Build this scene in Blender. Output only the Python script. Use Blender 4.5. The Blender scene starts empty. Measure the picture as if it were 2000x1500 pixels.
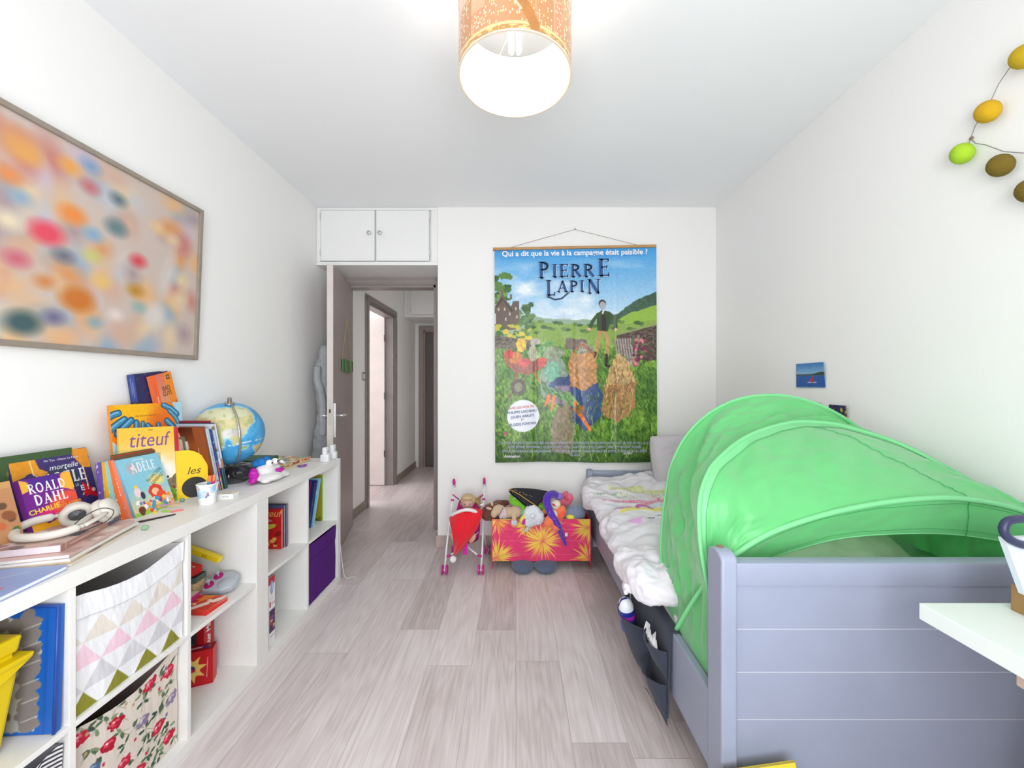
import bpy, bmesh, math, random
import numpy as np
from mathutils import Vector, Matrix, noise as mnoise
PI = math.pi
# ---------------------------------------------------------------- camera, light, exposure
F, CX, CY, H = 770.0, 1006.0, 750.0, 1.235      # focal length in px (2000 px frame), vanishing point, eye height
sc = bpy.context.scene
cam_d = bpy.data.cameras.new('camera'); cam = bpy.data.objects.new('camera', cam_d)
sc.collection.objects.link(cam); sc.camera = cam
cam.location = (0, 0, H); cam.rotation_euler = (PI/2, 0, 0)
cam_d.sensor_width = 36; cam_d.lens = F/2000*36; cam_d.shift_x = -6/2000; cam_d.clip_start = .02
vs = sc.view_settings
vs.view_transform = 'Standard'; vs.look = 'None'; vs.gamma = 1; vs.use_curve_mapping = False
vs.exposure = 0.0
wd = bpy.data.worlds.new('daylight'); sc.world = wd; wd.use_nodes = True
bg = wd.node_tree.nodes['Background']; bg.inputs[0].default_value = (.80, .90, 1, 1); bg.inputs[1].default_value = 1.6

def light(name, kind, loc, rot, energy, col, size=None, size_y=None):
    d = bpy.data.lights.new(name, kind); d.energy = energy; d.color = col
    if kind == 'AREA':
        d.shape = 'RECTANGLE'; d.size = size; d.size_y = size_y or size
    elif kind == 'POINT': d.shadow_soft_size = size or .05
    o = bpy.data.objects.new(name, d); o.location = loc; o.rotation_euler = rot
    sc.collection.objects.link(o); return o
# daylight through the window in the wall behind the camera, through the side room's window, and an unseen point light added to brighten the hall
light('window_daylight', 'AREA', (.1, -.66, 1.32), (PI/2+.42, 0, .30), 60, (.93, .965, 1), 1.35, 1.8)
light('side_room_daylight', 'AREA', (-3.1, 4.3, 1.5), (0, -PI/2, 0), 38, (1, 1, 1), 1.6, 1.6)
light('hall_fill', 'POINT', (.35, 4.6, 2.3), (0, 0, 0), 20, (1, .97, .94), .12)

# ---------------------------------------------------------------- helpers
def P(px, py, Y): s = F/Y; return Vector(((px-CX)/s, Y, H-(py-CY)/s))
def PX(px, py, X): s = (px-CX)/X; return Vector((X, F/s, H-(py-CY)/s))
def PZ(px, py, z): s = (py-CY)/(H-z); return Vector(((px-CX)/s, F/s, z))
def lin(c):
    c = np.asarray(c, float)/255
    return np.where(c <= .04045, c/12.92, ((c+.055)/1.055)**2.4)
def L4(c): return tuple(float(x) for x in lin(c)) + (1,)
MATS = {}
def mat(key, col=(200, 200, 200), rough=.6, metal=0, var=0, vscale=20, bump=0, bscale=80, vc=False, trans=0, coat=0, sheen=0, emit=0, spec=.5, alpha=1):
    if key in MATS: return MATS[key]
    m = bpy.data.materials.new(key); m.use_nodes = True; MATS[key] = m
    nt = m.node_tree; N = nt.nodes; K = nt.links; b = N['Principled BSDF']
    b.inputs['Roughness'].default_value = rough; b.inputs['Metallic'].default_value = metal
    b.inputs['Specular IOR Level'].default_value = spec
    if coat: b.inputs['Coat Weight'].default_value = coat; b.inputs['Coat Roughness'].default_value = .15
    if sheen: b.inputs['Sheen Weight'].default_value = sheen
    src = None
    if vc:
        a = N.new('ShaderNodeAttribute'); a.attribute_name = 'Col'; src = a.outputs['Color']
    tc = N.new('ShaderNodeTexCoord')
    if var:
        n = N.new('ShaderNodeTexNoise'); n.inputs['Scale'].default_value = vscale; n.inputs['Detail'].default_value = 4
        K.new(tc.outputs['Object'], n.inputs['Vector'])
        r = N.new('ShaderNodeMapRange'); r.inputs['From Min'].default_value = .3; r.inputs['From Max'].default_value = .7
        r.inputs['To Min'].default_value = 1-var; r.inputs['To Max'].default_value = 1+var
        K.new(n.outputs['Fac'], r.inputs['Value'])
        mx = N.new('ShaderNodeVectorMath'); mx.operation = 'SCALE'
        if src: K.new(src, mx.inputs[0])
        else: mx.inputs[0].default_value = L4(col)[:3]
        K.new(r.outputs[0], mx.inputs['Scale']); src = mx.outputs[0]
    if src: K.new(src, b.inputs['Base Color'])
    else: b.inputs['Base Color'].default_value = L4(col)
    if bump:
        n = N.new('ShaderNodeTexNoise'); n.inputs['Scale'].default_value = bscale; n.inputs['Detail'].default_value = 3
        K.new(tc.outputs['Object'], n.inputs['Vector'])
        bp = N.new('ShaderNodeBump'); bp.inputs['Strength'].default_value = bump; bp.inputs['Distance'].default_value = .002
        K.new(n.outputs['Fac'], bp.inputs['Height']); K.new(bp.outputs[0], b.inputs['Normal'])
    if trans:
        t = N.new('ShaderNodeBsdfTranslucent'); mix = N.new('ShaderNodeMixShader'); mix.inputs[0].default_value = trans
        if src: K.new(src, t.inputs[0])
        else: t.inputs[0].default_value = L4(col)
        K.new(b.outputs[0], mix.inputs[1]); K.new(t.outputs[0], mix.inputs[2])
        K.new(mix.outputs[0], N['Material Output'].inputs[0])
    if emit:
        b.inputs['Emission Color'].default_value = L4(col); b.inputs['Emission Strength'].default_value = emit
    if alpha < 1: b.inputs['Alpha'].default_value = alpha
    return m
VC = lambda: mat('printed_card', vc=True, rough=.38, spec=.4)
VCM = lambda: mat('printed_cloth', vc=True, rough=.85, bump=.25, bscale=400, spec=.2)

class Mesh:
    """vertices, faces, per-vertex colours; one object per build()"""
    def __init__(s): s.v = []; s.f = []; s.c = []; s.n = 0
    def add(s, V, Fc, col=None):
        V = np.asarray(V, float).reshape(-1, 3); k = s.n
        s.v.append(V); s.f += [tuple(i+k for i in f) for f in Fc]; s.n += len(V)
        c = np.ones((len(V), 4))
        if col is not None: c[:, :3] = lin(col)
        s.c.append(c); return s
    def box(s, x0, x1, y0, y1, z0, z1, col=None, bev=0):
        if bev:
            bm = bmesh.new(); bmesh.ops.create_cube(bm, size=1)
            for v in bm.verts: v.co = Vector(((x0+x1)/2+v.co.x*(x1-x0), (y0+y1)/2+v.co.y*(y1-y0), (z0+z1)/2+v.co.z*(z1-z0)))
            bmesh.ops.bevel(bm, geom=bm.edges[:], offset=bev, segments=2, affect='EDGES', profile=.6)
            bm.verts.index_update(); r = ([v.co[:] for v in bm.verts], [[v.index for v in f.verts] for f in bm.faces]); bm.free()
            return s.add(r[0], r[1], col)
        V = [(x, y, z) for z in (z0, z1) for y in (y0, y1) for x in (x0, x1)]
        return s.add(V, [(0, 2, 3, 1), (4, 5, 7, 6), (0, 1, 5, 4), (2, 6, 7, 3), (0, 4, 6, 2), (1, 3, 7, 5)], col)
    def hexa(s, pts, col=None):   # 8 corners: bottom 4 ccw, top 4 ccw
        return s.add(pts, [(3, 2, 1, 0), (4, 5, 6, 7), (0, 1, 5, 4), (1, 2, 6, 5), (2, 3, 7, 6), (3, 0, 4, 7)], col)
    def prism(s, poly, ax, a, b, col=None):   # 2-D polygon extruded along axis ax from a to b
        n = len(poly)
        def mk(p, t):
            q = list(p); q.insert(ax, t); return q
        V = [mk(p, a) for p in poly]+[mk(p, b) for p in poly]
        return s.add(V, [tuple(range(n))[::-1], tuple(range(n, 2*n))]+[(i, (i+1) % n, n+(i+1) % n, n+i) for i in range(n)], col)
    def tube(s, pts, r, seg=10, col=None, closed=False, caps=True, flat=1):
        pts = [Vector(p) for p in pts]; n = len(pts)
        rr = r if hasattr(r, '__len__') else [r]*n
        V = []; up = Vector((0, 0, 1)); prev = None
        for i, p in enumerate(pts):
            a = pts[(i-1) % n] if (i or closed) else p; b = pts[(i+1) % n] if (i < n-1 or closed) else p
            t = (b-a).normalized()
            if prev is None:
                prev = t.orthogonal().normalized() if abs(t.z) > .95 else t.cross(up).normalized()
            q = (prev-t*prev.dot(t)); q = q.normalized() if q.length > 1e-6 else t.orthogonal().normalized(); prev = q
            w = t.cross(q)
            for k in range(seg):
                an = 2*PI*k/seg; V.append(p+q*math.cos(an)*rr[i]+w*math.sin(an)*rr[i]*flat)
        Fc = []
        for i in range(n if closed else n-1):
            j = (i+1) % n
            for k in range(seg): Fc.append((i*seg+k, i*seg+(k+1) % seg, j*seg+(k+1) % seg, j*seg+k))
        if caps and not closed: Fc += [tuple(range(seg))[::-1], tuple(range((n-1)*seg, n*seg))]
        return s.add([v[:] for v in V], Fc, col)
    def lathe(s, prof, c=(0, 0, 0), seg=32, col=None, axis='z', caps=True):
        V = []
        for r, z in prof:
            for k in range(seg):
                a = 2*PI*k/seg; x, y = r*math.cos(a), r*math.sin(a)
                p = {'z': (x, y, z), 'x': (z, x, y), 'y': (x, z, y)}[axis]
                V.append((p[0]+c[0], p[1]+c[1], p[2]+c[2]))
        n = len(prof); Fc = [(i*seg+k, i*seg+(k+1) % seg, (i+1)*seg+(k+1) % seg, (i+1)*seg+k) for i in range(n-1) for k in range(seg)]
        if caps and prof[0][0] > 1e-5: Fc.append(tuple(range(seg))[::-1])
        if caps and prof[-1][0] > 1e-5: Fc.append(tuple(range((n-1)*seg, n*seg)))
        return s.add(V, Fc, col)
    def ell(s, c, r, rot=(0, 0, 0), seg=20, col=None):
        if not hasattr(r, '__len__'): r = (r, r, r)
        from mathutils import Euler
        M = Euler(rot).to_matrix(); V = []; R = seg//2+1
        for i in range(R+1):
            t = PI*i/R
            for k in range(seg):
                a = 2*PI*k/seg
                V.append((M @ Vector((r[0]*math.sin(t)*math.cos(a), r[1]*math.sin(t)*math.sin(a), r[2]*math.cos(t)))+Vector(c))[:])
        return s.add(V, [(i*seg+k, (i+1)*seg+k, (i+1)*seg+(k+1) % seg, i*seg+(k+1) % seg) for i in range(R) for k in range(seg)], col)
    def grid(s, A, col=None, flip=False):     # A: (m,n,3) array, col: None | rgb | (m,n,3)
        A = np.asarray(A, float); m, n = A.shape[:2]; k = s.n
        i, j = np.meshgrid(np.arange(m-1), np.arange(n-1), indexing='ij'); a = (i*n+j).ravel()+k
        q = np.stack([a, a+1, a+n+1, a+n], 1)
        if flip: q = q[:, ::-1]
        s.v.append(A.reshape(-1, 3)); s.f += q.tolist(); s.n += m*n
        c = np.ones((m*n, 4))
        if col is not None: c[:, :3] = lin(np.asarray(col, float).reshape(-1, 3) if np.ndim(col) > 1 else col)
        s.c.append(c); return s
    def build(s, name, m=None, parent=None, smooth=False, world=True, mods=()):
        V = np.concatenate(s.v); C4 = np.concatenate(s.c)
        if parent is not None and world:
            Mi = np.array(WM(parent).inverted()); V = V @ Mi[:3, :3].T + Mi[:3, 3]
        me = bpy.data.meshes.new(name); me.from_pydata(V.tolist(), [], [list(f) for f in s.f]); me.update()
        ca = me.color_attributes.new('Col', 'FLOAT_COLOR', 'POINT'); ca.data.foreach_set('color', C4.astype(np.float32).ravel())
        if m: me.materials.append(m)
        o = bpy.data.objects.new(name, me); sc.collection.objects.link(o)
        if parent is not None: o.parent = parent
        bm = bmesh.new(); bm.from_mesh(me); bmesh.ops.remove_doubles(bm, verts=bm.verts, dist=1e-6) if not mods and len(V) < 3000 else None
        if len(V) < 3000: bmesh.ops.recalc_face_normals(bm, faces=bm.faces)
        bm.to_mesh(me); bm.free()
        if smooth is True: me.polygons.foreach_set('use_smooth', [True]*len(me.polygons))
        elif smooth: me.polygons.foreach_set('use_smooth', [True]*len(me.polygons)); me.set_sharp_from_angle(angle=math.radians(smooth))
        for k, kw in mods:
            md = o.modifiers.new(k.lower(), k)
            for a, b in kw.items(): setattr(md, a, b)
        return o
def WM(o):
    M = o.matrix_basis.copy()
    return WM(o.parent) @ M if o.parent else M
def tag(o, label, cat, group=None):
    o['label'] = label; o['category'] = cat
    if group: o['group'] = group
    return o
def thing(name, label, cat, loc=(0, 0, 0), rotz=0, group=None, M=None):
    o = bpy.data.objects.new(name, None); sc.collection.objects.link(o); o.empty_display_size = .05
    if M is not None: o.matrix_basis = M
    else: o.location = loc; o.rotation_euler = (0, 0, rotz)
    return tag(o, label, cat, group)
def struct(name, mesh, m, **k):
    o = mesh.build(name, m, **k); o['kind'] = 'structure'; return o
def basis(O, u, v, n):
    return Matrix(((u.x, v.x, n.x, O.x), (u.y, v.y, n.y, O.y), (u.z, v.z, n.z, O.z), (0, 0, 0, 1)))
def frame(BL, BR, TL):
    BL, BR, TL = Vector(BL), Vector(BR), Vector(TL); u = (BR-BL); w = u.length; u.normalize()
    v = TL-BL; h = v.length; v = (v-u*v.dot(u)).normalized(); return basis(BL, u, v, u.cross(v)), w, h
def smooth_curve(pts, n):     # Catmull-Rom resampled by arc length
    p = np.array([list(q) for q in pts], float); out = []
    for i in range(len(p)-1):
        a, b, c, d = p[max(i-1, 0)], p[i], p[i+1], p[min(i+2, len(p)-1)]
        for t in np.linspace(0, 1, 16, endpoint=False):
            out.append(.5*((2*b)+(c-a)*t+(2*a-5*b+4*c-d)*t*t+(3*b-a-3*c+d)*t**3))
    out.append(p[-1]); out = np.array(out); d = np.r_[0, np.cumsum(np.linalg.norm(np.diff(out, axis=0), axis=1))]
    s = np.linspace(0, d[-1], n); return np.stack([np.interp(s, d, out[:, k]) for k in range(out.shape[1])], 1)
# ---- value noise + a small painter that colours the vertices of a fine grid
def vnoise(x, y, seed=0):
    r = np.random.RandomState(seed).rand(64, 64)
    xi = np.floor(x).astype(int); yi = np.floor(y).astype(int); fx = x-xi; fy = y-yi
    fx = fx*fx*(3-2*fx); fy = fy*fy*(3-2*fy); g = lambda a, b: r[a % 64, b % 64]
    return (g(xi, yi)*(1-fx)+g(xi+1, yi)*fx)*(1-fy)+(g(xi, yi+1)*(1-fx)+g(xi+1, yi+1)*fx)*fy
def fbm(x, y, seed=0, o=4): return sum(vnoise(x*2**k, y*2**k, seed+k)*.5**k for k in range(o))/sum(.5**k for k in range(o))
class Art:   # canvas coordinates: x 0..w to the right, y 0..h upward
    def __init__(s, w, h, nx, ny, base=(255, 255, 255)):
        s.w, s.h = w, h; s.x, s.y = np.meshgrid(np.linspace(0, w, nx+1), np.linspace(0, h, ny+1)); s.px = w/nx
        s.c = np.ones(s.x.shape+(3,))*np.array(base, float)
    def put(s, a, col):
        a = np.clip(a, 0, 1)[..., None]; s.c = s.c*(1-a)+np.array(col, float)*a; return s
    def grad(s, y0, c0, y1, c1, m=1):
        t = np.clip((s.y-y0)/(y1-y0), 0, 1)[..., None]; a = np.asarray(m, float)*np.ones(s.x.shape)
        s.c = s.c*(1-a[..., None])+(np.array(c0)*(1-t)+np.array(c1)*t)*a[..., None]; return s
    def sd_ell(s, cx, cy, rx, ry, rot=0):
        c, d = math.cos(rot), math.sin(rot); X = (s.x-cx)*c+(s.y-cy)*d; Y = -(s.x-cx)*d+(s.y-cy)*c
        return (np.sqrt((X/rx)**2+(Y/ry)**2)-1)*min(rx, ry)
    def ell(s, cx, cy, rx, ry, col, rot=0, soft=None, wob=0, seed=1):
        d = s.sd_ell(cx, cy, rx, ry, rot)
        if wob: d = d+(fbm(s.x/rx*2, s.y/rx*2, seed)-.5)*wob*2
        return s.put(.5-d/(soft or s.px), col)
    def sd_poly(s, pts):
        pts = np.array(pts, float); n = len(pts); d = np.full(s.x.shape, 1e9); ins = np.zeros(s.x.shape, bool)
        for i in range(n):
            a = pts[i]; b = pts[(i+1) % n]; e = b-a; wx = s.x-a[0]; wy = s.y-a[1]
            t = np.clip((wx*e[0]+wy*e[1])/(e@e+1e-12), 0, 1); d = np.minimum(d, np.hypot(wx-e[0]*t, wy-e[1]*t))
            c = ((a[1] > s.y) != (b[1] > s.y))
            if e[1]: ins ^= c & (s.x < e[0]*(s.y-a[1])/e[1]+a[0])
        return np.where(ins, -d, d)
    def poly(s, pts, col, soft=None, wob=0, wsc=1, seed=1):
        d = s.sd_poly(pts)
        if wob: d = d+(fbm(s.x/wsc, s.y/wsc, seed)-.5)*wob*2
        return s.put(.5-d/(soft or s.px), col)
    def rect(s, x0, y0, x1, y1, col): return s.poly([(x0, y0), (x1, y0), (x1, y1), (x0, y1)], col)
    def line(s, pts, w, col, soft=None):
        d = np.full(s.x.shape, 1e9)
        for a, b in zip(pts[:-1], pts[1:]):
            a = np.array(a, float); e = np.array(b, float)-a; wx = s.x-a[0]; wy = s.y-a[1]
            t = np.clip((wx*e[0]+wy*e[1])/(e@e+1e-12), 0, 1); d = np.minimum(d, np.hypot(wx-e[0]*t, wy-e[1]*t))
        return s.put(.5-(d-w/2)/(soft or s.px), col)
    def tex(s, amt, sx, sy=None, seed=3, m=1):
        n = fbm(s.x/sx, s.y/(sy or sx), seed)-.5; s.c = np.clip(s.c*(1+n[..., None]*amt*2*np.asarray(m)[..., None] if np.ndim(m) else s.c*0+1+n[..., None]*amt*2), 0, 255) if np.ndim(m) else np.clip(s.c*(1+n[..., None]*amt*2), 0, 255)
        return s
    def blobs(s, n, cols, r0, r1, seed=1, box=None, soft=None, asp=1.4):
        R = random.Random(seed); x0, y0, x1, y1 = box or (0, 0, s.w, s.h)
        for i in range(n):
            r = R.uniform(r0, r1); s.ell(R.uniform(x0, x1), R.uniform(y0, y1), r*R.uniform(1, asp), r, R.choice(cols), rot=R.uniform(0, PI), soft=soft)
        return s
# ---- painted box: local x 0..w, y 0..h, front at z=0 facing +z, depth t behind it
def pbox(M, w, h, t, front=None, base=(230, 230, 230), right=None, left=None, top=None, x0=0, y0=0, z0=0, colors=None):
    def face(fn, O, U, V, aw, ah):
        O, U, V = np.array(O, float), np.array(U, float), np.array(V, float)
        if fn is None or isinstance(fn, tuple):
            A = np.array([[O, O+U*aw], [O+V*ah, O+U*aw+V*ah]]); M.grid(A, fn or base)
        else:
            A = fn.c; g = O+fn.x[..., None]/fn.w*aw*U+fn.y[..., None]/fn.h*ah*V; M.grid(g, A)
    X, Y, Z = (1, 0, 0), (0, 1, 0), (0, 0, 1); nX, nZ = (-1, 0, 0), (0, 0, -1)
    face(front, (x0, y0, z0), X, Y, w, h); face(None, (x0+w, y0, z0-t), nX, Y, w, h)
    face(right, (x0+w, y0, z0), nZ, Y, t, h); face(left, (x0, y0, z0-t), Z, Y, t, h)
    face(top, (x0, y0+h, z0), X, nZ, w, t); face(None, (x0, y0, z0-t), X, Z, w, t)
    return M
def dims(c3): return frame(*c3)
def book(label, BL, BR, TL, t, front=None, base=(200, 60, 60), spine='left', spine_art=None, pages=(240, 234, 222), hard=True, name='book', group=None, cat='book', edge=.003, texts=(), M=None, wh=None):
    if M is None: M, w, h = frame(BL, BR, TL)
    else: w, h = wh
    o = thing(name, label, cat, M=M, group=group)
    bt = .0022 if hard else .0006; m = Mesh()
    pbox(m, w, h, bt, front, base); pbox(m, w, h, bt, None, base, z0=-t+bt)
    if spine == 'left': pbox(m, bt, h, t-2*bt, None, base, left=spine_art or base, z0=-bt)
    elif spine == 'right': pbox(m, bt, h, t-2*bt, None, base, right=spine_art or base, x0=w-bt, z0=-bt)
    m.build('cover', VC(), o, world=False)
    e = edge if hard else .0008
    x0 = bt if spine == 'left' else e; x1 = w-bt if spine == 'right' else w-e
    Mesh().box(x0, x1, e, h-e, -t+bt, -bt, pages).build('pages', mat('paper_pages', vc=True, rough=.9, var=.06, vscale=300), o, world=False)
    for a in texts: text(o, *a[:-1], **a[-1]) if isinstance(a[-1], dict) else text(o, *a)
    return o
# ---- lettering
def text(parent, s, x, y, size, col, rot=0, bold=0, xs=1, z=.0004, name='lettering', align='CENTER', ext=.0001, plane='xy', shear=0, serif=False, M=None):
    if serif: V, Fc = serif_text(s, size, align)
    else:
        cu = bpy.data.curves.new('t', 'FONT'); cu.body = s; cu.size = size*1.38; cu.align_x = align; cu.align_y = 'BOTTOM_BASELINE'; cu.offset = bold*size; cu.shear = shear
        cu.resolution_u = 3; cu.fill_mode = 'FRONT'
        ob = bpy.data.objects.new('t', cu); me = bpy.data.meshes.new_from_object(ob)
        V = np.array([v.co[:] for v in me.vertices]).reshape(-1, 3); Fc = [tuple(p.vertices) for p in me.polygons]
        bpy.data.objects.remove(ob); bpy.data.meshes.remove(me); bpy.data.curves.remove(cu)
    V = V.copy(); V[:, 0] *= xs; c, d = math.cos(rot), math.sin(rot)
    X = V[:, 0]*c-V[:, 1]*d+x; Y = V[:, 0]*d+V[:, 1]*c+y
    W = np.stack([X, Y, np.full(len(X), z)], 1)
    if M is not None: A = np.array(M); W = W @ A[:3, :3].T+A[:3, 3]
    m = Mesh(); m.add(W, Fc, col)
    o = m.build(name, mat('print_ink', vc=True, rough=.5), parent, world=False, mods=[('SOLIDIFY', dict(thickness=ext, offset=0))] if 0 else ())
    return o
SG = {  # serif glyph strokes: ('l',x0,y0,x1,y1,w) and ('a',cx,cy,rx,ry,a0,a1,w); serifs ('s',x,y,halfwidth)
 'P': (.62, [('l', .16, 0, .16, 1, .17), ('a', .26, .73, .24, .22, -90, 90, .12), ('l', .16, .95, .28, .95, .09), ('l', .16, .51, .28, .51, .08), ('s', .16, 0, .17), ('s', .12, 1, .12)]),
 'R': (.72, [('l', .16, 0, .16, 1, .17), ('a', .26, .74, .24, .21, -90, 90, .12), ('l', .16, .95, .28, .95, .09), ('l', .16, .53, .28, .53, .08), ('l', .3, .52, .6, .04, .15), ('s', .16, 0, .17), ('s', .12, 1, .12), ('s', .62, 0, .1)]),
 'I': (.38, [('l', .18, 0, .18, 1, .17), ('s', .18, 0, .17), ('s', .18, 1, .17)]),
 'E': (.62, [('l', .16, 0, .16, 1, .17), ('l', .16, .04, .54, .04, .09), ('l', .16, .52, .44, .52, .08), ('l', .16, .96, .52, .96, .09), ('l', .53, 0, .53, .2, .07), ('l', .51, .82, .51, 1, .07), ('l', .44, .43, .44, .61, .06), ('s', .1, 0, .1), ('s', .1, 1, .1)]),
 'L': (.58, [('l', .16, 0, .16, 1, .17), ('l', .16, .04, .5, .04, .1), ('l', .51, 0, .51, .24, .08), ('s', .1, 0, .1), ('s', .16, 1, .17)]),
 'A': (.8, [('l', .12, 0, .4, 1, .09), ('l', .38, 1, .64, 0, .17), ('l', .22, .34, .56, .34, .08), ('s', .12, 0, .13), ('s', .65, 0, .14)]),
 'N': (.78, [('l', .14, 0, .14, 1, .1), ('l', .14, 1, .6, 0, .17), ('l', .6, 0, .6, 1, .09), ('s', .14, 0, .13), ('s', .1, 1, .1), ('s', .6, 1, .13)]),
 'D': (.76, [('l', .16, 0, .16, 1, .17), ('a', .24, .5, .38, .45, -90, 90, .15), ('l', .1, .96, .26, .96, .08), ('l', .1, .04, .26, .04, .08)]),
 'H': (.8, [('l', .16, 0, .16, 1, .17), ('l', .6, 0, .6, 1, .17), ('l', .16, .5, .6, .5, .09), ('s', .16, 0, .15), ('s', .16, 1, .15), ('s', .6, 0, .15), ('s', .6, 1, .15)]),
 'O': (.78, [('a', .37, .5, .3, .45, 0, 360, .15)]),
 'U': (.74, [('l', .16, .3, .16, 1, .15), ('a', .36, .3, .2, .26, 180, 360, .12), ('l', .56, .3, .56, 1, .12), ('s', .16, 1, .14), ('s', .56, 1, .13)]),
 ' ': (.35, []),
}
def serif_text(s, size, align):
    V = []; Fc = []; x = 0
    def quad(p, q, w, e=0):
        p, q = np.array(p, float), np.array(q, float); d = q-p; d /= np.linalg.norm(d)+1e-9; n = np.array([-d[1], d[0]])*w/2; p = p-d*e; q = q+d*e
        k = len(V); V.extend([p-n, q-n, q+n, p+n]); Fc.append((k, k+1, k+2, k+3))
    for ch in s:
        accent = ch == 'È'; g = SG['E' if accent else ch]
        for st in g[1]:
            if st[0] == 'l': quad((x+st[1], st[2]), (x+st[3], st[4]), st[5])
            elif st[0] == 's': quad((x+st[1]-st[3], st[2]+(.03 if st[2] < .5 else -.03)), (x+st[1]+st[3], st[2]+(.03 if st[2] < .5 else -.03)), .06)
            else:
                an = np.radians(np.linspace(st[5], st[6], 15))
                for a, b in zip(an[:-1], an[1:]):
                    quad((x+st[1]+st[3]*math.cos(a), st[2]+st[4]*math.sin(a)), (x+st[1]+st[3]*math.cos(b), st[2]+st[4]*math.sin(b)), st[7], .015)
        if accent: quad((x+.2, 1.26), (x+.38, 1.1), .08)
        x += g[0]+.06
    V = np.array(V); V[:, 0] -= x/2 if align == 'CENTER' else 0
    return np.c_[V*size, np.arange(len(V))//4*1e-7], Fc
# ---- soft bodies: overlapping ellipsoids / tubes fused into one surface
def blob(name, m, parent, mat_, voxel=.006, smooth=4, fluff=0, fscale=.02):
    mods = [('REMESH', dict(mode='VOXEL', voxel_size=voxel, use_smooth_shade=True)), ('SMOOTH', dict(iterations=smooth, factor=.5))]
    o = m.build(name, mat_, parent, smooth=True, mods=mods)
    if fluff:
        t = bpy.data.textures.new(name, 'CLOUDS'); t.noise_scale = fscale
        d = o.modifiers.new('fluff', 'DISPLACE'); d.texture = t; d.strength = fluff
    return o
# ================================================================ THE ROOM
WL, WR, WB, RB, ZC = -1.507, 1.522, 2.99, 3.35, 2.575      # left, right, back wall, recess back, ceiling
YR = -.62                                                   # wall behind the camera
def wallmat(key, col, stripes=True, strength=.12):
    m = mat(key, col, rough=.75, spec=.25); nt = m.node_tree; N = nt.nodes; K = nt.links
    g = N.new('ShaderNodeNewGeometry'); sx = N.new('ShaderNodeSeparateXYZ'); K.new(g.outputs['Position'], sx.inputs[0])
    ad = N.new('ShaderNodeMath'); ad.operation = 'ADD'; K.new(sx.outputs[0], ad.inputs[0]); K.new(sx.outputs[1], ad.inputs[1])
    cb = N.new('ShaderNodeCombineXYZ'); K.new(ad.outputs[0], cb.inputs[0]); K.new(sx.outputs[2], cb.inputs[2])
    mp = N.new('ShaderNodeMapping'); mp.inputs['Scale'].default_value = (1, 1, .06 if stripes else 1); K.new(cb.outputs[0], mp.inputs[0])
    n = N.new('ShaderNodeTexNoise'); n.inputs['Scale'].default_value = 170 if stripes else 90; n.inputs['Detail'].default_value = 2
    K.new(mp.outputs[0] if stripes else g.outputs['Position'], n.inputs['Vector'])
    b = N.new('ShaderNodeBump'); b.inputs['Strength'].default_value = strength; b.inputs['Distance'].default_value = .0015
    K.new(n.outputs['Fac'], b.inputs['Height']); K.new(b.outputs[0], N['Principled BSDF'].inputs['Normal']); return m
WALL = wallmat('white_striped_wallpaper', (246, 244, 241)); CEIL = wallmat('white_ceiling', (247, 247, 248), False, .15)
WPAINT = mat('white_gloss_paint', (240, 239, 237), rough=.4, var=.01, vscale=8)
TAUPE = mat('taupe_paint', (170, 156, 152), rough=.4, var=.05, vscale=12, bump=.08, bscale=60)
TAUPED = mat('taupe_trim_paint', (158, 147, 144), rough=.4, var=.04, vscale=12)
# floor: oak-look planks running away from the camera
fm = mat('oak_planks', rough=.36, spec=.45); nt = fm.node_tree; N = nt.nodes; K = nt.links
g = N.new('ShaderNodeNewGeometry'); sx = N.new('ShaderNodeSeparateXYZ'); K.new(g.outputs['Position'], sx.inputs[0])
def M_(op, a, b=None, c=None):
    n = N.new('ShaderNodeMath'); n.operation = op
    for i, v in enumerate((a, b, c)):
        if v is None: continue
        if isinstance(v, (int, float)): n.inputs[i].default_value = v
        else: K.new(v, n.inputs[i])
    return n.outputs[0]
pw, pl = .193, 1.28
xr = M_('DIVIDE', M_('ADD', sx.outputs[0], 20*pw-.003), pw); xi = M_('FLOOR', xr); xf = M_('FRACT', xr)
wn = N.new('ShaderNodeTexWhiteNoise'); wn.noise_dimensions = '1D'; K.new(xi, wn.inputs['W'])
yr = M_('ADD', M_('DIVIDE', M_('ADD', sx.outputs[1], 20), pl), wn.outputs['Value']); yi = M_('FLOOR', yr); yf = M_('FRACT', yr)
cb = N.new('ShaderNodeCombineXYZ'); K.new(xi, cb.inputs[0]); K.new(yi, cb.inputs[1])
w2 = N.new('ShaderNodeTexWhiteNoise'); w2.noise_dimensions = '2D'; K.new(cb.outputs[0], w2.inputs['Vector'])
off = N.new('ShaderNodeVectorMath'); off.operation = 'MULTIPLY_ADD'; K.new(w2.outputs['Color'], off.inputs[0]); off.inputs[1].default_value = (9, 9, 9)
mp = N.new('ShaderNodeMapping'); mp.inputs['Scale'].default_value = (1, .13, 1); K.new(g.outputs['Position'], mp.inputs[0]); K.new(mp.outputs[0], off.inputs[2])
n1 = N.new('ShaderNodeTexNoise'); n1.inputs['Scale'].default_value = 7; n1.inputs['Detail'].default_value = 2; n1.inputs['Distortion'].default_value = .6; K.new(off.outputs[0], n1.inputs['Vector'])
rings = M_('FRACT', M_('MULTIPLY', n1.outputs['Fac'], 11)); rings = M_('ABSOLUTE', M_('SUBTRACT', rings, .5))
n2 = N.new('ShaderNodeTexNoise'); n2.inputs['Scale'].default_value = 110; n2.inputs['Detail'].default_value = 3; o2 = N.new('ShaderNodeMapping'); o2.inputs['Scale'].default_value = (1, .35, 1); K.new(off.outputs[0], o2.inputs[0]); K.new(o2.outputs[0], n2.inputs['Vector'])
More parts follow.
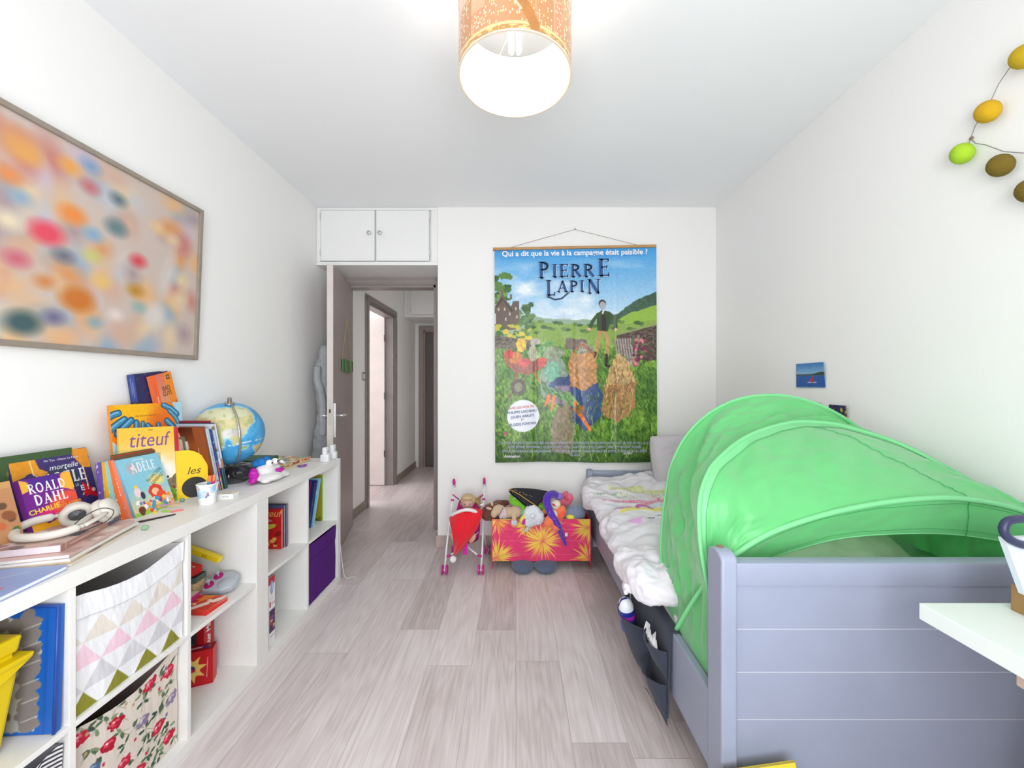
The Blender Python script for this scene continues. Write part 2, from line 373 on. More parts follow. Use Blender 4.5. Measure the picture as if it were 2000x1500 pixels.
n3 = N.new('ShaderNodeTexNoise'); n3.inputs['Scale'].default_value = 3; K.new(g.outputs['Position'], n3.inputs['Vector'])
f = M_('ADD', M_('MULTIPLY', rings, .28), M_('MULTIPLY', n2.outputs['Fac'], .62)); f = M_('ADD', f, M_('MULTIPLY', M_('SUBTRACT', w2.outputs['Value'], .5), .34)); f = M_('ADD', f, M_('MULTIPLY', M_('SUBTRACT', n3.outputs['Fac'], .5), .3))
cr = N.new('ShaderNodeValToRGB'); K.new(f, cr.inputs[0]); e = cr.color_ramp.elements
e[0].position = .05; e[0].color = L4((182, 168, 166)); e[1].position = .75; e[1].color = L4((234, 224, 224)); q = e.new(.4); q.color = L4((213, 200, 199))
gap = M_('MAXIMUM', M_('GREATER_THAN', M_('ABSOLUTE', M_('SUBTRACT', xf, .5)), .4945), M_('GREATER_THAN', M_('ABSOLUTE', M_('SUBTRACT', yf, .5)), .4992))
mx = N.new('ShaderNodeMix'); mx.data_type = 'RGBA'; K.new(M_('MULTIPLY', gap, .4), mx.inputs[0]); K.new(cr.outputs[0], mx.inputs[6]); mx.inputs[7].default_value = L4((110, 92, 82))
K.new(mx.outputs[2], N['Principled BSDF'].inputs['Base Color'])
bp = N.new('ShaderNodeBump'); bp.inputs['Strength'].default_value = .15; bp.inputs['Distance'].default_value = .001
K.new(M_('SUBTRACT', n2.outputs['Fac'], gap), bp.inputs['Height']); K.new(bp.outputs[0], N['Principled BSDF'].inputs['Normal'])
OAK = mat('greyed_oak_skirting', (186, 172, 162), rough=.5, var=.12, vscale=14, bump=.1)
struct('floor', Mesh().box(-4.2, 1.9, YR-.1, 6.3, -.06, 0), fm)
struct('ceiling', Mesh().box(-4.2, 1.9, YR-.1, 6.3, ZC, ZC+.08), CEIL)
# left wall: room, then hall with the side-room doorway (Y 4.0..4.83)
HL, HD0, HD1, DZ = -1.485, 3.965, 4.83, 2.06
m = Mesh(); m.box(WL-.1, WL, YR-.1, RB+.1, 0, ZC)
struct('wall_left', m, WALL)
m = Mesh(); m.box(HL-.1, HL, RB+.1, HD0, 0, ZC); m.box(HL-.1, HL, HD0, HD1, DZ, ZC); m.box(HL-.1, HL, HD1, 5.9, 0, ZC)
struct('wall_hall_left', m, WALL)
struct('wall_right', Mesh().box(WR, WR+.1, YR-.1, RB+.1, 0, ZC), WALL)
HR = -.46
struct('wall_hall_right', Mesh().box(HR, HR+.1, RB+.1, 5.9, 0, ZC), WALL)
XC = -.586       # left corner of the poster wall
m = Mesh(); m.box(XC, WR+.1, WB, RB+.1, 0, ZC)
m.box(WL, -1.444, RB, RB+.1, 0, ZC); m.box(-1.444, -.670, RB, RB+.1, 2.09, ZC); m.box(-.670, XC, RB, RB+.1, 0, ZC)
struct('wall_back', m, WALL)
FY = 5.87
m = Mesh(); m.box(HL-.1, -1.36, FY, FY+.1, 0, ZC); m.box(-1.36, HR, FY, FY+.1, 2.05, ZC)
struct('wall_hall_end', m, WALL)
# rear wall with its window (behind the camera)
wx0, wx1, wz0, wz1 = -.6, .8, .40, 2.25
m = Mesh(); m.box(WL-.1, wx0, YR-.1, YR, 0, ZC); m.box(wx1, WR+.1, YR-.1, YR, 0, ZC); m.box(wx0, wx1, YR-.1, YR, 0, wz0); m.box(wx0, wx1, YR-.1, YR, wz1, ZC)
struct('wall_rear', m, WALL)
m = Mesh()
for a, b in ((wx0, wx0+.05), (wx1-.05, wx1), (.07, .13)): m.box(a, b, YR-.08, YR-.04, wz0, wz1)
for a, b in ((wz0, wz0+.05), (wz1-.05, wz1)): m.box(wx0+.05, .07, YR-.08, YR-.04, a, b); m.box(.13, wx1-.05, YR-.08, YR-.04, a, b)
struct('window_1', m, WPAINT)
# side room shell (white, bright) seen through the hall doorway
m = Mesh(); m.box(-3.3, -3.2, 3.2, 5.5, 0, ZC); m.box(-3.3, HL-.1, 5.4, 5.5, 0, ZC); m.box(-3.3, HL-.1, 3.2, 3.3, 0, ZC)
struct('wall_side_room', m, wallmat('side_room_paint', (240, 239, 238), False))
# skirtings
struct('baseboard_back', Mesh().box(XC-.012, .53, WB-.012, WB, 0, .088, bev=.003), OAK)
struct('baseboard_hall_left', Mesh().box(HL, HL+.012, RB+.12, HD0-.07, 0, .085, bev=.003).box(HL, HL+.012, HD1+.07, FY, 0, .085, bev=.003), mat('brown_skirting', (150, 134, 122), rough=.5, var=.1, vscale=14))
struct('baseboard_return', Mesh().box(XC-.012, XC, WB, RB, 0, .088), OAK)
struct('baseboard_left', Mesh().box(WL, WL+.012, YR, RB, 0, .088), OAK)
# door frames
def doorframe(name, x0, x1, y, top, w=.07, m_=TAUPED, d=.11, side=-1):
    m = Mesh(); a = y-.018; b = y+d
    m.box(x0-w, x0, a, y, 0, top+w, bev=.004).box(x1, x1+w, a, y, 0, top+w, bev=.004).box(x0, x1, a, y, top, top+w, bev=.004)
    m.box(x0-w+.02, x0-.012, a-.008, a, 0, top+w-.02, bev=.003).box(x1+.012, x1+w-.02, a-.008, a, 0, top+w-.02, bev=.003).box(x0-.012, x1+.012, a-.008, a, top+.012, top+w-.02, bev=.003)
    m.box(x0-.001, x0+.02, y, b, 0, top).box(x1-.02, x1+.001, y, b, 0, top).box(x0, x1, y, b, top-.02, top+.001)
    return struct(name, m, m_)
doorframe('trim_1', -1.444, -.672, RB, 2.075, .062)
m = Mesh(); fr = HL+.018
for y0, y1, z0, z1 in ((HD0-.07, HD0, 0, DZ+.07), (HD1, HD1+.07, 0, DZ+.07), (HD0, HD1, DZ, DZ+.07)):
    m.box(HL, fr, y0, y1, z0, z1, bev=.004)
for y0, y1, z0, z1 in ((HD0-.05, HD0-.012, 0, DZ+.05), (HD1+.012, HD1+.05, 0, DZ+.05), (HD0-.012, HD1+.012, DZ+.012, DZ+.05)):
    m.box(fr, fr+.009, y0, y1, z0, z1, bev=.003)
m.box(HL-.11, HL, HD0-.001, HD0+.02, 0, DZ).box(HL-.11, HL, HD1-.02, HD1+.001, 0, DZ).box(HL-.11, HL, HD0, HD1, DZ-.02, DZ+.001)
struct('trim_2', m, mat('dark_taupe_trim', (138, 128, 124), rough=.4, var=.04))
doorframe('trim_3', -1.36, -.62, FY, 2.03, .07, mat('hall_end_trim', (165, 150, 144), rough=.4))
# end-of-hall door, dark, slightly ajar
d3 = Mesh().box(-1.345, -.64, FY+.03, FY+.07, .01, 2.02, bev=.003); o = struct('door_3', d3, mat('dark_door_paint', (112, 101, 100), rough=.5, var=.05))
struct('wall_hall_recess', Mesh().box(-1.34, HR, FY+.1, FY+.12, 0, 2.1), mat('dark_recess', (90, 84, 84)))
# side-room door: open at right angles, hinged on the far jamb
d2 = Mesh().box(HL-.1-.72, HL-.1, HD1-.05, HD1-.012, .01, 2.04, bev=.003)
o = struct('door_2', d2, mat('pale_door_paint', (220, 208, 204), rough=.45, var=.04, vscale=6))
for z in (.35, 1.05, 1.75): Mesh().tube([(HL-.098, HD1-.055, z), (HL-.098, HD1-.055, z+.08)], .007, 8).build('hinge', mat('dark_hinge_metal', (90, 84, 80), rough=.35, metal=.8), o, smooth=40)
# main door, swung into the room
A = Vector((-1.404, 3.40, 0)); B = Vector((-1.262, 2.735, 0)); u = (B-A).normalized(); nrm = Vector((-u.y, u.x, 0))
if nrm.x < 0: nrm = -nrm
DT = .04; Lw = (B-A).length
Md = basis(A, u, Vector((0, 0, 1)), u.cross(Vector((0, 0, 1))))
def dpt(a, z, n): return A+u*a+Vector((0, 0, z))+nrm*n
m = Mesh()
m.hexa([dpt(0, .008, -DT), dpt(0, .008, 0), dpt(Lw, .008, 0), dpt(Lw, .008, -DT), dpt(0, 2.062, -DT), dpt(0, 2.062, 0), dpt(Lw, 2.062, 0), dpt(Lw, 2.062, -DT)])
door = struct('door_1', m, TAUPE)
m = Mesh().hexa([dpt(Lw, .008, -DT), dpt(Lw, .008, 0), dpt(Lw+.002, .008, 0), dpt(Lw+.002, .008, -DT), dpt(Lw, 2.062, -DT), dpt(Lw, 2.062, 0), dpt(Lw+.002, 2.062, 0), dpt(Lw+.002, 2.062, -DT)])
m.build('edge_band', mat('pale_door_edge', (214, 203, 196), rough=.5, var=.04, vscale=9), door)
CHR = mat('brushed_aluminium', (225, 225, 226), rough=.28, metal=.85)
for s in (1, -1):
    n0 = .0 if s > 0 else -DT
    m = Mesh(); q = .009*s
    m.hexa([dpt(Lw-.075, .86, n0), dpt(Lw-.075, .86, n0+q), dpt(Lw-.035, .86, n0+q), dpt(Lw-.035, .86, n0), dpt(Lw-.075, 1.10, n0), dpt(Lw-.075, 1.10, n0+q), dpt(Lw-.035, 1.10, n0+q), dpt(Lw-.035, 1.10, n0)])
    pl_ = m.build('handle_plate', CHR, door)
    zc = 1.012
    m = Mesh().tube([dpt(Lw-.055, zc, n0+q), dpt(Lw-.055, zc, n0+s*.045), dpt(Lw-.06, zc, n0+s*.056), dpt(Lw-.075, zc, n0+s*.06), dpt(Lw-.14, zc, n0+s*.058), dpt(Lw-.165, zc+.003, n0+s*.05)], [.009, .009, .0095, .0095, .009, .007], 12)
    m.build('handle', CHR, door, smooth=True)
Mesh().hexa([dpt(Lw+.002, .95, -.03), dpt(Lw+.002, .95, -.01), dpt(Lw+.003, .95, -.01), dpt(Lw+.003, .95, -.03), dpt(Lw+.002, 1.13, -.03), dpt(Lw+.002, 1.13, -.01), dpt(Lw+.003, 1.13, -.01), dpt(Lw+.003, 1.13, -.03)]).build('lock_plate', mat('worn_steel', (196, 190, 182), rough=.4, metal=.6), door)
Mesh().hexa([dpt(Lw+.003, 1.035, -.026), dpt(Lw+.003, 1.035, -.014), dpt(Lw+.008, 1.035, -.014), dpt(Lw+.004, 1.035, -.026), dpt(Lw+.003, 1.06, -.026), dpt(Lw+.003, 1.06, -.014), dpt(Lw+.008, 1.06, -.014), dpt(Lw+.004, 1.06, -.026)]).build('latch_bolt', mat('dark_brass', (120, 96, 50), rough=.35, metal=.8), door)
# built-in cupboards over the doors
def cupboard(label, x0, x1, yf, yb, z0, z1, doors, knobs, cat='cupboard'):
    o = thing('wall_cupboard', label, cat, ((x0+x1)/2, yf, z0))
    m = Mesh().box(x0, x1, yf+.02, yb, z0, z1)
    m.box(x0, x1, yf, yf+.02, z0, z0+.028, bev=.003).box(x0, x1, yf, yf+.02, z1-.02, z1, bev=.003).box(x0, x0+.03, yf, yf+.02, z0+.028, z1-.02, bev=.003).box(x1-.05, x1, yf, yf+.02, z0+.028, z1-.02, bev=.003)
    m.build('frame', WPAINT, o)
    for (a, b, hs), k in zip(doors, knobs):
        d = Mesh().box(a, b, yf-.006, yf+.014, z0+.032, z1-.024, bev=.004).build('door', WPAINT, o)
        if k: Mesh().lathe([(.0, -.024), (.010, -.023), (.0155, -.019), (.016, -.014), (.011, -.01), (.008, -.004), (.008, 0)], (k, yf-.006, (z0+z1)/2+.02), 24, axis='y').build('knob', mat('crystal_knob', (205, 205, 207), rough=.12, metal=.75), d, smooth=50)
        for z in (z0+.07, z1-.09): Mesh().tube([(hs, yf-.008, z), (hs, yf-.008, z+.045)], .004, 8).build('hinge', mat('painted_hinge', (222, 221, 219), rough=.4), d, smooth=40)
    return o
cupboard('white painted built-in cupboard with two round knobs above the open bedroom door', WL+.001, XC-.001, WB, RB, 2.136, ZC-.001, [(-1.472, -1.064, -1.476), (-1.052, -.652, -.648)], [-1.103, -1.021])
cupboard('white built-in cupboard above the dark door at the end of the hall', HL+.001, HR-.001, 5.3, FY-.03, 2.136, ZC-.001, [(-1.4, -.95, -1.404), (-.93, -.53, -.526)], [None, None])
# hall light switch
o = thing('light_switch', 'small steel light switch on the hall wall beside the side-room doorway', 'light switch', (HL, 3.86, 1.31))
Mesh().box(HL, HL+.008, 3.815, 3.895, 1.27, 1.35, bev=.003).build('plate', mat('steel_plate', (165, 163, 158), rough=.35, metal=.5), o)
Mesh().box(HL+.008, HL+.014, 3.838, 3.872, 1.287, 1.333, bev=.002).build('rocker', mat('switch_rocker', (225, 223, 215), rough=.4), o)
# ---------------------------------------------------------------- ceiling lamp
LX, LY, LR, LZ0, LZ1 = 0.0, 1.235, .175, 2.187, 2.40
lamp = thing('ceiling_lamp', 'drum pendant lamp printed with an orange night city skyline, hanging from ceiling', 'lamp', (LX, LY, ZC))
sm = mat('city_print_shade', vc=True, rough=.18, spec=.6, coat=.3, trans=.13)
A_ = Art(2*PI*LR, LZ1-LZ0, 700, 110, (232, 178, 140)); RR = random.Random(5)
A_.grad(.05, (226, 150, 110), LZ1-LZ0, (240, 200, 170)); W_ = A_.w
x = 0
while x < W_:
    bw = RR.uniform(.03, .075); bh = RR.uniform(.08, .19); col = RR.choice([(200, 142, 84), (210, 138, 98), (196, 150, 92), (186, 132, 84)])
    A_.rect(x, .02, x+bw, bh, col)
    if RR.random() < .4: A_.rect(x+bw*.35, bh, x+bw*.6, bh+.012, col)
    for i in range(int(bw/.0065)):
        for j in range(int((bh-.03)/.0085)):
            if RR.random() < .34: A_.c[int((.03+j*.0085)/A_.h*110):int((.03+j*.0085)/A_.h*110)+3, int((x+.003+i*.0065)/W_*700):int((x+.003+i*.0065)/W_*700)+2] = RR.choice([(255, 236, 190), (250, 214, 150), (255, 246, 222)])
    x += bw*RR.uniform(.9, 1.15)
A_.rect(0, .018, W_, .026, (236, 196, 140)).rect(0, 0, W_, .018, (176, 128, 70))
A_.put((A_.y < .018)*(fbm(A_.x/.012, A_.y/.003, 8) > .55)*.8, (245, 205, 140))
A_.line([(W_*.66, .21), (W_*.72, .14), (W_*.78, .06), (W_*.8, .02)], .03, (170, 112, 50)); A_.line([(W_*.645, .21), (W_*.705, .14), (W_*.765, .06)], .006, (250, 190, 160))
A_.tex(.04, .01, seed=4)
th = A_.x/W_*2*PI
G3 = np.stack([LX+LR*np.cos(th), LY+LR*np.sin(th), LZ0+A_.y], -1)
Mesh().grid(G3, A_.c).build('lamp_shade', sm, lamp, smooth=True)
Mesh().lathe([(LR-.003, LZ1-.001), (LR-.003, LZ0+.001)], (LX, LY, 0), 96, caps=False).build('shade_lining', mat('white_shade_lining', (250, 247, 240), rough=.6, trans=.5), lamp, smooth=True)
for z_ in (LZ0, LZ1-.004):
    Mesh().lathe([(LR-.004, z_), (LR+.0015, z_), (LR+.0015, z_+.004), (LR-.004, z_+.004), (LR-.004, z_)], (LX, LY, 0), 96, caps=False).build('rim_band', mat('pale_rim', (232, 214, 190), rough=.5), lamp, smooth=40)
m = Mesh()
for k in range(3):
    a = k*2*PI/3+1.9; m.tube([(LX, LY, LZ1-.02), (LX+(LR-.004)*math.cos(a), LY+(LR-.004)*math.sin(a), LZ1-.004)], .0016, 6)
m.build('spider_ring', mat('white_wire', (240, 240, 238), rough=.4), lamp)
Mesh().tube([(LX, LY, LZ1+.0), (LX, LY, ZC-.03)], .003, 8).build('cord', mat('white_wire'), lamp)
Mesh().lathe([(0, -.03), (.03, -.028), (.048, -.01), (.05, 0)], (LX, LY, ZC), 32).build('ceiling_rose', WPAINT, lamp, smooth=50)
Mesh().lathe([(.0, .075), (.018, .074), (.019, .0), (.016, -.004)], (LX, LY, LZ1-.045), 24).build('bulb_socket', WPAINT, lamp, smooth=50)
bl = Mesh(); bz = H+(750-88)/608*1.235/1.24
for dx in (-.012, .012):
    for dy in (-.01, .01):
        bl.tube([(LX+dx, LY+dy, LZ1-.045), (LX+dx, LY+dy, LZ1-.115), (LX+dx*.8, LY+dy*.8, LZ1-.125)], [.0085, .0085, .004], 10)
bl.build('bulb', mat('lit_bulb', (255, 252, 245), emit=9, rough=.5), lamp, smooth=True)
light('lamp_glow', 'POINT', (LX, LY, LZ1-.085), (0, 0, 0), 6.0, (1, .95, .83), .035)
# ================================================================ LOW SHELF UNITS AND WHAT IS ON THEM
WSH = mat('white_shelf_foil', (238, 236, 232), rough=.42, var=.015, vscale=60, bump=.05, bscale=200)
XF, XB, KH = -1.097, -1.487, .77
U2a, U2b = 1.713, 2.483
def shelf_unit(label, y0, n, xf=XF):
    o = thing('shelf_unit', label, 'shelf', ((XF+XB)/2, y0, 0)); w = .08+.335*n+.015*(n-1); y1 = y0+w
    Mesh().box(XB, xf, y0, y1, KH-.04, KH, bev=.0012).build('top_panel', WSH, o)
    Mesh().box(XB, xf, y0, y1, 0, .04, bev=.0012).build('bottom_panel', WSH, o)
    for a in (y0, y1-.04): Mesh().box(XB, xf, a, a+.04, .04, KH-.04, bev=.0012).build('side_panel', WSH, o)
    for k in range(1, n):
        a = y0+.04+k*.35-.015
        Mesh().box(XB, xf-.003, a, a+.015, .04, KH-.04, bev=.001).build('divider', WSH, o)
    for k in range(n):
        a = y0+.04+k*.35; Mesh().box(XB, xf-.003, a, a+.335, .3775, .3925, bev=.001).build('shelf_board', WSH, o)
    return o
L1 = 4*.335+3*.015+.08
U1b = U2a-.002; U1a = U1b-L1
shelf_unit('long white cube shelf unit along the left wall, nearest the camera', U1a, 4, XF+.002)
shelf_unit('small white two by two cube shelf unit beside the open door', U2a, 2)
cell1 = [U1a+.04+k*.35 for k in range(4)]      # start Y of each cell (k=3 is nearest the door)
cA, cB, cC = cell1[1], cell1[2], cell1[3]; cD, cE = U2a+.04, U2a+.04+.35
ZT = KH; ZS = .3925; ZL = .04
# ---- fabric boxes
def fabric_box(label, y0, z0, art=None, base=(200, 200, 200), h=.322, sag=.022, name='storage_box', band=None, inset=.012, tilt=0):
    o = thing(name, label, 'storage box', ((XF-.02+XB)/2, y0+.167, z0)); w = .323; ya = y0+.006
    n = 60
    if art is None: art = Art(w, h, 40, 40, base).tex(.05, .004)
    xs = art.x/art.w; ys = art.y/art.h
    top = h-sag*np.sin(np.pi*xs)**1.2*(1 if sag >= 0 else 1)-tilt*(1-xs)
    X = XF-inset-.01*np.sin(np.pi*ys)*0+.004*np.sin(np.pi*xs)*np.sin(np.pi*ys)+.0016*(fbm(xs*9, ys*3+xs*3, 5)-.5)*4
    G = np.stack([X, ya+xs*w, z0+.001+ys*top], -1)
    m = Mesh().grid(G, art.c); m.build('front_panel', VCM(), o, smooth=True)
    m = Mesh(); b = tuple(art.c.mean((0, 1)))
    m.box(XB+.01, XF-inset-.004, ya, ya+.004, z0, z0+h-.004, b).box(XB+.01, XF-inset-.004, ya+w-.004, ya+w, z0, z0+h-.004, b).box(XB+.01, XB+.014, ya+.004, ya+w-.004, z0, z0+h-.004, b)
    m.box(XB+.014, XF-inset-.006, ya+.004, ya+w-.004, z0, z0+.004, b); m.build('box_body', VCM(), o)
    if band:
        k = int(band[0]*art.y.shape[0]); G2 = G[k:, :, :].copy(); G2[..., 0] += .0025
        Mesh().grid(G2, band[1]).build('top_band', VCM(), o, smooth=True)
        Mesh().tube(G2[0]+np.array([.0006, 0, 0]), .0009, 6, tuple(c_*.86 for c_ in band[1])).build('seam', VCM(), o)
    return o
a = Art(.323, .322, 200, 200, (238, 237, 240)); tw = .323/3.75; th_ = .066
for r, c in enumerate([(140, 137, 50), (214, 212, 217), (240, 205, 218), (228, 218, 208)]):
    for k in range(-1, 6):
        x0 = (k-(.5 if r % 2 == 0 else 0))*tw+.02; y0 = r*th_-.012
        a.poly([(x0, y0), (x0+tw, y0), (x0+tw/2, y0+th_)], c)
fabric_box('white fabric box with rows of pink, grey, beige and olive triangles', cB, ZS, a, band=(.8, (240, 239, 242)), h=.318, sag=.03, tilt=.012)
# floral
R = random.Random(11); a = Art(.323, .322, 240, 240, (222, 210, 198))
for i in range(64):
    x, y = R.uniform(0, .32), R.uniform(0, .32)
    for k in range(R.randint(2, 4)):
        t = R.uniform(0, 6.28); a.ell(x+.014*math.cos(t), y+.014*math.sin(t), .010, .0045, R.choice([(92, 112, 86), (60, 82, 66), (128, 148, 112), (74, 96, 74)]), rot=t, wob=.002)
    for k in range(2): a.line([(x, y), (x+R.uniform(-.03, .03), y-R.uniform(.01, .03))], .0012, (120, 134, 100))
pts = [(.03, .29), (.12, .27), (.2, .2), (.29, .27), (.06, .18), (.14, .12), (.25, .12), (.3, .17), (.05, .06), (.19, .04), (.29, .05), (.1, .22), (.225, .295)]
for i, (x, y) in enumerate(pts):
    c1, c2 = [((196, 38, 66), (232, 110, 130)), ((176, 28, 52), (224, 82, 100)), ((140, 124, 150), (188, 176, 198)), ((200, 44, 70), (240, 150, 160)), ((84, 106, 142), (140, 158, 188))][i % 5 if i % 3 else 0]
    a.ell(x, y, .021, .018, c1, wob=.008, seed=i).ell(x-.004, y+.003, .012, .009, c2, wob=.006, seed=i+20).ell(x+.002, y-.002, .006, .005, c1, wob=.004, seed=i+40).ell(x-.007, y+.006, .003, .003, (250, 226, 220))
for i in range(16): a.ell(R.uniform(0, .32), R.uniform(0, .32), .004, .006, R.choice([(200, 50, 70), (96, 116, 150), (190, 160, 130)]), wob=.002)
fabric_box('cream fabric box printed with red roses and dark green leaves', cB, ZL, a, h=.322, sag=.035, inset=.03, tilt=.01)
# black and white chevrons
a = Art(.323, .322, 240, 240, (232, 230, 232))
for i in range(7):
    for j in range(-8, 60):
        x0 = i*.047; d = 1 if i % 2 else -1; y0 = j*.0105
        a.line([(x0, y0+(0 if d > 0 else .026)), (x0+.047, y0+(.026 if d > 0 else 0))], .0042, (38, 34, 44)) if -.03 < y0 < .33 else None
fabric_box('fabric box with black and white zigzag stripes', cA, ZL, a, h=.318, sag=.03)
purple = Art(.323, .322, 60, 60, (86, 34, 120)).tex(.05, .003)
fabric_box('plain dark purple fabric box in the shelf unit beside the door', cE, ZL, purple, h=.325, sag=.004, band=(.74, (86, 34, 120)))
fabric_box('grey fabric box in the shelf cell nearest the camera', cell1[0], ZL, None, (120, 120, 126))
# ---- building-block bag: blue with grey cobbles, and the yellow tub
a = Art(.30, .31, 130, 130, (16, 92, 186)); R = random.Random(4)
a.poly([(0, 0), (.25, .01), (.26, .05), (.245, .12), (.262, .2), (.245, .255), (.2, .285), (0, .29)], (186, 184, 178), wob=.006, wsc=.02)
for i in range(34):
    y = .02+i*.0082; a.ell(.235+.012*math.sin(i*1.7), y, .02, .013, (132, 124, 122), rot=R.uniform(0, 1), wob=.003)
for i in range(5): a.ell(.2-i*.032, .262+.008*(i % 2), .02, .02, (124, 116, 110), wob=.004)
for i in range(60): a.ell(R.uniform(.0, .19), R.uniform(.03, .24), R.uniform(.004, .012), R.uniform(.003, .008), R.choice([(116, 102, 94), (104, 90, 80)]), rot=R.uniform(0, 3))
for i in range(6): a.line([(.22, .03+i*.045), (.26, .045+i*.045)], .0015, (220, 218, 212))
for i in range(42): a.line([(.272, i*.0075), (.277, i*.0075+.004)], .0016, (14, 60, 140))
M, w, h = frame((XF-.30, cA+.295, ZS+.002), (XF-.010, cA+.311, ZS+.002), (XF-.30, cA+.305, ZS+.303))
o = thing('play_mat_case', 'flat blue stitched case printed with grey cobblestones, standing behind the yellow tub', 'play case', M=M)
pbox(Mesh(), w, h, .014, a, (18, 88, 176)).build('case', mat('blue_vinyl', vc=True, rough=.35), o, world=False)
Mesh().tube([(0, h, .001), (w, h, .001), (w, 0, .001)], .0035, 8, (20, 70, 160)).build('piping', mat('blue_vinyl'), o, world=False, smooth=True)
YEL = mat('yellow_plastic', (240, 208, 8), rough=.38, var=.02, trans=.12)
yc, xc = .812, -1.285
o = thing('toy_tub', 'bright yellow plastic tub with a raised yellow lid and handle', 'toy tub', (xc, yc, ZS))
def ringbox(m, hx0, hy0, hx1, hy1, z0, z1, t=.003):
    def rr(hx, hy): return [(xc+sx*hx, yc+sy*hy) for sx, sy in ((-1, -1), (1, -1), (1, 1), (-1, 1))]
    A0, A1 = rr(hx0, hy0), rr(hx1, hy1)
    m.hexa([(p[0], p[1], z0) for p in A0]+[(p[0], p[1], z1) for p in A1])
tub = Mesh(); ringbox(tub, .118, .085, .138, .105, ZS+.004, ZS+.2); tub.build('tub', YEL, o, mods=[('BEVEL', dict(width=.01, segments=3))])
rim = Mesh(); ringbox(rim, .15, .117, .153, .12, ZS+.2, ZS+.214); rim.build('rim', YEL, o, mods=[('BEVEL', dict(width=.004, segments=2))])
lid = Mesh(); ringbox(lid, .135, .102, .14, .107, ZS+.224, ZS+.262); lid.build('lid', YEL, o, mods=[('BEVEL', dict(width=.006, segments=2))])
ls = Mesh(); ringbox(ls, .128, .095, .128, .095, ZS+.21, ZS+.23); ls.build('lid_collar', YEL, o)
k = Mesh(); k.box(xc-.04, xc+.04, yc-.07, yc+.045, ZS+.262, ZS+.282, bev=.005); k.build('lid_boss', YEL, o)
hd = Mesh().tube([(xc+.153, yc-.118, ZS+.2), (xc+.158, yc-.08, ZS+.14), (xc+.158, yc, ZS+.125), (xc+.158, yc+.08, ZS+.14), (xc+.153, yc+.118, ZS+.2)], [.004, .007, .007, .007, .004], 8)
Mesh().prism([(yc-.12, ZS+.2), (yc+.12, ZS+.2), (yc+.07, ZS+.175), (yc-.02, ZS+.155), (yc-.07, ZS+.11), (yc-.12, ZS+.1)], 0, xc+.138, xc+.146).build('bail_handle', YEL, o, mods=[('BEVEL', dict(width=.002, segments=2))])
# ---- games in the open cells
def gbox(label, Y0, x0, x1, t, z0, h, front, base, side=None, top=None, cat='game box', name='game_box', rot=0, yaw=0, texts=()):
    """upright box: front faces the camera (-Y), right side faces the room (+X)"""
    M = Matrix.Translation((x0, Y0, z0)) @ Matrix.Rotation(yaw, 4, 'Z') @ Matrix.Rotation(PI/2, 4, 'X') @ Matrix.Rotation(rot, 4, 'Z')
    o = thing(name, label, cat, M=M)
    pbox(Mesh(), x1-x0, h, t, front, base, right=side, top=top).build('carton', VC(), o, world=False)
    for a in texts: text(o, *a[:-1], **a[-1])
    return o
def rsideM(w, t): return Matrix.Translation((w+.0004, 0, 0)) @ Matrix.Rotation(PI/2, 4, 'Y')   # text plane on the right side: local x -> depth
# tall red box with its white title on the spine
RD = (190, 28, 36)
a = Art(.21, .30, 60, 80, RD); a.rect(0, .0, .18, .24, (60, 58, 70)).rect(.0, .19, .175, .2, RD).rect(.01, .2, .17, .235, (90, 92, 110)).rect(.005, .08, .17, .14, (84, 86, 100))
for i in range(5): a.line([(.0, .09+i*.011), (.17, .09+i*.011)], .0025, (150, 150, 160))
a.poly([(.09, .205), (.13, .232), (.16, .222), (.12, .2)], (70, 60, 130))
s_ = Art(.052, .30, 24, 60, RD); s_.rect(.006, .005, .046, .06, (236, 232, 228)).poly([(.01, .065), (.03, .09), (.045, .07)], (240, 176, 40))
o = gbox('tall red game box with white vertical title, behind a smaller red box', 1.60, -1.475, -1.262, .052, ZL, .30, a, RD, side=s_)
text(o, 'Master Mime', 0, 0, .022, (245, 240, 236), name='title', align='LEFT', M=Matrix.Translation((.2135, .085, -.014)) @ Matrix.Rotation(PI/2, 4, 'Y') @ Matrix.Rotation(PI/2, 4, 'Z') @ Matrix.Translation((0, -.018, 0)), bold=.03)
RB_ = (200, 24, 30)
a = Art(.22, .14, 110, 70, RB_); cx_, cy_ = .15, .07
for k in range(8):
    t = k*PI/4+.2; a.poly([(cx_+.024*math.cos(t-.4), cy_+.03*math.sin(t-.4)), (cx_+.052*math.cos(t), cy_+.058*math.sin(t)), (cx_+.024*math.cos(t+.4), cy_+.03*math.sin(t+.4))], (244, 206, 110))
a.ell(cx_, cy_, .028, .034, (244, 206, 110)).ell(cx_-.004, cy_+.002, .016, .014, (58, 46, 120)).ell(cx_+.006, cy_-.004, .007, .006, RB_).line([(.2, .03), (.203, .11)], .002, (250, 200, 190))
tp = Art(.22, .05, 40, 14, (150, 20, 28)).line([(.06, .02), (.2, .028)], .01, (220, 200, 210)); tp.ell(.19, .026, .012, .01, (70, 50, 130))
o = gbox('small red game box with a yellow sun-shaped emblem on its front', 1.46, -1.44, -1.222, .05, ZL, .137, a, RB_, top=tp, yaw=.40)
o.location = (PZ(417, 1333, ZL)-Vector((.22*math.cos(.4), .22*math.sin(.4), 0)))[:]
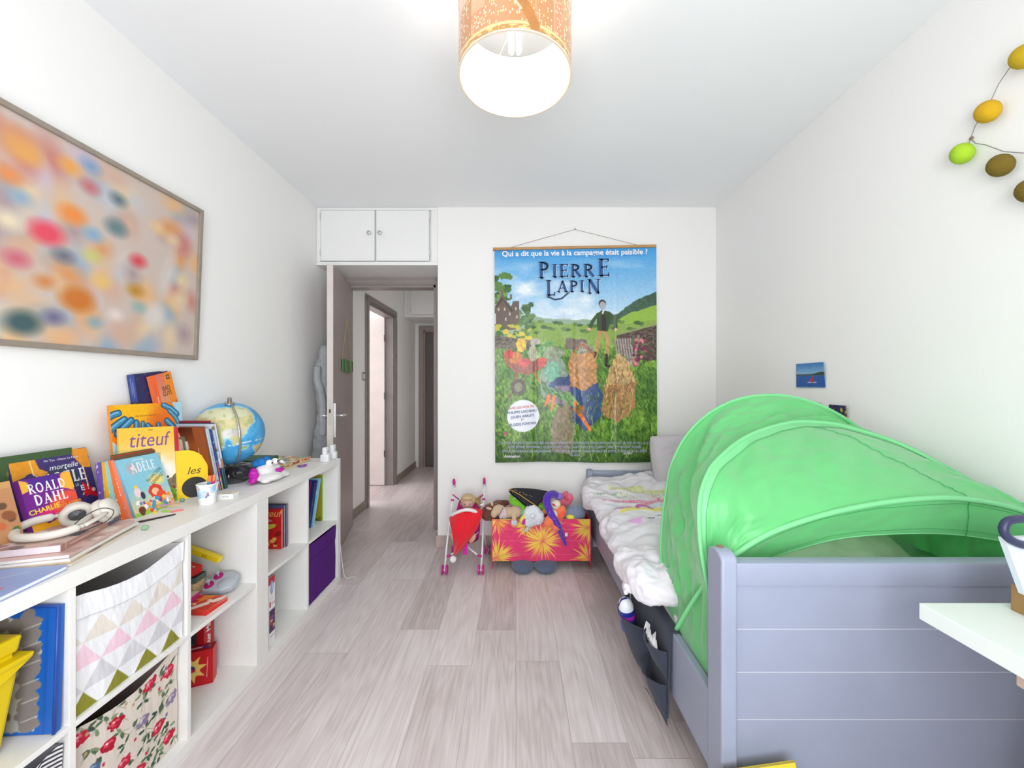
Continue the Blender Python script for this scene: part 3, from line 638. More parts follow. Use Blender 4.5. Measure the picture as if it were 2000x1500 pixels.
# upper cell: jumble of small games
CB = (-1.2, 1.47, ZS)
def flat(label, c, w, d, h, rz, top, base, front=None, name='game_box', cat='game box', tilt=(0, 0), z=None, texts=(), bev=0):
    M = Matrix.Translation(c) @ Matrix.Rotation(rz, 4, 'Z') @ Matrix.Rotation(tilt[0], 4, 'X') @ Matrix.Rotation(tilt[1], 4, 'Y') @ Matrix.Translation((-w/2, -d/2, h))
    o = thing(name, label, cat, M=M)
    # local: x right, y away, z up; pbox front face = top
    pbox(Mesh(), w, d, h, top, base).build('carton', VC(), o, world=False)
    for a in texts: text(o, *a[:-1], **a[-1])
    return o
a = Art(.15, .10, 60, 40, (214, 60, 40)); a.poly([(.02, 0), (.05, 0), (.12, .1), (.07, .1)], (240, 140, 60)).poly([(.075, 0), (.1, 0), (.15, .07), (.15, .1), (.14, .1)], (246, 226, 214)).blobs(8, [(250, 220, 190), (200, 30, 30)], .004, .01, 3)
pz = PZ(395, 1186, ZS); flat('flat red and orange card game box at the front edge of the shelf cell', (-1.205, 1.487, ZS), .17, .10, .020, -.05, a, (206, 36, 30))
a = Art(.13, .09, 40, 30, (222, 206, 186)).line([(.02, .02), (.11, .07)], .002, (160, 140, 130)).line([(.02, .035), (.1, .08)], .002, (160, 140, 130))
flat('open cream and magenta card box lying on the red flat box', (-1.275, 1.48, ZS+.0215), .12, .08, .020, .12, a, (190, 40, 120), tilt=(0, .0))
flat('plain kraft carton under the small red box at the back of the shelf cell', (-1.325, 1.575, ZS), .12, .06, .055, .05, None, (222, 190, 146), cat='carton', name='carton')
flat('dark patterned card box lying on the kraft carton', (-1.32, 1.578, ZS+.056), .12, .06, .022, .08, Art(.12, .07, 40, 20, (60, 30, 50)).blobs(14, [(60, 120, 110), (190, 40, 60), (230, 150, 60)], .003, .009, 5), (90, 110, 100))
o = flat('small red game box with black lettering, tilted on top of the pile', (-1.325, 1.565, ZS+.0965), .115, .06, .03, -.08, Art(.115, .06, 40, 20, (206, 36, 34)).ell(.09, .02, .004, .004, (250, 240, 235)).ell(.1, .035, .004, .004, (250, 240, 235)).ell(.08, .04, .004, .004, (250, 240, 235)), (206, 36, 34), tilt=(0, .22))
text(o, 'DINES', .045, -.0245, .016, (40, 16, 18), name='title', M=Matrix.Rotation(PI/2, 4, 'X'), z=.0006, bold=.02)
o = flat('narrow yellow game box leaning over the red one', (-1.30, 1.63, ZS+.135), .17, .025, .02, -.06, None, (244, 214, 30), tilt=(0, .30))
text(o, 'BIZ', .11, -.016, .012, (150, 128, 10), name='title', M=Matrix.Rotation(PI/2, 4, 'X'), z=.0006)
flat('small white eraser block on the yellow box', (-1.365, 1.60, ZS+.1705), .035, .03, .02, .2, None, (226, 228, 206), tilt=(0, .12), name='eraser_block', cat='block')
o = flat('light blue and white printed cube box at the top of the toy pile', (-1.385, 1.60, ZS+.192), .05, .05, .05, .35, Art(.05, .05, 20, 20, (128, 170, 220)).ell(.025, .02, .016, .013, (240, 240, 248)), (150, 184, 226), name='cube_box', cat='box')
# grey game controller with two magenta dials
GP = mat('grey_plastic', (176, 180, 188), rough=.35, var=.02); MG = mat('magenta_plastic', (178, 32, 110), rough=.3)
Mc = Matrix.Translation((-1.19, 1.575, ZS+.001)) @ Matrix.Rotation(.10, 4, 'Z') @ Matrix.Rotation(.42, 4, 'X')
o = thing('game_console', 'light grey plastic toy console with two magenta dials and levers', 'toy', M=Mc)
m = Mesh(); m.prism([(-.055, 0), (.02, -.005), (.05, .01), (.06, .04), (.05, .075), (.02, .09), (-.03, .088), (-.06, .05)], 2, 0, .03); m.build('console_body', GP, o, world=False, mods=[('BEVEL', dict(width=.008, segments=3))])
m = Mesh(); m.lathe([(.0, .036), (.02, .036), (.028, .03)], (.022, .03, 0), 24); m.build('dome', GP, o, world=False, smooth=50)
for px_, py_ in ((-.035, .022), (-.022, .063)):
    d = Mesh().lathe([(.0, .033), (.016, .033), (.018, .029)], (px_, py_, 0), 24).build('dial', MG, o, world=False, smooth=40)
    Mesh().lathe([(.004, .03), (.004, .045), (.008, .049), (.007, .056), (0, .058)], (px_, py_, 0), 16).build('lever', GP, d, world=False, smooth=50)
# unit 2, near cell: red comics and the tall white box
RC = (200, 34, 34)
a = Art(.245, .205, 90, 80, RC); a.blobs(9, [(230, 190, 90), (150, 20, 26), (240, 170, 80)], .006, .014, 9, box=(.14, .01, .24, .1)).ell(.19, .115, .03, .012, (206, 196, 60), rot=.3)
o = book('red comic album standing in front, yellow title on its cover', (-1.455, 2.012, ZS), (-1.192, 2.012, ZS), (-1.455, 2.012, ZS+.203), .014, a, RC, spine='left')
text(o, 'titeuf', .205, .165, .036, (240, 170, 90), bold=.01, shear=.3, name='title'); text(o, 'c\'est pô malin', .165, .14, .013, (246, 210, 200), name='subtitle')
book('thin dark blue comic album behind the red one', (-1.455, 2.028, ZS), (-1.188, 2.028, ZS), (-1.455, 2.028, ZS+.216), .012, None, (90, 90, 130), spine='left')
book('thin slate comic album resting against the shelf divider', (-1.455, 2.041, ZS), (-1.184, 2.041, ZS), (-1.455, 2.041, ZS+.220), .012, None, (70, 84, 110), spine='left')
book('pink comic album between the red and blue ones', (-1.455, 2.055, ZS), (-1.192, 2.055, ZS), (-1.455, 2.055, ZS+.212), .010, None, (214, 120, 120), spine='left')
book('dark red picture book leaning above the red comic album', (-1.475, 1.93, ZS), (-1.27, 1.93, ZS), (-1.46, 1.99, ZS+.325), .012, Art(.2, .3, 40, 60, (140, 26, 50)).ell(.14, .25, .03, .02, (190, 60, 80)), (140, 26, 50), spine='left')
# tall white and red box
sA = Art(.046, .31, 30, 140, (240, 238, 240)); sA.rect(0, .275, .046, .31, (206, 36, 50)).ell(.023, .262, .012, .034, (60, 84, 160)).ell(.023, .262, .009, .03, (235, 238, 250)).line([(.023, .24), (.023, .285)], .006, (70, 90, 165)).line([(.01, .206), (.036, .208)], .0015, (220, 130, 140))
sA.rect(.006, .17, .016, .195, (190, 60, 70)).rect(.004, .05, .046, .155, (70, 40, 84)).blobs(16, [(160, 60, 70), (220, 140, 90), (110, 70, 150), (240, 200, 150)], .003, .008, 7, box=(.006, .055, .044, .12)).line([(.01, .03), (.04, .034)], .003, (90, 80, 90))
fA = Art(.3, .31, 40, 60, (236, 234, 238)).rect(0, .275, .3, .31, (206, 36, 50))
o = gbox('tall narrow white and red doll box in the lower cell', 1.80, -1.43, -1.125, .046, ZL, .305, fA, (226, 224, 226), side=sA, top=Art(.3, .046, 20, 4, (170, 168, 172)))
text(o, 'HOL', 0, 0, .011, (190, 50, 60), name='title', M=Matrix.Translation((.3055, .175, -.020)) @ Matrix.Rotation(PI/2, 4, 'Y'), align='LEFT')
# unit 2, far cell: picture books
a = Art(.26, .30, 80, 90, (160, 146, 44)); a.line([(.14, .12), (.15, .26)], .004, (90, 110, 30)).line([(.1, .16), (.18, .16)], .003, (110, 60, 20)).poly([(.05, 0), (.26, 0), (.2, .03), (.1, .05)], (90, 84, 30)).blobs(7, [(120, 110, 30), (190, 176, 60)], .004, .012, 2)
book('lime green picture book standing straight at the far side of the shelf cell', (-1.455, 2.425, ZS), (-1.188, 2.425, ZS), (-1.455, 2.425, ZS+.282), .014, a, (140, 196, 40), spine='right')
for i, (lb, y, c, hh, dz, px_) in enumerate([('pale blue picture book leaning beside the lime green one', 2.322, (150, 206, 228), .268, .085, -1.19), ('dark blue picture book leaning behind the pale blue one', 2.306, (36, 56, 140), .26, .08, -1.20), ('navy comic album leaning in the far shelf cell', 2.288, (40, 50, 110), .25, .075, -1.20), ('purple comic album leaning among the blue ones', 2.272, (130, 30, 110), .262, .075, -1.215)]):
    book(lb, (-1.44, y, ZS), (px_, y, ZS), (-1.44, y+dz, ZS+hh), .012, Art(.24, .27, 40, 50, c).blobs(5, [tuple(min(255, q+40) for q in c)], .01, .02, i), c, spine='right', pages=(236, 232, 226))
# ---------------------------------------------------------------- on the top
WRAP = lambda a: a
# books leaning against the left wall (faces toward the room): near group
def lean(label, y0, y1, x0, h, t, front, base, lean_=.07, **k):
    z = ZT; return book(label, (x0, y0, z), (x0, y1, z), (x0-lean_, y0, z+math.sqrt(max(h*h-lean_**2, .001))), t, front, base, **k)
# album with the purple cover
a = Art(.215, .275, 190, 240, (66, 52, 110)); ALB = .21/.215
a.poly([(0, .2), (.05, .215), (.07, .275), (0, .275)], (226, 150, 40), wob=.006, wsc=.02).poly([(.16, .275), (.215, .275), (.215, .2), (.19, .205), (.175, .24)], (228, 146, 44), wob=.004, wsc=.02)
a.line([(.05, .275), (.06, .22), (.1, .19), (.085, .15), (.12, .13)], .022, (232, 156, 50)).line([(.05, .275), (.052, .21), (.085, .18), (.08, .13)], .003, (250, 220, 130)).ell(.125, .175, .055, .055, (60, 66, 96), wob=.01)
a.line([(.19, .21), (.192, .14), (.17, .11)], .004, (246, 210, 120)).poly([(.175, .155), (.2, .13), (.215, .1), (.21, .09), (.19, .105), (.175, .1)], (214, 30, 44)).ell(.205, .12, .006, .007, (246, 200, 180))
a.poly([(.14, .1), (.17, .06), (.21, .08), (.2, .05), (.15, .03), (.12, .07)], (232, 170, 50), wob=.004, wsc=.02).ell(.04, .17, .016, .03, (240, 120, 130), rot=.5).line([(.03, .175), (.055, .185)], .004, (214, 40, 70)).tex(.06, .01)
o = lean('large purple and orange comic album leaning on the wall', 1.136, 1.346, -1.40, .258, .012, a, (64, 50, 106), .065, spine='left')
T1 = .215/.234
text(o, 'ADÈLE', .132, .152, .040, (250, 246, 244), serif=True, name='title', xs=.8); text(o, 'mortelle', .132, .201, .017, (244, 240, 250), shear=.3, name='title_script'); text(o, 'Mr Tan - Diane Le Feyer', .132, .229, .007, (236, 232, 240), name='author'); text(o, 'POUR LE', .14, .136, .008, (240, 240, 244), name='subtitle'); text(o, 'E !', .176, .118, .018, (246, 244, 250), bold=.02, name='subtitle_word')
for i, (c, dy, lb) in enumerate([((70, 96, 60), .0, 'green comic album behind the purple one, only its top edge showing'), ((40, 100, 104), -.05, 'teal comic album hidden mostly behind the purple one'), ((36, 40, 96), -.09, 'navy comic album at the left end of the row along the wall')]):
    lean(lb, 1.06+dy*.6, 1.30+dy, -1.450-.010*i, .256-.004*i, .009, Art(.2, .28, 40, 50, c).blobs(6, [(200, 170, 60), (190, 70, 60)], .006, .016, i+3), c, .012)
# pocket book with the big white lettering
a = Art(.125, .2, 120, 190, (118, 34, 140)); a.poly([(0, 0), (.125, 0), (.125, .055), (.08, .075), (.04, .065), (0, .08)], (246, 176, 40), wob=.008, wsc=.03)
a.ell(.07, .09, .05, .02, (226, 40, 130), soft=.012).ell(.1, .11, .045, .035, (238, 84, 60), soft=.014).poly([(.125, .2), (.105, .2), (.085, .16), (.125, .135)], (248, 180, 60), wob=.008, wsc=.02).poly([(0, .2), (.02, .19), (.015, .165), (0, .16)], (244, 186, 60)).poly([(.02, .2), (.1, .2), (.08, .17), (.02, .17)], (84, 40, 140), soft=.01)
a.rect(.03, .01, .045, .05, (150, 156, 166)).rect(.034, .01, .038, .05, (220, 224, 232))
pBL = PZ(52, 1026, ZT); 
o = book('purple and orange pocket book with large white author lettering, standing before the album', (-1.335, 1.106, ZT), (-1.335, 1.234, ZT), (-1.395, 1.106, ZT+.193), .018, a, (110, 30, 130), spine='left')
text(o, 'ROALD', .062, .157, .029, (250, 246, 250), serif=True, name='author', xs=.82); text(o, 'DAHL', .064, .121, .031, (250, 246, 250), serif=True, name='author', xs=.86); text(o, 'CHARLIE', .04, .1, .014, (250, 214, 60), bold=.03, rot=.06, name='title'); text(o, 'ET LA', .082, .112, .005, (250, 210, 90), name='subtitle'); text(o, 'CHOCOLATERIE', .092, .1, .0085, (248, 180, 70), bold=.02, rot=.06, name='subtitle'); text(o, 'Illustré', .07, .083, .005, (250, 190, 210), name='credit')
a = Art(.2, .24, 80, 100, (196, 140, 96)); a.blobs(40, [(210, 110, 70), (96, 70, 60), (230, 190, 160), (150, 90, 60), (80, 110, 60)], .006, .016, 12, box=(0, 0, .2, .15)); a.rect(0, .22, .2, .24, (206, 158, 100)).ell(.17, .168, .011, .011, (110, 80, 60))
o = book('reddish-brown comic album at the left edge of the picture, red letters on its cover', (-1.315, .88, ZT), (-1.315, 1.068, ZT), (-1.37, .88, ZT+.203), .012, a, (180, 130, 90), spine='right', edge=.002)
text(o, 'ILL', .125, .165, .04, (206, 60, 60), bold=.01, xs=.6, name='title')
# row of small comic albums
cols = [((110, 84, 170), 'purple'), ((236, 176, 50), 'yellow'), ((150, 208, 214), 'turquoise'), ((240, 120, 60), 'orange'), ((246, 140, 110), 'salmon')]
a = Art(.16, .215, 150, 200, (140, 202, 222)); a.grad(0, (250, 214, 150), .1, (140, 202, 222), (a.y < .1)*1.0)
for k in range(20): t = k*PI/10; a.line([(.045, .175), (.045+.026*math.cos(t), .175+.026*math.sin(t))], .0012, (240, 130, 120))
a.ell(.045, .175, .006, .006, (250, 220, 214)).ell(.12, .115, .03, .02, (250, 226, 130), soft=.02)
a.poly([(0, 0), (.16, 0), (.16, .03), (.06, .022), (0, .012)], (160, 204, 70), wob=.004, wsc=.02).ell(.1, .075, .026, .026, (226, 64, 40), wob=.006).ell(.1, .072, .014, .014, (250, 196, 160)).ell(.118, .055, .018, .016, (236, 80, 50), wob=.005)
a.blobs(70, [(240, 80, 60), (250, 200, 80), (250, 246, 240), (120, 70, 130), (240, 150, 60), (240, 170, 190), (90, 60, 50), (80, 150, 190)], .003, .008, 8, box=(.02, .008, .155, .05)).ell(.035, .085, .012, .018, (250, 216, 220)).ell(.05, .07, .008, .014, (50, 50, 80)).ell(.035, .106, .007, .006, (250, 210, 80)).ell(.03, .02, .013, .013, (110, 60, 40)).tex(.03, .006)
BLx, BRx = PZ(262, 1013, ZT), PZ(345, 986, ZT)
f_BL, f_BR = Vector((-1.312, BLx.y+.004, ZT)), Vector((-1.312, BLx.y+.164, ZT))
o = book('light blue comic album at the front of the row, red-haired crowd scene on its cover', f_BL, f_BR, f_BL+Vector((-.072, 0, .200)), .010, a, (120, 180, 206), spine='left')
text(o, 'ADÈLE', .088, .155, .036, (248, 248, 250), serif=True, name='title', xs=.72); text(o, 'mortelle', .075, .198, .009, (240, 246, 250), shear=.3, name='title_script'); text(o, 'RécréACTION', .118, .128, .013, (60, 56, 60), rot=.5, xs=.7, name='subtitle'); text(o, 'GÉNÉRALE !', .128, .112, .013, (60, 56, 60), rot=.5, xs=.7, name='subtitle')
for i, (c, nm) in enumerate(cols[::-1]):
    d = Vector((-.0122*(i+1), -.010*(i+1), .0))
    book(f'{nm} comic album stacked {["directly", "second", "third", "fourth", "fifth"][i]} behind the light blue one', f_BL+d, f_BR+d, f_BL+d+Vector((-.066+.012*i, 0, .202)), .0105, None, c, spine='left', spine_art=Art(.006, .2, 3, 60, c).blobs(10, [(255, 250, 240)], .0006, .003, i))
for i, (c, nm) in enumerate([((110, 84, 60), 'brown'), ((206, 70, 50), 'red'), ((80, 110, 60), 'green')]):
    book(f'{nm} comic album lying highest along the wall behind the row of small albums', (-1.384-.0045*i, 1.365, ZT), (-1.384-.0045*i, 1.52, ZT), (-1.389-.0045*i, 1.365, ZT+.212+.003*i), .004, None, c, spine='left')
# big album with the purple title word on yellow
a = Art(.22, .30, 150, 200, (250, 240, 210)); a.grad(.1, (250, 246, 232), .26, (248, 196, 70))
a.ell(.16, .13, .05, .03, (252, 250, 244), soft=.03).ell(.13, .17, .04, .025, (252, 248, 236), soft=.02).ell(.2, .07, .03, .025, (150, 130, 110), wob=.01).ell(.22, .085, .02, .02, (120, 110, 90), wob=.008).poly([(.12, 0), (.22, 0), (.22, .05), (.17, .06), (.13, .03)], (120, 176, 50), wob=.006, wsc=.02).ell(.19, .02, .03, .012, (100, 150, 40)).blobs(10, [(160, 60, 50), (90, 70, 50)], .002, .005, 4, box=(.15, .02, .22, .06)).line([(.155, .19), (.15, .13)], .006, (240, 180, 90)).ell(.185, .1, .0045, .0055, (60, 60, 60))
tBR = Vector((-1.350, 1.575, ZT)); tBL = Vector((-1.398, 1.400, ZT+.010)); 
o = book('tall yellow and cream comic album with a purple handwritten title', tBL, tBR, tBL+Vector((-.045, .0, .294)), .010, a, (238, 198, 90), spine='left', pages=(235, 225, 200))
text(o, 'titeuf', .092, .225, .056, (132, 84, 160), shear=.2, name='title', xs=.8, bold=.0); text(o, 'L\'INCROYABLE ALBUM', .075, .19, .008, (170, 140, 60), name='subtitle'); text(o, 'ZEP', .1, .283, .007, (120, 90, 40), name='author')
for i, (c, nm) in enumerate([((196, 60, 80), 'crimson'), ((226, 60, 50), 'red'), ((240, 170, 180), 'pink')]):
    d = Vector((-.004, .014, 0))*(i+1)
    book(f'{nm} comic album right behind the yellow titled one', tBL+d, tBR+d, tBL+d+Vector((-.042, 0, .288)), .0105, None, c, spine='right', pages=(240, 200, 200), spine_art=Art(.006, .29, 3, 80, c).blobs(16, [(255, 230, 220)], .0006, .003, i+4))
# yellow book with black disc
a = Art(.2, .24, 120, 140, (240, 200, 20)); a.ell(.15, .05, .05, .05, (40, 34, 34)).ell(.15, .05, .03, .03, (56, 48, 46)).ell(.15, .05, .013, .013, (240, 140, 50))
yL, yR = Vector((-1.385, 1.545, ZT)), Vector((-1.288, 1.658, ZT))
yu = (yR-yL).normalized()
Mx, w_, h_ = frame(yL, yR, yL+Vector((-.04, .0, .2)))
o = thing('picture_book', 'round-topped yellow board book with a black disc at its corner', 'book', M=Mx)
pl2 = [(0, 0), (w_, 0), (w_, .11)]+[(w_-.075+.075*math.cos(t)-.0, .11+.085*math.sin(t)) for t in np.linspace(.1, PI/2, 8)]+[(0, .195)]
Mesh().prism(pl2, 2, -.012, 0, (240, 200, 20)).build('cover', VC(), o, world=False)
m = Mesh().lathe([(0, .0006), (.042, .0006), (.042, -.001)], (w_-.045, .04, 0), 32, (40, 34, 34)); m.build('black_disc', VC(), o, world=False)
Mesh().lathe([(0, .0012), (.012, .0012), (.012, .0)], (w_-.03, .035, 0), 20, (240, 140, 50)).build('disc_label', VC(), o, world=False)
text(o, 'les', w_-.048, .095, .03, (70, 54, 20), shear=.3, z=.001, name='title')
# big orange picture book
a = Art(.30, .385, 200, 240, (176, 214, 226)); a.ell(.12, .33, .15, .12, (240, 130, 30), wob=.006).ell(.08, .36, .09, .06, (252, 190, 30), soft=.05).ell(.2, .3, .05, .05, (232, 110, 30), soft=.05)
for i, (x0, y0, x1, y1, r) in enumerate([(-.01, .34, .03, .355, .017), (.0, .3, .05, .33, .018), (.02, .28, .075, .325, .018), (.085, .27, .095, .315, .016), (.11, .27, .12, .31, .013), (.14, .3, .16, .26, .014), (.185, .3, .18, .26, .013), (.215, .375, .275, .335, .016), (.24, .35, .285, .285, .013), (.225, .31, .27, .25, .018), (.215, .275, .25, .2, .018)]):
    a.line([(x0, y0), ((x0+x1)/2+.004, (y0+y1)/2+.004), (x1, y1)], r*1.5, (26, 70, 104)).line([(x0, y0), ((x0+x1)/2+.004, (y0+y1)/2+.004), (x1, y1)], r*1.1, (64, 134, 176)).line([(x0-.001, y0+.003), ((x0+x1)/2+.003, (y0+y1)/2+.007), (x1-.001, y1+.003)], r*.35, (120, 186, 214))
a.ell(.26, .17, .05, .03, (40, 150, 180), wob=.004).ell(.25, .2, .03, .02, (150, 90, 60), wob=.01).poly([(.05, .24), (.25, .24), (.25, 0), (.05, 0)], (120, 80, 50), soft=.03).tex(.08, .004, seed=9)
oBR = Vector((-1.412, 1.705, ZT)); oBL = Vector((-1.424, 1.415, ZT))
o = book('large orange picture book with fat blue sausage shapes, behind the yellow album', oBL, oBR, oBL+Vector((-.034, .0, .388)), .010, a, (226, 140, 50), spine='left', pages=(250, 248, 244))
text(o, 'une histoire illustrée', .13, .34, .0075, (150, 80, 20), name='author')
# hidden carton carries the two pocket books above
o = thing('carton', 'flat brown carton standing between the big orange book and the wall', 'carton', (-1.487, 1.58, ZT))
Mesh().box(-1.502, -1.462, 1.50, 1.72, ZT, ZT+.292, (176, 140, 100)).build('carton_body', VC(), o)
a = Art(.14, .21, 80, 120, (44, 44, 92)); a.blobs(20, [(210, 210, 230)], .0006, .0012, 4)
b0 = Vector((-1.492, 1.50, ZT+.325))
s_ = Art(.03, .21, 14, 80, (52, 70, 140)); s_.rect(0, 0, .03, .1, (40, 38, 44)).line([(.012, .13), (.012, .195)], .002, (180, 176, 196)).line([(.02, .12), (.02, .18)], .002, (180, 176, 196)).ell(.016, .09, .005, .006, (236, 200, 60))
M_b, _, _ = frame((-1.465, 1.485, ZT+.328), (-1.47, 1.64, ZT+.328), (-1.475, 1.475, ZT+.54))
o = book('dark blue pocket book perched highest, leaning on the wall', (-1.466, 1.55, ZT+.294), (-1.466, 1.695, ZT+.314), (-1.470, 1.520, ZT+.500), .030, a, (44, 44, 92), spine='left', spine_art=s_)
a = Art(.12, .18, 90, 140, (240, 140, 40)); a.rect(0, 0, .034, .18, (246, 104, 56)).grad(0, (216, 180, 130), .18, (226, 116, 90), (a.x > .034)*(a.x < .08)*1.0).ell(.12, .03, .03, .04, (214, 96, 30), wob=.004).rect(.088, .155, .106, .172, (40, 36, 36)).rect(.091, .158, .103, .169, (180, 130, 90)).ell(.075, .05, .011, .011, (110, 100, 100)).blobs(6, [(110, 90, 70), (240, 210, 160)], .002, .006, 3, box=(.045, .01, .09, .06)).line([(.018, .09), (.02, .15)], .0015, (160, 60, 40)).line([(.02, .04), (.021, .1)], .0035, (250, 220, 190))
o = book('orange pocket book leaning in front of the dark blue one', (-1.453, 1.615, ZT+.300), (-1.453, 1.715, ZT+.325), (-1.456, 1.522, ZT+.476), .010, a, (240, 120, 60), spine='left')
text(o, 'BAD', .064, .128, .02, (60, 40, 40), xs=.7, bold=.01, name='title'); text(o, 'GUYS', .064, .106, .02, (60, 40, 40), xs=.62, bold=.01, name='title')
# frontal group: spines toward the room, leaning toward the camera
def front_book(label, Y, xr, w, h, t, base, front=None, spine=None, dy=-.07, texts=(), pages=(238, 234, 226), stxt=None):
    o = book(label, (xr-w, Y, ZT), (xr, Y, ZT), (xr-w, Y+dy, ZT+h), t, front, base, spine='right', spine_art=spine, pages=pages)
    if stxt: text(o, stxt[0], 0, 0, stxt[1], stxt[2], name='title', align='CENTER', M=Matrix.Translation((w+.0004, h*.5, -t/2)) @ Matrix.Rotation(PI/2, 4, 'Y') @ Matrix.Rotation(-PI/2, 4, 'Z') @ Matrix.Translation((0, -stxt[1]/2, 0)))
    return o
a = Art(.2, .29, 110, 150, (132, 66, 34)); a.grad(.2, (150, 76, 36), .29, (70, 30, 16), (a.x > 0)*1.0); a.rect(0, 0, .10, .26, (150, 160, 50)).ell(.06, .17, .05, .07, (196, 196, 70), wob=.01)
for k in range(9): t = .3+k*.3; a.line([(.07, .03), (.07+.03*math.cos(t), .06+.05*math.sin(t)), (.07+.05*math.cos(t+.2), .07+.07*math.sin(t))], .002, (90, 84, 20))
a.line([(.02, .25), (.06, .265), (.11, .24), (.12, .17)], .008, (110, 84, 30)).line([(.02, .25), (.06, .265), (.11, .24)], .003, (200, 170, 90)); a.rect(.155, .0, .2, .29, (140, 70, 34)).line([(.16, .08), (.165, .2)], .003, (200, 160, 130)).line([(.183, .02), (.197, .024)], .005, (230, 180, 80))
front_book('brown picture book with a lime tree drawing, leaning in the row', 1.70, -1.292, .20, .285, .012, (136, 68, 34), a)
s1 = Art(.012, .29, 6, 90, (190, 216, 226)); s1.rect(0, 0, .012, .05, (220, 60, 70))
front_book('pale blue picture book second in the leaning row, small black spine title', 1.714, -1.288, .21, .275, .013, (196, 214, 222), None, s1, stxt=('La grande vague pour le trône', .007, (60, 60, 70)))
s1 = Art(.012, .28, 6, 90, (40, 66, 140)); s1.rect(0, 0, .012, .06, (236, 200, 80)).rect(0, .06, .012, .13, (214, 60, 60)).blobs(14, [(230, 230, 240), (220, 90, 70)], .001, .004, 5)
front_book('dark blue and red picture book third in the leaning row', 1.729, -1.286, .21, .27, .012, (44, 70, 140), None, s1)
a = Art(.22, .3, 90, 120, (206, 216, 226)); a.rect(0, 0, .22, .1, (30, 84, 90)).blobs(16, [(190, 200, 214), (160, 120, 90), (120, 140, 170), (236, 236, 240)], .006, .016, 9, box=(.14, .12, .22, .29))
s1 = Art(.01, .3, 5, 90, (226, 232, 240)); s1.rect(0, 0, .01, .1, (26, 78, 84)).rect(0, .1, .01, .14, (200, 130, 70))
front_book('white and dark green picture book, last in the leaning row beside the globe', 1.745, -1.281, .22, .295, .014, (50, 90, 100), a, s1)
front_book('maroon picture book at the back of the leaning row', 1.757, -1.31, .19, .305, .010, (140, 20, 50))
for i, (c, hh) in enumerate([((196, 180, 164), .235), ((110, 116, 84), .245), ((214, 206, 198), .225)]):
    book(['beige magazine', 'olive magazine', 'pale magazine'][i]+' standing in front of the brown picture book', (-1.478, 1.672+.007*i, ZT), (-1.378+.006*i, 1.672+.007*i, ZT), (-1.478, 1.625+.007*i, ZT+hh), .006, None, c, spine='right', hard=False, pages=(214, 208, 204), spine_art=(196, 192, 186), name='magazine', cat='magazine')
# ---- globe
GC = Vector((-1.356, 1.866, 1.002)); GR = .147
o = thing('globe', 'blue desk globe with a silver meridian arm, turned to show Asia', 'globe', (GC.x, GC.y, ZT))
ns = 180; V = []; th2 = np.linspace(0, PI, ns//2+1); ph = np.linspace(0, 2*PI, ns+1)
T_, Ph = np.meshgrid(th2, ph, indexing='ij')
D = np.stack([np.sin(T_)*np.cos(Ph), np.sin(T_)*np.sin(Ph), np.cos(T_)], -1)
Rg = np.array((Matrix.Rotation(math.radians(12), 3, 'Y') @ Matrix.Rotation(math.radians(14), 3, 'X')))
Dw = D @ Rg.T
cdir = -np.array(GC-Vector((0, 0, H))); cdir /= np.linalg.norm(cdir)
er = np.cross([0, 0, 1], cdir); er /= np.linalg.norm(er); eu = np.cross(cdir, er)
sxx, syy, szz = Dw @ er, Dw @ eu, Dw @ cdir
A2 = Art(2, 2, 1, 1); A2.x = sxx+1; A2.y = syy+1; A2.px = .02; A2.c = np.ones(sxx.shape+(3,))*np.array((64, 158, 214.))
n0 = fbm(sxx*5+9, syy*5+szz*3+9, 3); A2.put((n0 > .55)*.3, (120, 196, 232))
front_ = szz > -.15
def land(pts, c, wob=.05): 
    d = A2.sd_poly([(x+1, y+1) for x, y in pts])+(fbm(sxx*6+5, syy*6+5, 7)-.5)*wob*2
    A2.put((.5-(d-.035)/.03)*front_*.8, (170, 216, 232)); A2.put((.5-d/.02)*front_, c); return d
land([(-.98, .3), (-.8, .55), (-.55, .72), (-.1, .82), (.35, .78), (.6, .6), (.66, .35), (.5, .15), (.46, -.05), (.3, -.12), (.24, -.35), (.12, -.38), (.05, -.12), (-.1, -.08), (-.12, -.42), (-.24, -.5), (-.32, -.2), (-.5, -.1), (-.62, -.28), (-.78, -.2), (-.85, .05)], (198, 194, 138), .08)
land([(-1.0, -.1), (-.8, -.22), (-.7, -.5), (-.9, -.7), (-1.1, -.5)], (206, 190, 130))
land([(.62, -.45), (.9, -.38), (.95, -.6), (.7, -.7)], (206, 178, 110), .06); land([(.3, -.45), (.5, -.42), (.48, -.5), (.32, -.52)], (150, 180, 110), .03)
lm = (A2.c[..., 2] < 170) & (A2.c[..., 0] > 140)
A2.put(lm*(fbm(sxx*3, syy*3, 12) > .52)*.55, (226, 206, 160)); A2.put(lm*(A2.sd_ell(1.12, 1.02, .28, .12, .2) < 0)*.8, (196, 186, 200)); A2.put(lm*(A2.sd_ell(.9, 1.6, .6, .18) < 0)*.6, (214, 220, 196)); A2.put(lm*(fbm(sxx*9, syy*9, 15) > .6)*.4, (150, 164, 96))
A2.put((np.abs(syy+.38-.16*sxx) < .008)*front_*.9, (236, 244, 248))
Mesh().grid(np.array(GC)+Dw*GR, A2.c).build('sphere', mat('globe_print', vc=True, rough=.3, coat=.2), o, smooth=True)
ax = Rg @ np.array([0, 0, 1.]); pole = np.array(GC)+ax*(GR+.004)
SIL = mat('silver_metal', (176, 172, 166), rough=.3, metal=.85)
side = -(cdir-ax*(cdir@ax)); side = -side; side /= np.linalg.norm(side)
cr_ = np.cross(ax, side); sd2 = side*.96-cr_*-.28; sd2 /= np.linalg.norm(sd2)
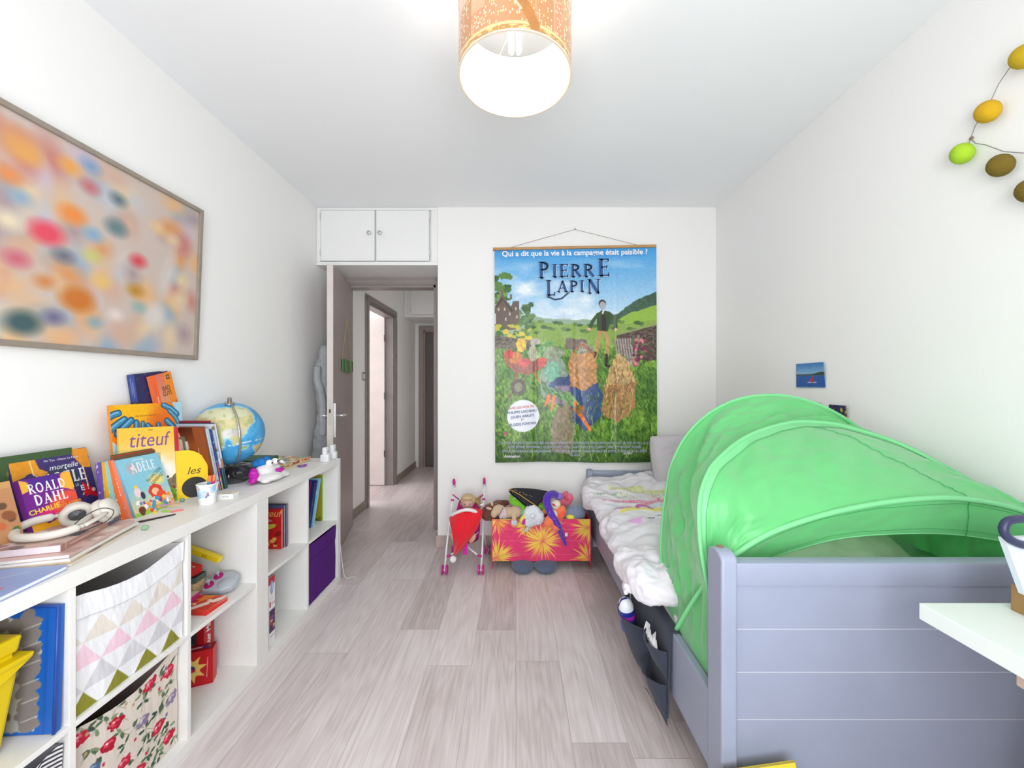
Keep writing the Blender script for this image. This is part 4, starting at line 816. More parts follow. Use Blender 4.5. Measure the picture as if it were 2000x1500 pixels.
arc = [np.array(GC)+(GR+.010)*(ax*math.cos(t)+sd2*math.sin(t)) for t in np.linspace(.0, PI, 40)]
Mesh().tube(arc, .0045, 8, flat=.5).build('meridian_arm', SIL, o, smooth=True)
Mm = Matrix.Translation(Vector(pole)) @ Vector(ax).to_track_quat('Z', 'Y').to_matrix().to_4x4()
m = Mesh().lathe([(0, -.002), (.02, -.002), (.019, .004), (.009, .007), (.009, .026), (.006, .028), (0, .028)], (0, 0, 0), 24); V_ = np.concatenate(m.v); Mn = np.array(Mm); m.v = [V_ @ Mn[:3, :3].T+Mn[:3, 3]]; m.build('top_knob', SIL, o, smooth=50)
bot = arc[-1]; Mesh().tube([bot, (bot[0], bot[1], ZT+.05), (GC.x, GC.y, ZT+.02)], .007, 10).build('stand_stem', SIL, o, smooth=True)
Mesh().lathe([(0, .024), (.02, .022), (.06, .012), (.075, .004), (.075, 0)], (GC.x, GC.y, ZT), 40).build('stand_base', SIL, o, smooth=50)
# ---- right of the globe
a = thing('box', 'dark green flat gift box behind the black pouch', 'box', (-1.40, 2.13, ZT))
Mesh().box(-1.47, -1.33, 2.05, 2.21, ZT, ZT+.062, bev=.004).build('box_base', mat('dark_green_card', (30, 92, 60), rough=.5, var=.06), a)
Mesh().box(-1.473, -1.327, 2.047, 2.213, ZT+.042, ZT+.066, bev=.004).build('box_lid', mat('dark_green_card'), a)
bk = Mesh(); R = random.Random(3)
for i in range(18): bk.ell((-1.36+R.uniform(-.05, .06), 1.955+R.uniform(-.06, .05), ZT+.03+R.uniform(0, .02)), (.045, .035, .026), (R.uniform(-.3, .3), R.uniform(-.3, .3), R.uniform(0, 3)))
o = blob('cloth_pouch', bk, None, mat('black_satin', (34, 32, 40), rough=.4, sheen=.5, bump=.6, bscale=40), .005, 3, .012, .03); tag(o, 'crumpled black satin pouch beside the globe foot', 'pouch')
o = thing('hand_puppet', 'white animal hand puppet with blue hair, magenta ears and bulging eyes', 'soft toy', (-1.2, 1.89, ZT))
WP = mat('white_plush', (232, 228, 226), rough=.95, bump=.7, bscale=150, sheen=.3); BP = mat('blue_fleece', (30, 120, 190), rough=.95, bump=.9, bscale=90); MP = mat('magenta_satin', (196, 24, 170), rough=.5, bump=.5, bscale=50)
c0 = Vector((-1.205, 1.885, ZT))
def off(x, y, z): return (c0.x+x, c0.y+y, c0.z+z)
m = Mesh().ell(off(.03, .0, .022), (.055, .065, .02)).ell(off(.03, .06, .02), (.04, .05, .017), (.3, 0, .3)).ell(off(.0, .02, .052), (.04, .05, .03)).ell(off(.01, .075, .05), (.022, .035, .018)).ell(off(.045, -.045, .016), (.022, .03, .014)).ell(off(.05, .09, .014), (.02, .03, .012))
blob('puppet_body', m, o, WP, .004, 3)
m = Mesh().ell(off(-.03, .03, .082), (.028, .05, .024)).ell(off(-.01, .005, .088), (.022, .022, .02)).ell(off(-.015, .05, .088), (.02, .025, .022)); blob('hair', m, o, BP, .004, 1, .008, .008)
for dx, dy in ((.008, .018), (.008, .062)):
    e = Mesh().ell(off(dx+.01, dy, .083), .017).build('eye', mat('toy_eye_white', (244, 242, 244), rough=.25), o, smooth=True)
    Mesh().ell(off(dx+.026, dy-.002, .085), (.003, .005, .005)).build('pupil', mat('black_gloss', (24, 22, 26), rough=.2), e, smooth=True)
m = Mesh().ell(off(-.01, -.052, .036), (.022, .016, .034), (.6, 0, 0)).ell(off(-.004, -.066, .02), (.018, .022, .016), (.3, 0, .4)).ell(off(-.02, -.04, .05), (.02, .012, .022), (.2, .4, 0)); blob('ear', m, o, MP, .004, 1, .012, .018)
m = Mesh().ell(off(.035, .07, .038), (.02, .04, .012), (0, 0, .2)); blob('scarf', m, o, MP, .004, 2, .005, .02)
Mesh().lathe([(.0, 0), (.008, .002), (.004, .035), (0, .042)], (0, 0, 0), 12).build('horn', WP, o, world=False, smooth=True).matrix_basis = Matrix.Translation((.045, .055, .085)) @ Matrix.Rotation(1.1, 4, 'X') @ Matrix.Rotation(PI, 4, 'X')
o = thing('comic_stack', 'two thick yellowed comic magazines lying flat near the white adapters', 'magazine', (-1.33, 2.28, ZT))
for c in list(o.children): pass
bpy.data.objects.remove(o)
def flatbook(label, cx, cy, z, w, d, t, rz, art, base, **k):
    M = Matrix.Translation((cx, cy, z+t)) @ Matrix.Rotation(rz, 4, 'Z') @ Matrix.Translation((-w/2, -d/2, 0))
    return book(label, 0, 0, 0, t, art, base, M=M, wh=(w, d), **k)
a = Art(.19, .26, 90, 120, (206, 176, 90)); a.blobs(60, [(230, 200, 110), (150, 110, 120), (230, 220, 190), (120, 150, 150), (210, 120, 70), (250, 240, 210)], .008, .022, 15)
flatbook('yellowed thick comic magazine lying flat under the other', -1.345, 2.28, ZT+.0005, .20, .25, .011, .05, None, (230, 205, 160), spine='right', hard=False, name='magazine', cat='magazine', pages=(240, 214, 176))
s1 = Art(.012, .25, 4, 90, (206, 120, 70)); s1.blobs(22, [(190, 30, 40), (60, 60, 90), (120, 170, 170), (240, 230, 220)], .002, .01, 6)
flatbook('colourful comic magazine lying on top of the yellowed one', -1.34, 2.283, ZT+.0135, .195, .25, .012, -.02, a, (220, 180, 110), spine='right', spine_art=s1, hard=False, name='magazine', cat='magazine', pages=(236, 210, 170))
q = PZ(590, 911, ZT); o = Mesh().tube([(q.x+.02*math.cos(t), q.y+.026*math.sin(t), ZT+.004+.002*math.sin(2*t)) for t in np.linspace(0, 2*PI, 40)[:-1]], .0028, 8, closed=True).build('hair_elastic', mat('purple_elastic', (120, 44, 150), rough=.8, bump=.4), None, smooth=True); tag(o, 'purple hair elastic lying in front of the comic magazines', 'hair tie')
q = PZ(532, 922, ZT); o = Mesh().prism([(0, -.03), (.006, -.02), (.008, .03), (0, .04), (-.006, .02)], 2, 0, .004).build('hair_clip', mat('dark_metal_clip', (80, 70, 64), rough=.35, metal=.6), None, world=False); o.location = (q.x, q.y, ZT+.0005); o.rotation_euler = (0, 0, -1.2); tag(o, 'dark bronze hair clip beside the white puppet', 'hair clip')
# white adapters and their cable
WPL = mat('white_plastic', (236, 236, 238), rough=.3)
for i, (px_, py_, lb) in enumerate([(636, 902, 'white baby monitor charger standing at the corner of the shelf top'), (650, 896, 'second white charger behind the first, its cable hanging down')]):
    q = PZ(px_, py_, ZT); o = thing('charger', lb, 'charger', (q.x, q.y, ZT))
    Mesh().box(q.x-.012, q.x+.012, q.y-.02, q.y+.02, ZT, ZT+.088, bev=.006).build('charger_body', WPL, o, smooth=40)
    Mesh().box(q.x-.026, q.x+.024, q.y-.016, q.y+.016, ZT, ZT+.045, bev=.007).build('charger_foot', WPL, o, smooth=40)
    Mesh().lathe([(0, .002), (.006, .0018), (.007, 0)], (0, 0, 0), 16).build('button', mat('grey_button', (190, 190, 194), rough=.4), o, world=False).matrix_basis = Matrix.Translation((.012, 0, .06)) @ Matrix.Rotation(PI/2, 4, 'Y')
cx0 = XF+.006
pts = [(-1.13, 2.415, ZT+.012), (XF-.005, 2.425, ZT+.008), (cx0, 2.43, ZT-.02), (cx0+.003, 2.435, .6), (cx0+.002, 2.432, .45), (cx0+.004, 2.44, .3), (cx0+.01, 2.47, .1), (cx0+.02, 2.49, .012), (cx0+.06, 2.52, .004), (cx0+.09, 2.49, .004)]
o = Mesh().tube(smooth_curve(pts, 80), .0018, 6).build('cable', WPL, None, smooth=True); tag(o, 'thin white cable hanging down the shelf end onto the floor', 'cable')
# ---- pot, small box, clips
q = PZ(394, 988, ZT); q = Vector((q.x, q.y+.028, ZT))
o = thing('cup', 'white paper cup with blue and red scribbles, next to the yellow book', 'cup', q)
a = Art(2*PI*.034, .078, 100, 40, (240, 238, 236)); a.blobs(26, [(190, 214, 230), (160, 200, 226), (206, 226, 236)], .006, .016, 6, box=(0, .02, .21, .07)).blobs(12, [(206, 80, 90), (90, 110, 160)], .0012, .004, 9, box=(.02, .03, .2, .07))
t_ = a.x/a.w*2*PI; r_ = .026+.009*a.y/a.h
Mesh().grid(np.stack([q.x+r_*np.cos(t_), q.y+r_*np.sin(t_), ZT+a.y], -1), a.c).build('cup_wall', VC(), o, smooth=True, mods=[('SOLIDIFY', dict(thickness=.0014))])
Mesh().lathe([(.026, 0), (.026, .003)], (q.x, q.y, ZT), 32, (240, 238, 236)).build('cup_base', VC(), o)
Mesh().lathe([(.0342, .076), (.0364, .077), (.0364, .079), (.0342, .08)], (q.x, q.y, ZT), 40, (244, 242, 240), caps=False).build('rim', VC(), o, smooth=True)
for i, (dx, dy, c, lb) in enumerate([(-.008, -.008, (60, 150, 200), 'felt pen with a blue body and orange cap in the cup'), (.006, .004, (200, 50, 130), 'felt pen with a pink body and orange cap in the cup')]):
    o = thing('felt_pen', lb, 'pen', (q.x+dx, q.y+dy, ZT+.004)); t0 = Vector((q.x+dx*.6, q.y+dy*.6, ZT+.004)); t1 = t0+Vector((.016-.004*i, .004+.01*i, .105)); dd = (t1-t0)
    Mesh().tube([t0, t0+dd*.78], .0055, 12, c).build('barrel', mat('pen_plastic', vc=True, rough=.35), o, smooth=40)
    Mesh().tube([t0+dd*.78, t0+dd*.82, t1], [.0062, .0066, .0058], 12, (236, 128, 80)).build('cap', mat('pen_plastic'), o, smooth=40)
q = PZ(441, 975, ZT); a = Art(.06, .045, 40, 30, (236, 232, 222)); a.rect(0, .036, .06, .045, (240, 200, 60)).line([(.012, .02), (.04, .02)], .004, (60, 120, 160)).line([(.02, .01), (.05, .011)], .002, (150, 120, 80))
o = flat('small white pill box with yellow stripe in front of the leaning books', (q.x-.005, q.y+.02, ZT), .058, .042, .02, .15, a, (240, 238, 234), name='small_box', cat='box'); text(o, 'ACTIV', .03, -.0125, .006, (60, 110, 150), M=Matrix.Rotation(PI/2, 4, 'X'), z=.0006, name='brand_text')
q = PZ(356, 981, ZT); o = Mesh().ell((q.x, q.y, ZT+.0085), .008).build('marble', mat('green_glass', (120, 170, 140), rough=.08, alpha=.75), None, smooth=True); tag(o, 'green glass marble at the foot of the pink and red albums', 'marble')
q = PZ(283, 1035, ZT); o = Mesh().ell((q.x, q.y, ZT+.008), (.011, .009, .008), seg=8).build('gem', mat('clear_green_gem', (150, 190, 150), rough=.05, alpha=.8), None); tag(o, 'clear green toy gem at the end of the magazine stack', 'gem')
R = random.Random(21); cc = [(240, 220, 90), (230, 180, 200), (190, 150, 200), (170, 210, 100), (236, 150, 90), (210, 170, 120), (240, 120, 130)]
nm = ['lemon', 'pink', 'lilac', 'lime', 'orange', 'tan', 'coral']
for i in range(7):
    q = PZ(300+i*7, 1003-(i*13) % 19, ZT); m = Mesh().prism([(-.017, -.004), (.015, -.0055), (.02, 0), (.015, .0055), (-.017, .004)], 2, 0, .003, cc[i]).prism([(-.012, -.003), (.012, -.004), (.012, .004), (-.012, .003)], 2, .003, .005, cc[i])
    o = m.build('hair_clip', mat('clip_enamel', vc=True, rough=.3), None, world=False); o.location = (q.x-.004, q.y+.012, ZT+.0005+.0056*(i % 3)); o.rotation_euler = (0, 0, R.uniform(-1.5, 1.5)); tag(o, f'{nm[i]} enamelled hair clip in the small heap before the light blue album', 'hair clip', 'coloured hair clips in a heap')
q = PZ(306, 1014, ZT); m = Mesh().prism([(-.045, -.004), (-.03, -.007), (.05, -.002), (.055, 0), (.05, .002), (-.03, .006), (-.045, .004)], 2, 0, .004); o = m.build('hair_clip', mat('black_gloss'), None, world=False); o.location = (q.x-.005, q.y, ZT+.0005); o.rotation_euler = (0, 0, .95); tag(o, 'long black beak hair clip lying at the shelf edge', 'hair clip')
# ---- magazines, blue book, headphones
mg = [('cream', (226, 212, 196), .22, .285, .007, .30, (228, 218, 204), (-1.13, 1.004)), ('pale yellow', (232, 216, 186), .22, .28, .006, .33, (236, 216, 190), (-1.137, 1.008)), ('white', (230, 222, 216), .215, .28, .006, .29, (240, 236, 232), (-1.133, 1.003)), ('rose covered', (212, 178, 170), .21, .275, .008, .31, (240, 236, 232), (-1.138, 1.006))]
z = ZT+.0003
def corner_book(label, corner, w, d, t, rz, a, base, z, **k):
    c, s_ = math.cos(rz), math.sin(rz); return flatbook(label, corner[0]-c*w/2-s_*d/2, corner[1]-s_*w/2+c*d/2, z, w, d, t, rz, a, base, **k)
for i, (nm_, c, w, d, t, rz, pg, cn) in enumerate(mg):
    a = Art(w, d, 60, 80, c).blobs(9, [tuple(max(0, q-30) for q in c), (236, 220, 210), (170, 150, 160)], .006, .03, i, soft=.01)
    corner_book(f'{nm_} magazine, {["bottom", "second", "third", "fourth"][i]} of the flat stack under the headphones', cn, w, d, t, rz, a, c, z, spine='right', hard=False, pages=pg, name='magazine', cat='magazine'); z += t+.0006
a = Art(.16, .25, 70, 100, (200, 170, 160)).blobs(20, [(120, 100, 110), (230, 220, 220), (170, 130, 130), (90, 84, 100)], .006, .02, 5, soft=.004)
s1 = Art(.02, .22, 6, 90, (176, 130, 118)); s1.rect(0, .17, .02, .22, (84, 90, 110)).line([(.01, .03), (.01, .13)], .003, (220, 196, 188)).rect(0, .015, .02, .018, (230, 190, 180))
corner_book('thick old-rose paperback on top of the magazine stack', (-1.178, 1.022), .16, .25, .018, .34, a, (186, 146, 134), z, spine='right', spine_art=s1, hard=False, pages=(222, 212, 220), name='book'); zbook = z+.0186
a = Art(.26, .24, 90, 90, (140, 158, 204)); a.ell(.16, .13, .035, .02, (220, 96, 140), soft=.01).poly([(.08, .05), (.13, .09), (.21, .13), (.18, .09), (.12, .04)], (240, 180, 50)).line([(.13, .06), (.22, .12)], .012, (216, 60, 60)).line([(.12, .03), (.19, .06)], .006, (120, 70, 110)).line([(.15, .17), (.2, .21)], .002, (220, 226, 240)).line([(.19, .07), (.24, .1)], .002, (210, 218, 236))
corner_book('large pale blue picture book lying at the shelf edge, lower left corner', (-1.085, .765), .24, .225, .012, .16, a, (150, 166, 208), ZT+.0003, spine='left', hard=True, pages=(240, 240, 246), edge=.0015)
# white figurine at the picture's left edge
o = thing('figurine', 'smooth white toy figurine with an olive middle at the left edge', 'figurine', (-1.245, .80, ZT+.013))
GW = mat('white_vinyl', (240, 240, 242), rough=.35)
fx, fy, fz = -1.155, .835, ZT+.0126
Mesh().ell((fx, fy, fz+.012), (.02, .018, .012)).build('foot', GW, o, smooth=True); Mesh().ell((fx-.035, fy-.03, fz+.012), (.02, .018, .012)).build('foot', GW, o, smooth=True)
Mesh().lathe([(0, .0), (.02, .0), (.026, .02), (.024, .045), (.016, .062)], (fx-.02, fy-.02, fz+.006), 28).build('torso', mat('olive_vinyl', (168, 166, 50), rough=.45), o, smooth=50)
m = Mesh().ell((fx-.02, fy-.02, fz+.098), (.044, .044, .038)).ell((fx-.01, fy+.008, fz+.13), (.01, .01, .012)).ell((fx-.045, fy-.03, fz+.13), (.012, .012, .014)); blob('head', m, o, GW, .004, 3)
Mesh().ell((fx+.006, fy+.005, fz+.045), (.010, .012, .016)).build('arm', GW, o, smooth=True)
# headphones
HP = mat('ivory_plastic', (214, 208, 198), rough=.45); HPd = mat('grey_mesh', (150, 154, 160), rough=.8, bump=.4, bscale=300)
hz = zbook; o = thing('headphones', 'ivory over-ear headphones lying on the magazine stack', 'headphones', (-1.27, 1.12, hz))
band = smooth_curve([(-1.348, 1.155, hz+.036), (-1.372, 1.105, hz+.034), (-1.365, 1.055, hz+.026), (-1.325, 1.02, hz+.016), (-1.27, 1.02, hz+.014), (-1.225, 1.05, hz+.016), (-1.205, 1.10, hz+.022)], 60)
m = Mesh(); m.tube(band, [.006]*3+[.0125]*54+[.006]*3, 14); m.build('headband', HP, o, smooth=True)
Mesh().tube(smooth_curve([(-1.348, 1.155, hz+.036), (-1.342, 1.175, hz+.044), (-1.33, 1.19, hz+.05)], 8), .009, 10, flat=.5).build('slider', HP, o, smooth=True)
Mesh().tube(smooth_curve([(-1.205, 1.10, hz+.022), (-1.207, 1.14, hz+.03), (-1.22, 1.18, hz+.036)], 8), .010, 10, flat=.5).build('slider', HP, o, smooth=True)
def cup(c, tilt, nrm_out, flipc):
    Mq = Matrix.Translation(c) @ Vector(nrm_out).to_track_quat('Z', 'Y').to_matrix().to_4x4()
    def put(m, name, mt, par, sm=True):
        V_ = np.concatenate(m.v); Mn = np.array(Mq); m.v = [V_ @ Mn[:3, :3].T+Mn[:3, 3]]; return m.build(name, mt, par, smooth=sm)
    m = Mesh().lathe([(0, .02), (.02, .019), (.034, .012), (.038, .0), (.037, -.006)], (0, 0, 0), 40); e = put(m, 'ear_cup', HP, o)
    m = Mesh().lathe([(.037, -.006), (.043, -.012), (.042, -.024), (.034, -.03), (.025, -.028), (.021, -.018)], (0, 0, 0), 40, caps=False); put(m, 'ear_pad', mat('ivory_leatherette', (206, 200, 190), rough=.55, bump=.2, bscale=200), e)
    m = Mesh().lathe([(0, -.017), (.024, -.018)], (0, 0, 0), 32); put(m, 'speaker_mesh', HPd, e)
cup((-1.312, 1.175, hz+.040), 0, (-.75, .55, .30), 0)
cup((-1.240, 1.212, hz+.042), 0, (.70, .30, .40), 0)
Mesh().tube(smooth_curve([(-1.212, 1.08, hz+.034), (-1.212, 1.11, hz+.05), (-1.20, 1.15, hz+.062), (-1.185, 1.175, hz+.045), (-1.185, 1.15, hz+.018), (-1.20, 1.08, hz+.006)], 40), .0014, 6).build('wire', mat('black_gloss'), o, smooth=True)
o.scale = (.87, .87, .87); o.location = (-1.268, 1.125, hz)
# ---------------------------------------------------------------- picture on the left wall
pz0, pz1 = 1.365, 2.03; py1 = 1.83; py0 = .42
a = Art(py1-py0, pz1-pz0, 330, 160, (202, 184, 174)); R = random.Random(2)
pal = [(214, 150, 100), (196, 130, 120), (150, 170, 190), (226, 200, 160), (206, 170, 150), (214, 206, 200), (190, 190, 196), (170, 150, 150), (222, 176, 130), (200, 180, 196)]
for i in range(150): a.ell(R.uniform(0, a.w), R.uniform(0, a.h), R.uniform(.025, .06), R.uniform(.02, .045), R.choice(pal), rot=R.uniform(0, 3), soft=.05)
def pic(px_, py_): q = PX(px_, py_, -1.49); return q.y-py0, (q.z-pz0)
for px_, py_, r, c in [(85, 455, .035, (224, 76, 96)), (135, 420, .03, (232, 140, 70)), (265, 510, .022, (212, 70, 80)), (150, 585, .04, (200, 116, 44)), (45, 630, .035, (66, 92, 96)), (220, 445, .028, (104, 128, 130)), (222, 390, .02, (96, 116, 122)), (165, 365, .02, (196, 110, 110)), (30, 385, .02, (140, 166, 190)), (165, 325, .022, (130, 156, 190)), (125, 325, .022, (230, 160, 80)), (175, 458, .02, (130, 166, 196)), (262, 568, .022, (186, 134, 50)), (270, 600, .018, (140, 170, 170)), (105, 620, .02, (110, 104, 136)), (195, 550, .022, (226, 186, 110)), (10, 430, .025, (226, 210, 180)), (28, 505, .022, (200, 100, 120)), (120, 500, .02, (110, 110, 120)), (85, 550, .018, (206, 130, 70)), (225, 615, .016, (230, 214, 206)), (40, 300, .03, (222, 160, 90)), (300, 445, .02, (226, 190, 140)), (5, 340, .02, (226, 140, 80)), (175, 500, .02, (200, 196, 120)), (330, 470, .025, (220, 190, 160)), (185, 630, .016, (130, 160, 180))]:
    x, y = pic(px_, py_); a.ell(x, y, r*1.3, r, c, soft=.035)
o = thing('framed_picture', 'large framed picture of blurred coloured patches hanging on the left wall', 'picture', (WL, (py0+py1)/2, pz0))
xo = lambda z: WL+.012+.026*(z-pz0)/(pz1-pz0)
Mesh().grid(np.stack([WL+.014+.026*a.y/a.h, py0+a.x, pz0+a.y], -1), a.c).build('artwork', mat('matte_print', vc=True, rough=.6), o)
FRM = mat('grey_brown_frame', (150, 138, 126), rough=.45, var=.08, vscale=30)
def bar(y0, y1, z0, z1, nm='frame_side'):
    Mesh().hexa([(WL+.002, y0, z0), (xo(z0)+.012, y0, z0), (xo(z0)+.012, y1, z0), (WL+.002, y1, z0), (WL+.002, y0, z1), (xo(z1)+.012, y0, z1), (xo(z1)+.012, y1, z1), (WL+.002, y1, z1)]).build(nm, FRM, o, mods=[('BEVEL', dict(width=.003, segments=2))])
bar(py1, py1+.018, pz0-.018, pz1+.018); bar(py0-.018, py0, pz0-.018, pz1+.018); bar(py0, py1, pz0-.018, pz0, 'frame_rail'); bar(py0, py1, pz1, pz1+.018, 'frame_rail')
# ================================================================ BED
BX0, BX1, BYN, BYF = .535, 1.505, 1.02, 2.985
BG = mat('blue_grey_paint', (152, 158, 178), rough=.38, var=.04, vscale=5, bump=.08, bscale=50)
bed = thing('bed', 'blue-grey painted single bed with a high planked headboard nearest the camera', 'bed', ((BX0+BX1)/2, (BYN+BYF)/2, 0))
def post(x0, x1, y0, y1, z1, dome=.03, top=0):
    pr = []
    n = 10
    for i in range(n+1):
        t = PI*i/n; pr.append(((y0+y1)/2-(y1-y0)/2*math.cos(t), z1-dome+dome*math.sin(t)))
    poly = [(y0, 0)]+pr+[(y1, 0)]
    return Mesh().prism(poly[::-1], 0, x0, x1).build('post', BG, bed, smooth=40, mods=[('BEVEL', dict(width=.006, segments=3, limit_method='ANGLE'))])
p1_ = post(BX0, BX0+.042, BYN, BYN+.078, .795, .022)
Mesh().ell((BX0+.022, BYN+.05, .7955), (.010, .010, .0015)).build('screw_cap', mat('worn_wood_cap', (150, 110, 90), rough=.6), p1_)
post(BX1-.042, BX1, BYN, BYN+.078, .795, .022)
post(BX0, BX0+.042, BYF-.075, BYF, .60, .03); post(BX1-.042, BX1, BYF-.075, BYF, .60, .03)
hx0, hx1 = BX0+.042, BX1-.042
Mesh().box(hx0, hx1, BYN+.008, BYN+.05, .705, .768, bev=.008).build('top_rail', BG, bed, smooth=40)
zz = [.06, .215, .355, .479, .592, .705]
for a, b in zip(zz[:-1], zz[1:]): Mesh().box(hx0, hx1, BYN+.014, BYN+.036, a+.0002, b-.0002, bev=.0008).build('headboard_plank', BG, bed)
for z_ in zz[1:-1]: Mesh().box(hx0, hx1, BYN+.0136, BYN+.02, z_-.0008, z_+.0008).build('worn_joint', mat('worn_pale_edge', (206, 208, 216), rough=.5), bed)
Mesh().box(hx0, hx1, BYF-.05, BYF-.015, .525, .585, bev=.006).build('foot_rail', BG, bed, smooth=40)
for a, b in ((.2, .30), (.30, .41), (.41, .525)): Mesh().box(hx0, hx1, BYF-.045, BYF-.025, a+.001, b-.001, bev=.002).build('footboard_plank', BG, bed)
for x in (BX0+.004, BX1-.026): Mesh().box(x, x+.024, BYN+.078, BYF-.075, .168, .382, bev=.003).build('side_rail', BG, bed)
sl = mat('pine_slat', (206, 178, 140), rough=.6, var=.1)
for k in range(12): Mesh().box(BX0+.03, BX1-.03, 1.15+k*.145, 1.21+k*.145, .2, .215).build('slat', sl, bed)
# mattress
m = Mesh().box(BX0+.035, BX1-.032, 1.105, 2.90, .216, .44, bev=.03)
o = m.build('mattress', mat('white_ticking', (226, 224, 226), rough=.9, bump=.3, bscale=60), None, smooth=50); tag(o, 'white mattress on the blue-grey bed under the green tent', 'mattress')
# duvet
R = random.Random(6)
nu, nv = 150, 190
U, V2 = np.meshgrid(np.linspace(0, 1, nu), np.linspace(0, 1, nv))
Y = 1.49+V2*(2.905-1.49)
ex = .455+.022*np.sin(Y*9)+.012*np.sin(Y*23+1)-.03*np.clip((1.75-Y)/.3, 0, 1)+.01*(Y-2.2)          # left bulge of the overhang
ztop = .545+.012*np.sin(Y*7+.6)+.012*(Y > 2.75)
zlow = .405+.02*np.sin(Y*11)
s = U
qa = np.clip(s/.22, 0, 1)*PI*.62-PI*.12
xa = ex+.06-.06*np.cos(qa-PI*.0)*1.0; 
X = np.where(s < .22, ex+.075*(1-np.cos(np.clip(s/.22, 0, 1)*PI/2+0)), 0)
# quarter-round left side, then flat to the wall
t = np.clip(s/.22, 0, 1)*PI*.75-PI*.25       # -45deg..90deg
Xc = ex+.085; X = np.where(s < .22, Xc-.085*np.cos(t), Xc+(s-.22)/.78*(BX1-.03-Xc))
Zc = zlow+.06; rz = (ztop-Zc); Z = np.where(s < .22, Zc+np.where(t < 0, .06, rz)*np.sin(t), ztop)
S_ = s*1.25; lump = (fbm(S_*4, Y*4, 31, 2)-.5)*.07; fold = np.abs(fbm(S_*5+Y*3, Y*9-S_*5, 33, 1)-.5)*.055; fine = np.abs(fbm(S_*10+Y*12, Y*9+S_*6, 35, 1)-.5)*.028; vf = np.abs(fbm(S_*16-Y*22, Y*20+S_*8, 37, 1)-.5)*.010
amp = np.clip(s/.1, 0, 1); wr = (lump+fold+fine+vf-.022)
Z = Z+wr*np.where(s < .22, .4+.6*np.clip(s/.22, 0, 1), 1); X = X-wr*np.where(s < .22, np.clip(np.cos(t), 0, 1), 0)*.9
# front end drops and thickens
fe = np.clip((Y-1.49)/.10, 0, 1); Z = Z-(1-np.sqrt(1-(1-fe)**2))*.035*(s > .05)+.035*np.clip((1.65-Y)/.3, 0, 1)
be = np.clip((2.905-Y)/.06, 0, 1); Z = Z-(1-np.sqrt(1-(1-be)**2))*.06
C = np.ones(X.shape+(3,))*np.array((231, 226, 232.))
def stripe(yc, wd, col, x0=.5, x1=1.2, a=.85, dots=None, seed=1):
    global C
    yy = yc+.03*np.sin(X*11+seed)+.02*np.sin(X*23+seed*2); ww = wd*(.55+.45*np.sin((X-x0)/(x1-x0)*PI*1.0))*(1+.3*np.sin(X*9+seed))
    m_ = np.clip((ww/2-np.abs(Y-yy))/.004+.5, 0, 1)*np.clip((X-x0)/.01, 0, 1)*np.clip((x1-X)/.01, 0, 1)*a
    C = C*(1-m_[..., None])+np.array(col, float)*m_[..., None]
    if dots:
        d_ = m_*(vnoise(X*130, Y*60, seed+50) > .66)*.8; C = C*(1-d_[..., None])+np.array(dots, float)*d_[..., None]
stripe(2.60, .08, (226, 226, 160), .62, 1.05, .8, (170, 190, 120), 1)
stripe(2.50, .07, (236, 232, 222), .5, 1.1, .8, (120, 170, 150), 2)
stripe(2.44, .05, (240, 228, 200), .8, 1.2, .8, (190, 80, 120), 7)
stripe(2.37, .06, (232, 160, 180), .52, 1.2, .9, (214, 110, 140), 3)
stripe(2.26, .08, (214, 226, 232), .56, .86, .8, (150, 190, 190), 4)
stripe(2.21, .06, (190, 80, 150), .54, 1.2, .9, (230, 170, 200), 5)
stripe(2.12, .09, (238, 228, 90), .56, 1.2, .9, (246, 240, 150), 6)
for x, y, c, r in ((.60, 1.98, (232, 176, 226), .035), (.80, 1.99, (80, 80, 100), .006), (.83, 1.99, (80, 80, 100), .006)):
    m_ = (np.hypot(X-x, (Y-y)*.8) < r)*(Y < y+.01); C[m_] = c
for k in range(3):
    m_ = (np.abs(Y-2.05+.25*(X-.7)-k*.012) < .0035)*(X > .66+.08*k)*(X < .72+.08*k); C[m_] = (70, 70, 90)
du = Mesh().grid(np.stack([X, Y, Z], -1), C)
duv = thing('duvet', 'crumpled white duvet with coloured patchwork stripes spilling over the bed rail', 'duvet', (1.0, 2.2, .44))
QC = mat('quilted_cotton', vc=True, rough=.9, bump=.25, bscale=160, sheen=.15)
du.build('duvet_cover', QC, duv, smooth=True, mods=[('SOLIDIFY', dict(thickness=.022, offset=-1)), ('SUBSURF', dict(levels=1, render_levels=1))])
m = Mesh().ell((.500, 1.53, .478), (.078, .13, .072), (.1, 0, .1), seg=32).ell((.585, 1.465, .492), (.100, .095, .062), (.0, -.25, .2), seg=32).ell((.478, 1.66, .475), (.06, .12, .062), seg=32).ell((.56, 1.62, .50), (.11, .12, .055), seg=32).ell((.68, 1.50, .51), (.10, .08, .05), seg=32)
blob('folded_corner', m, duv, mat('white_quilt_corner', (231, 226, 232), rough=.9, bump=.25, bscale=160, sheen=.15), .007, 6, .03, .055)
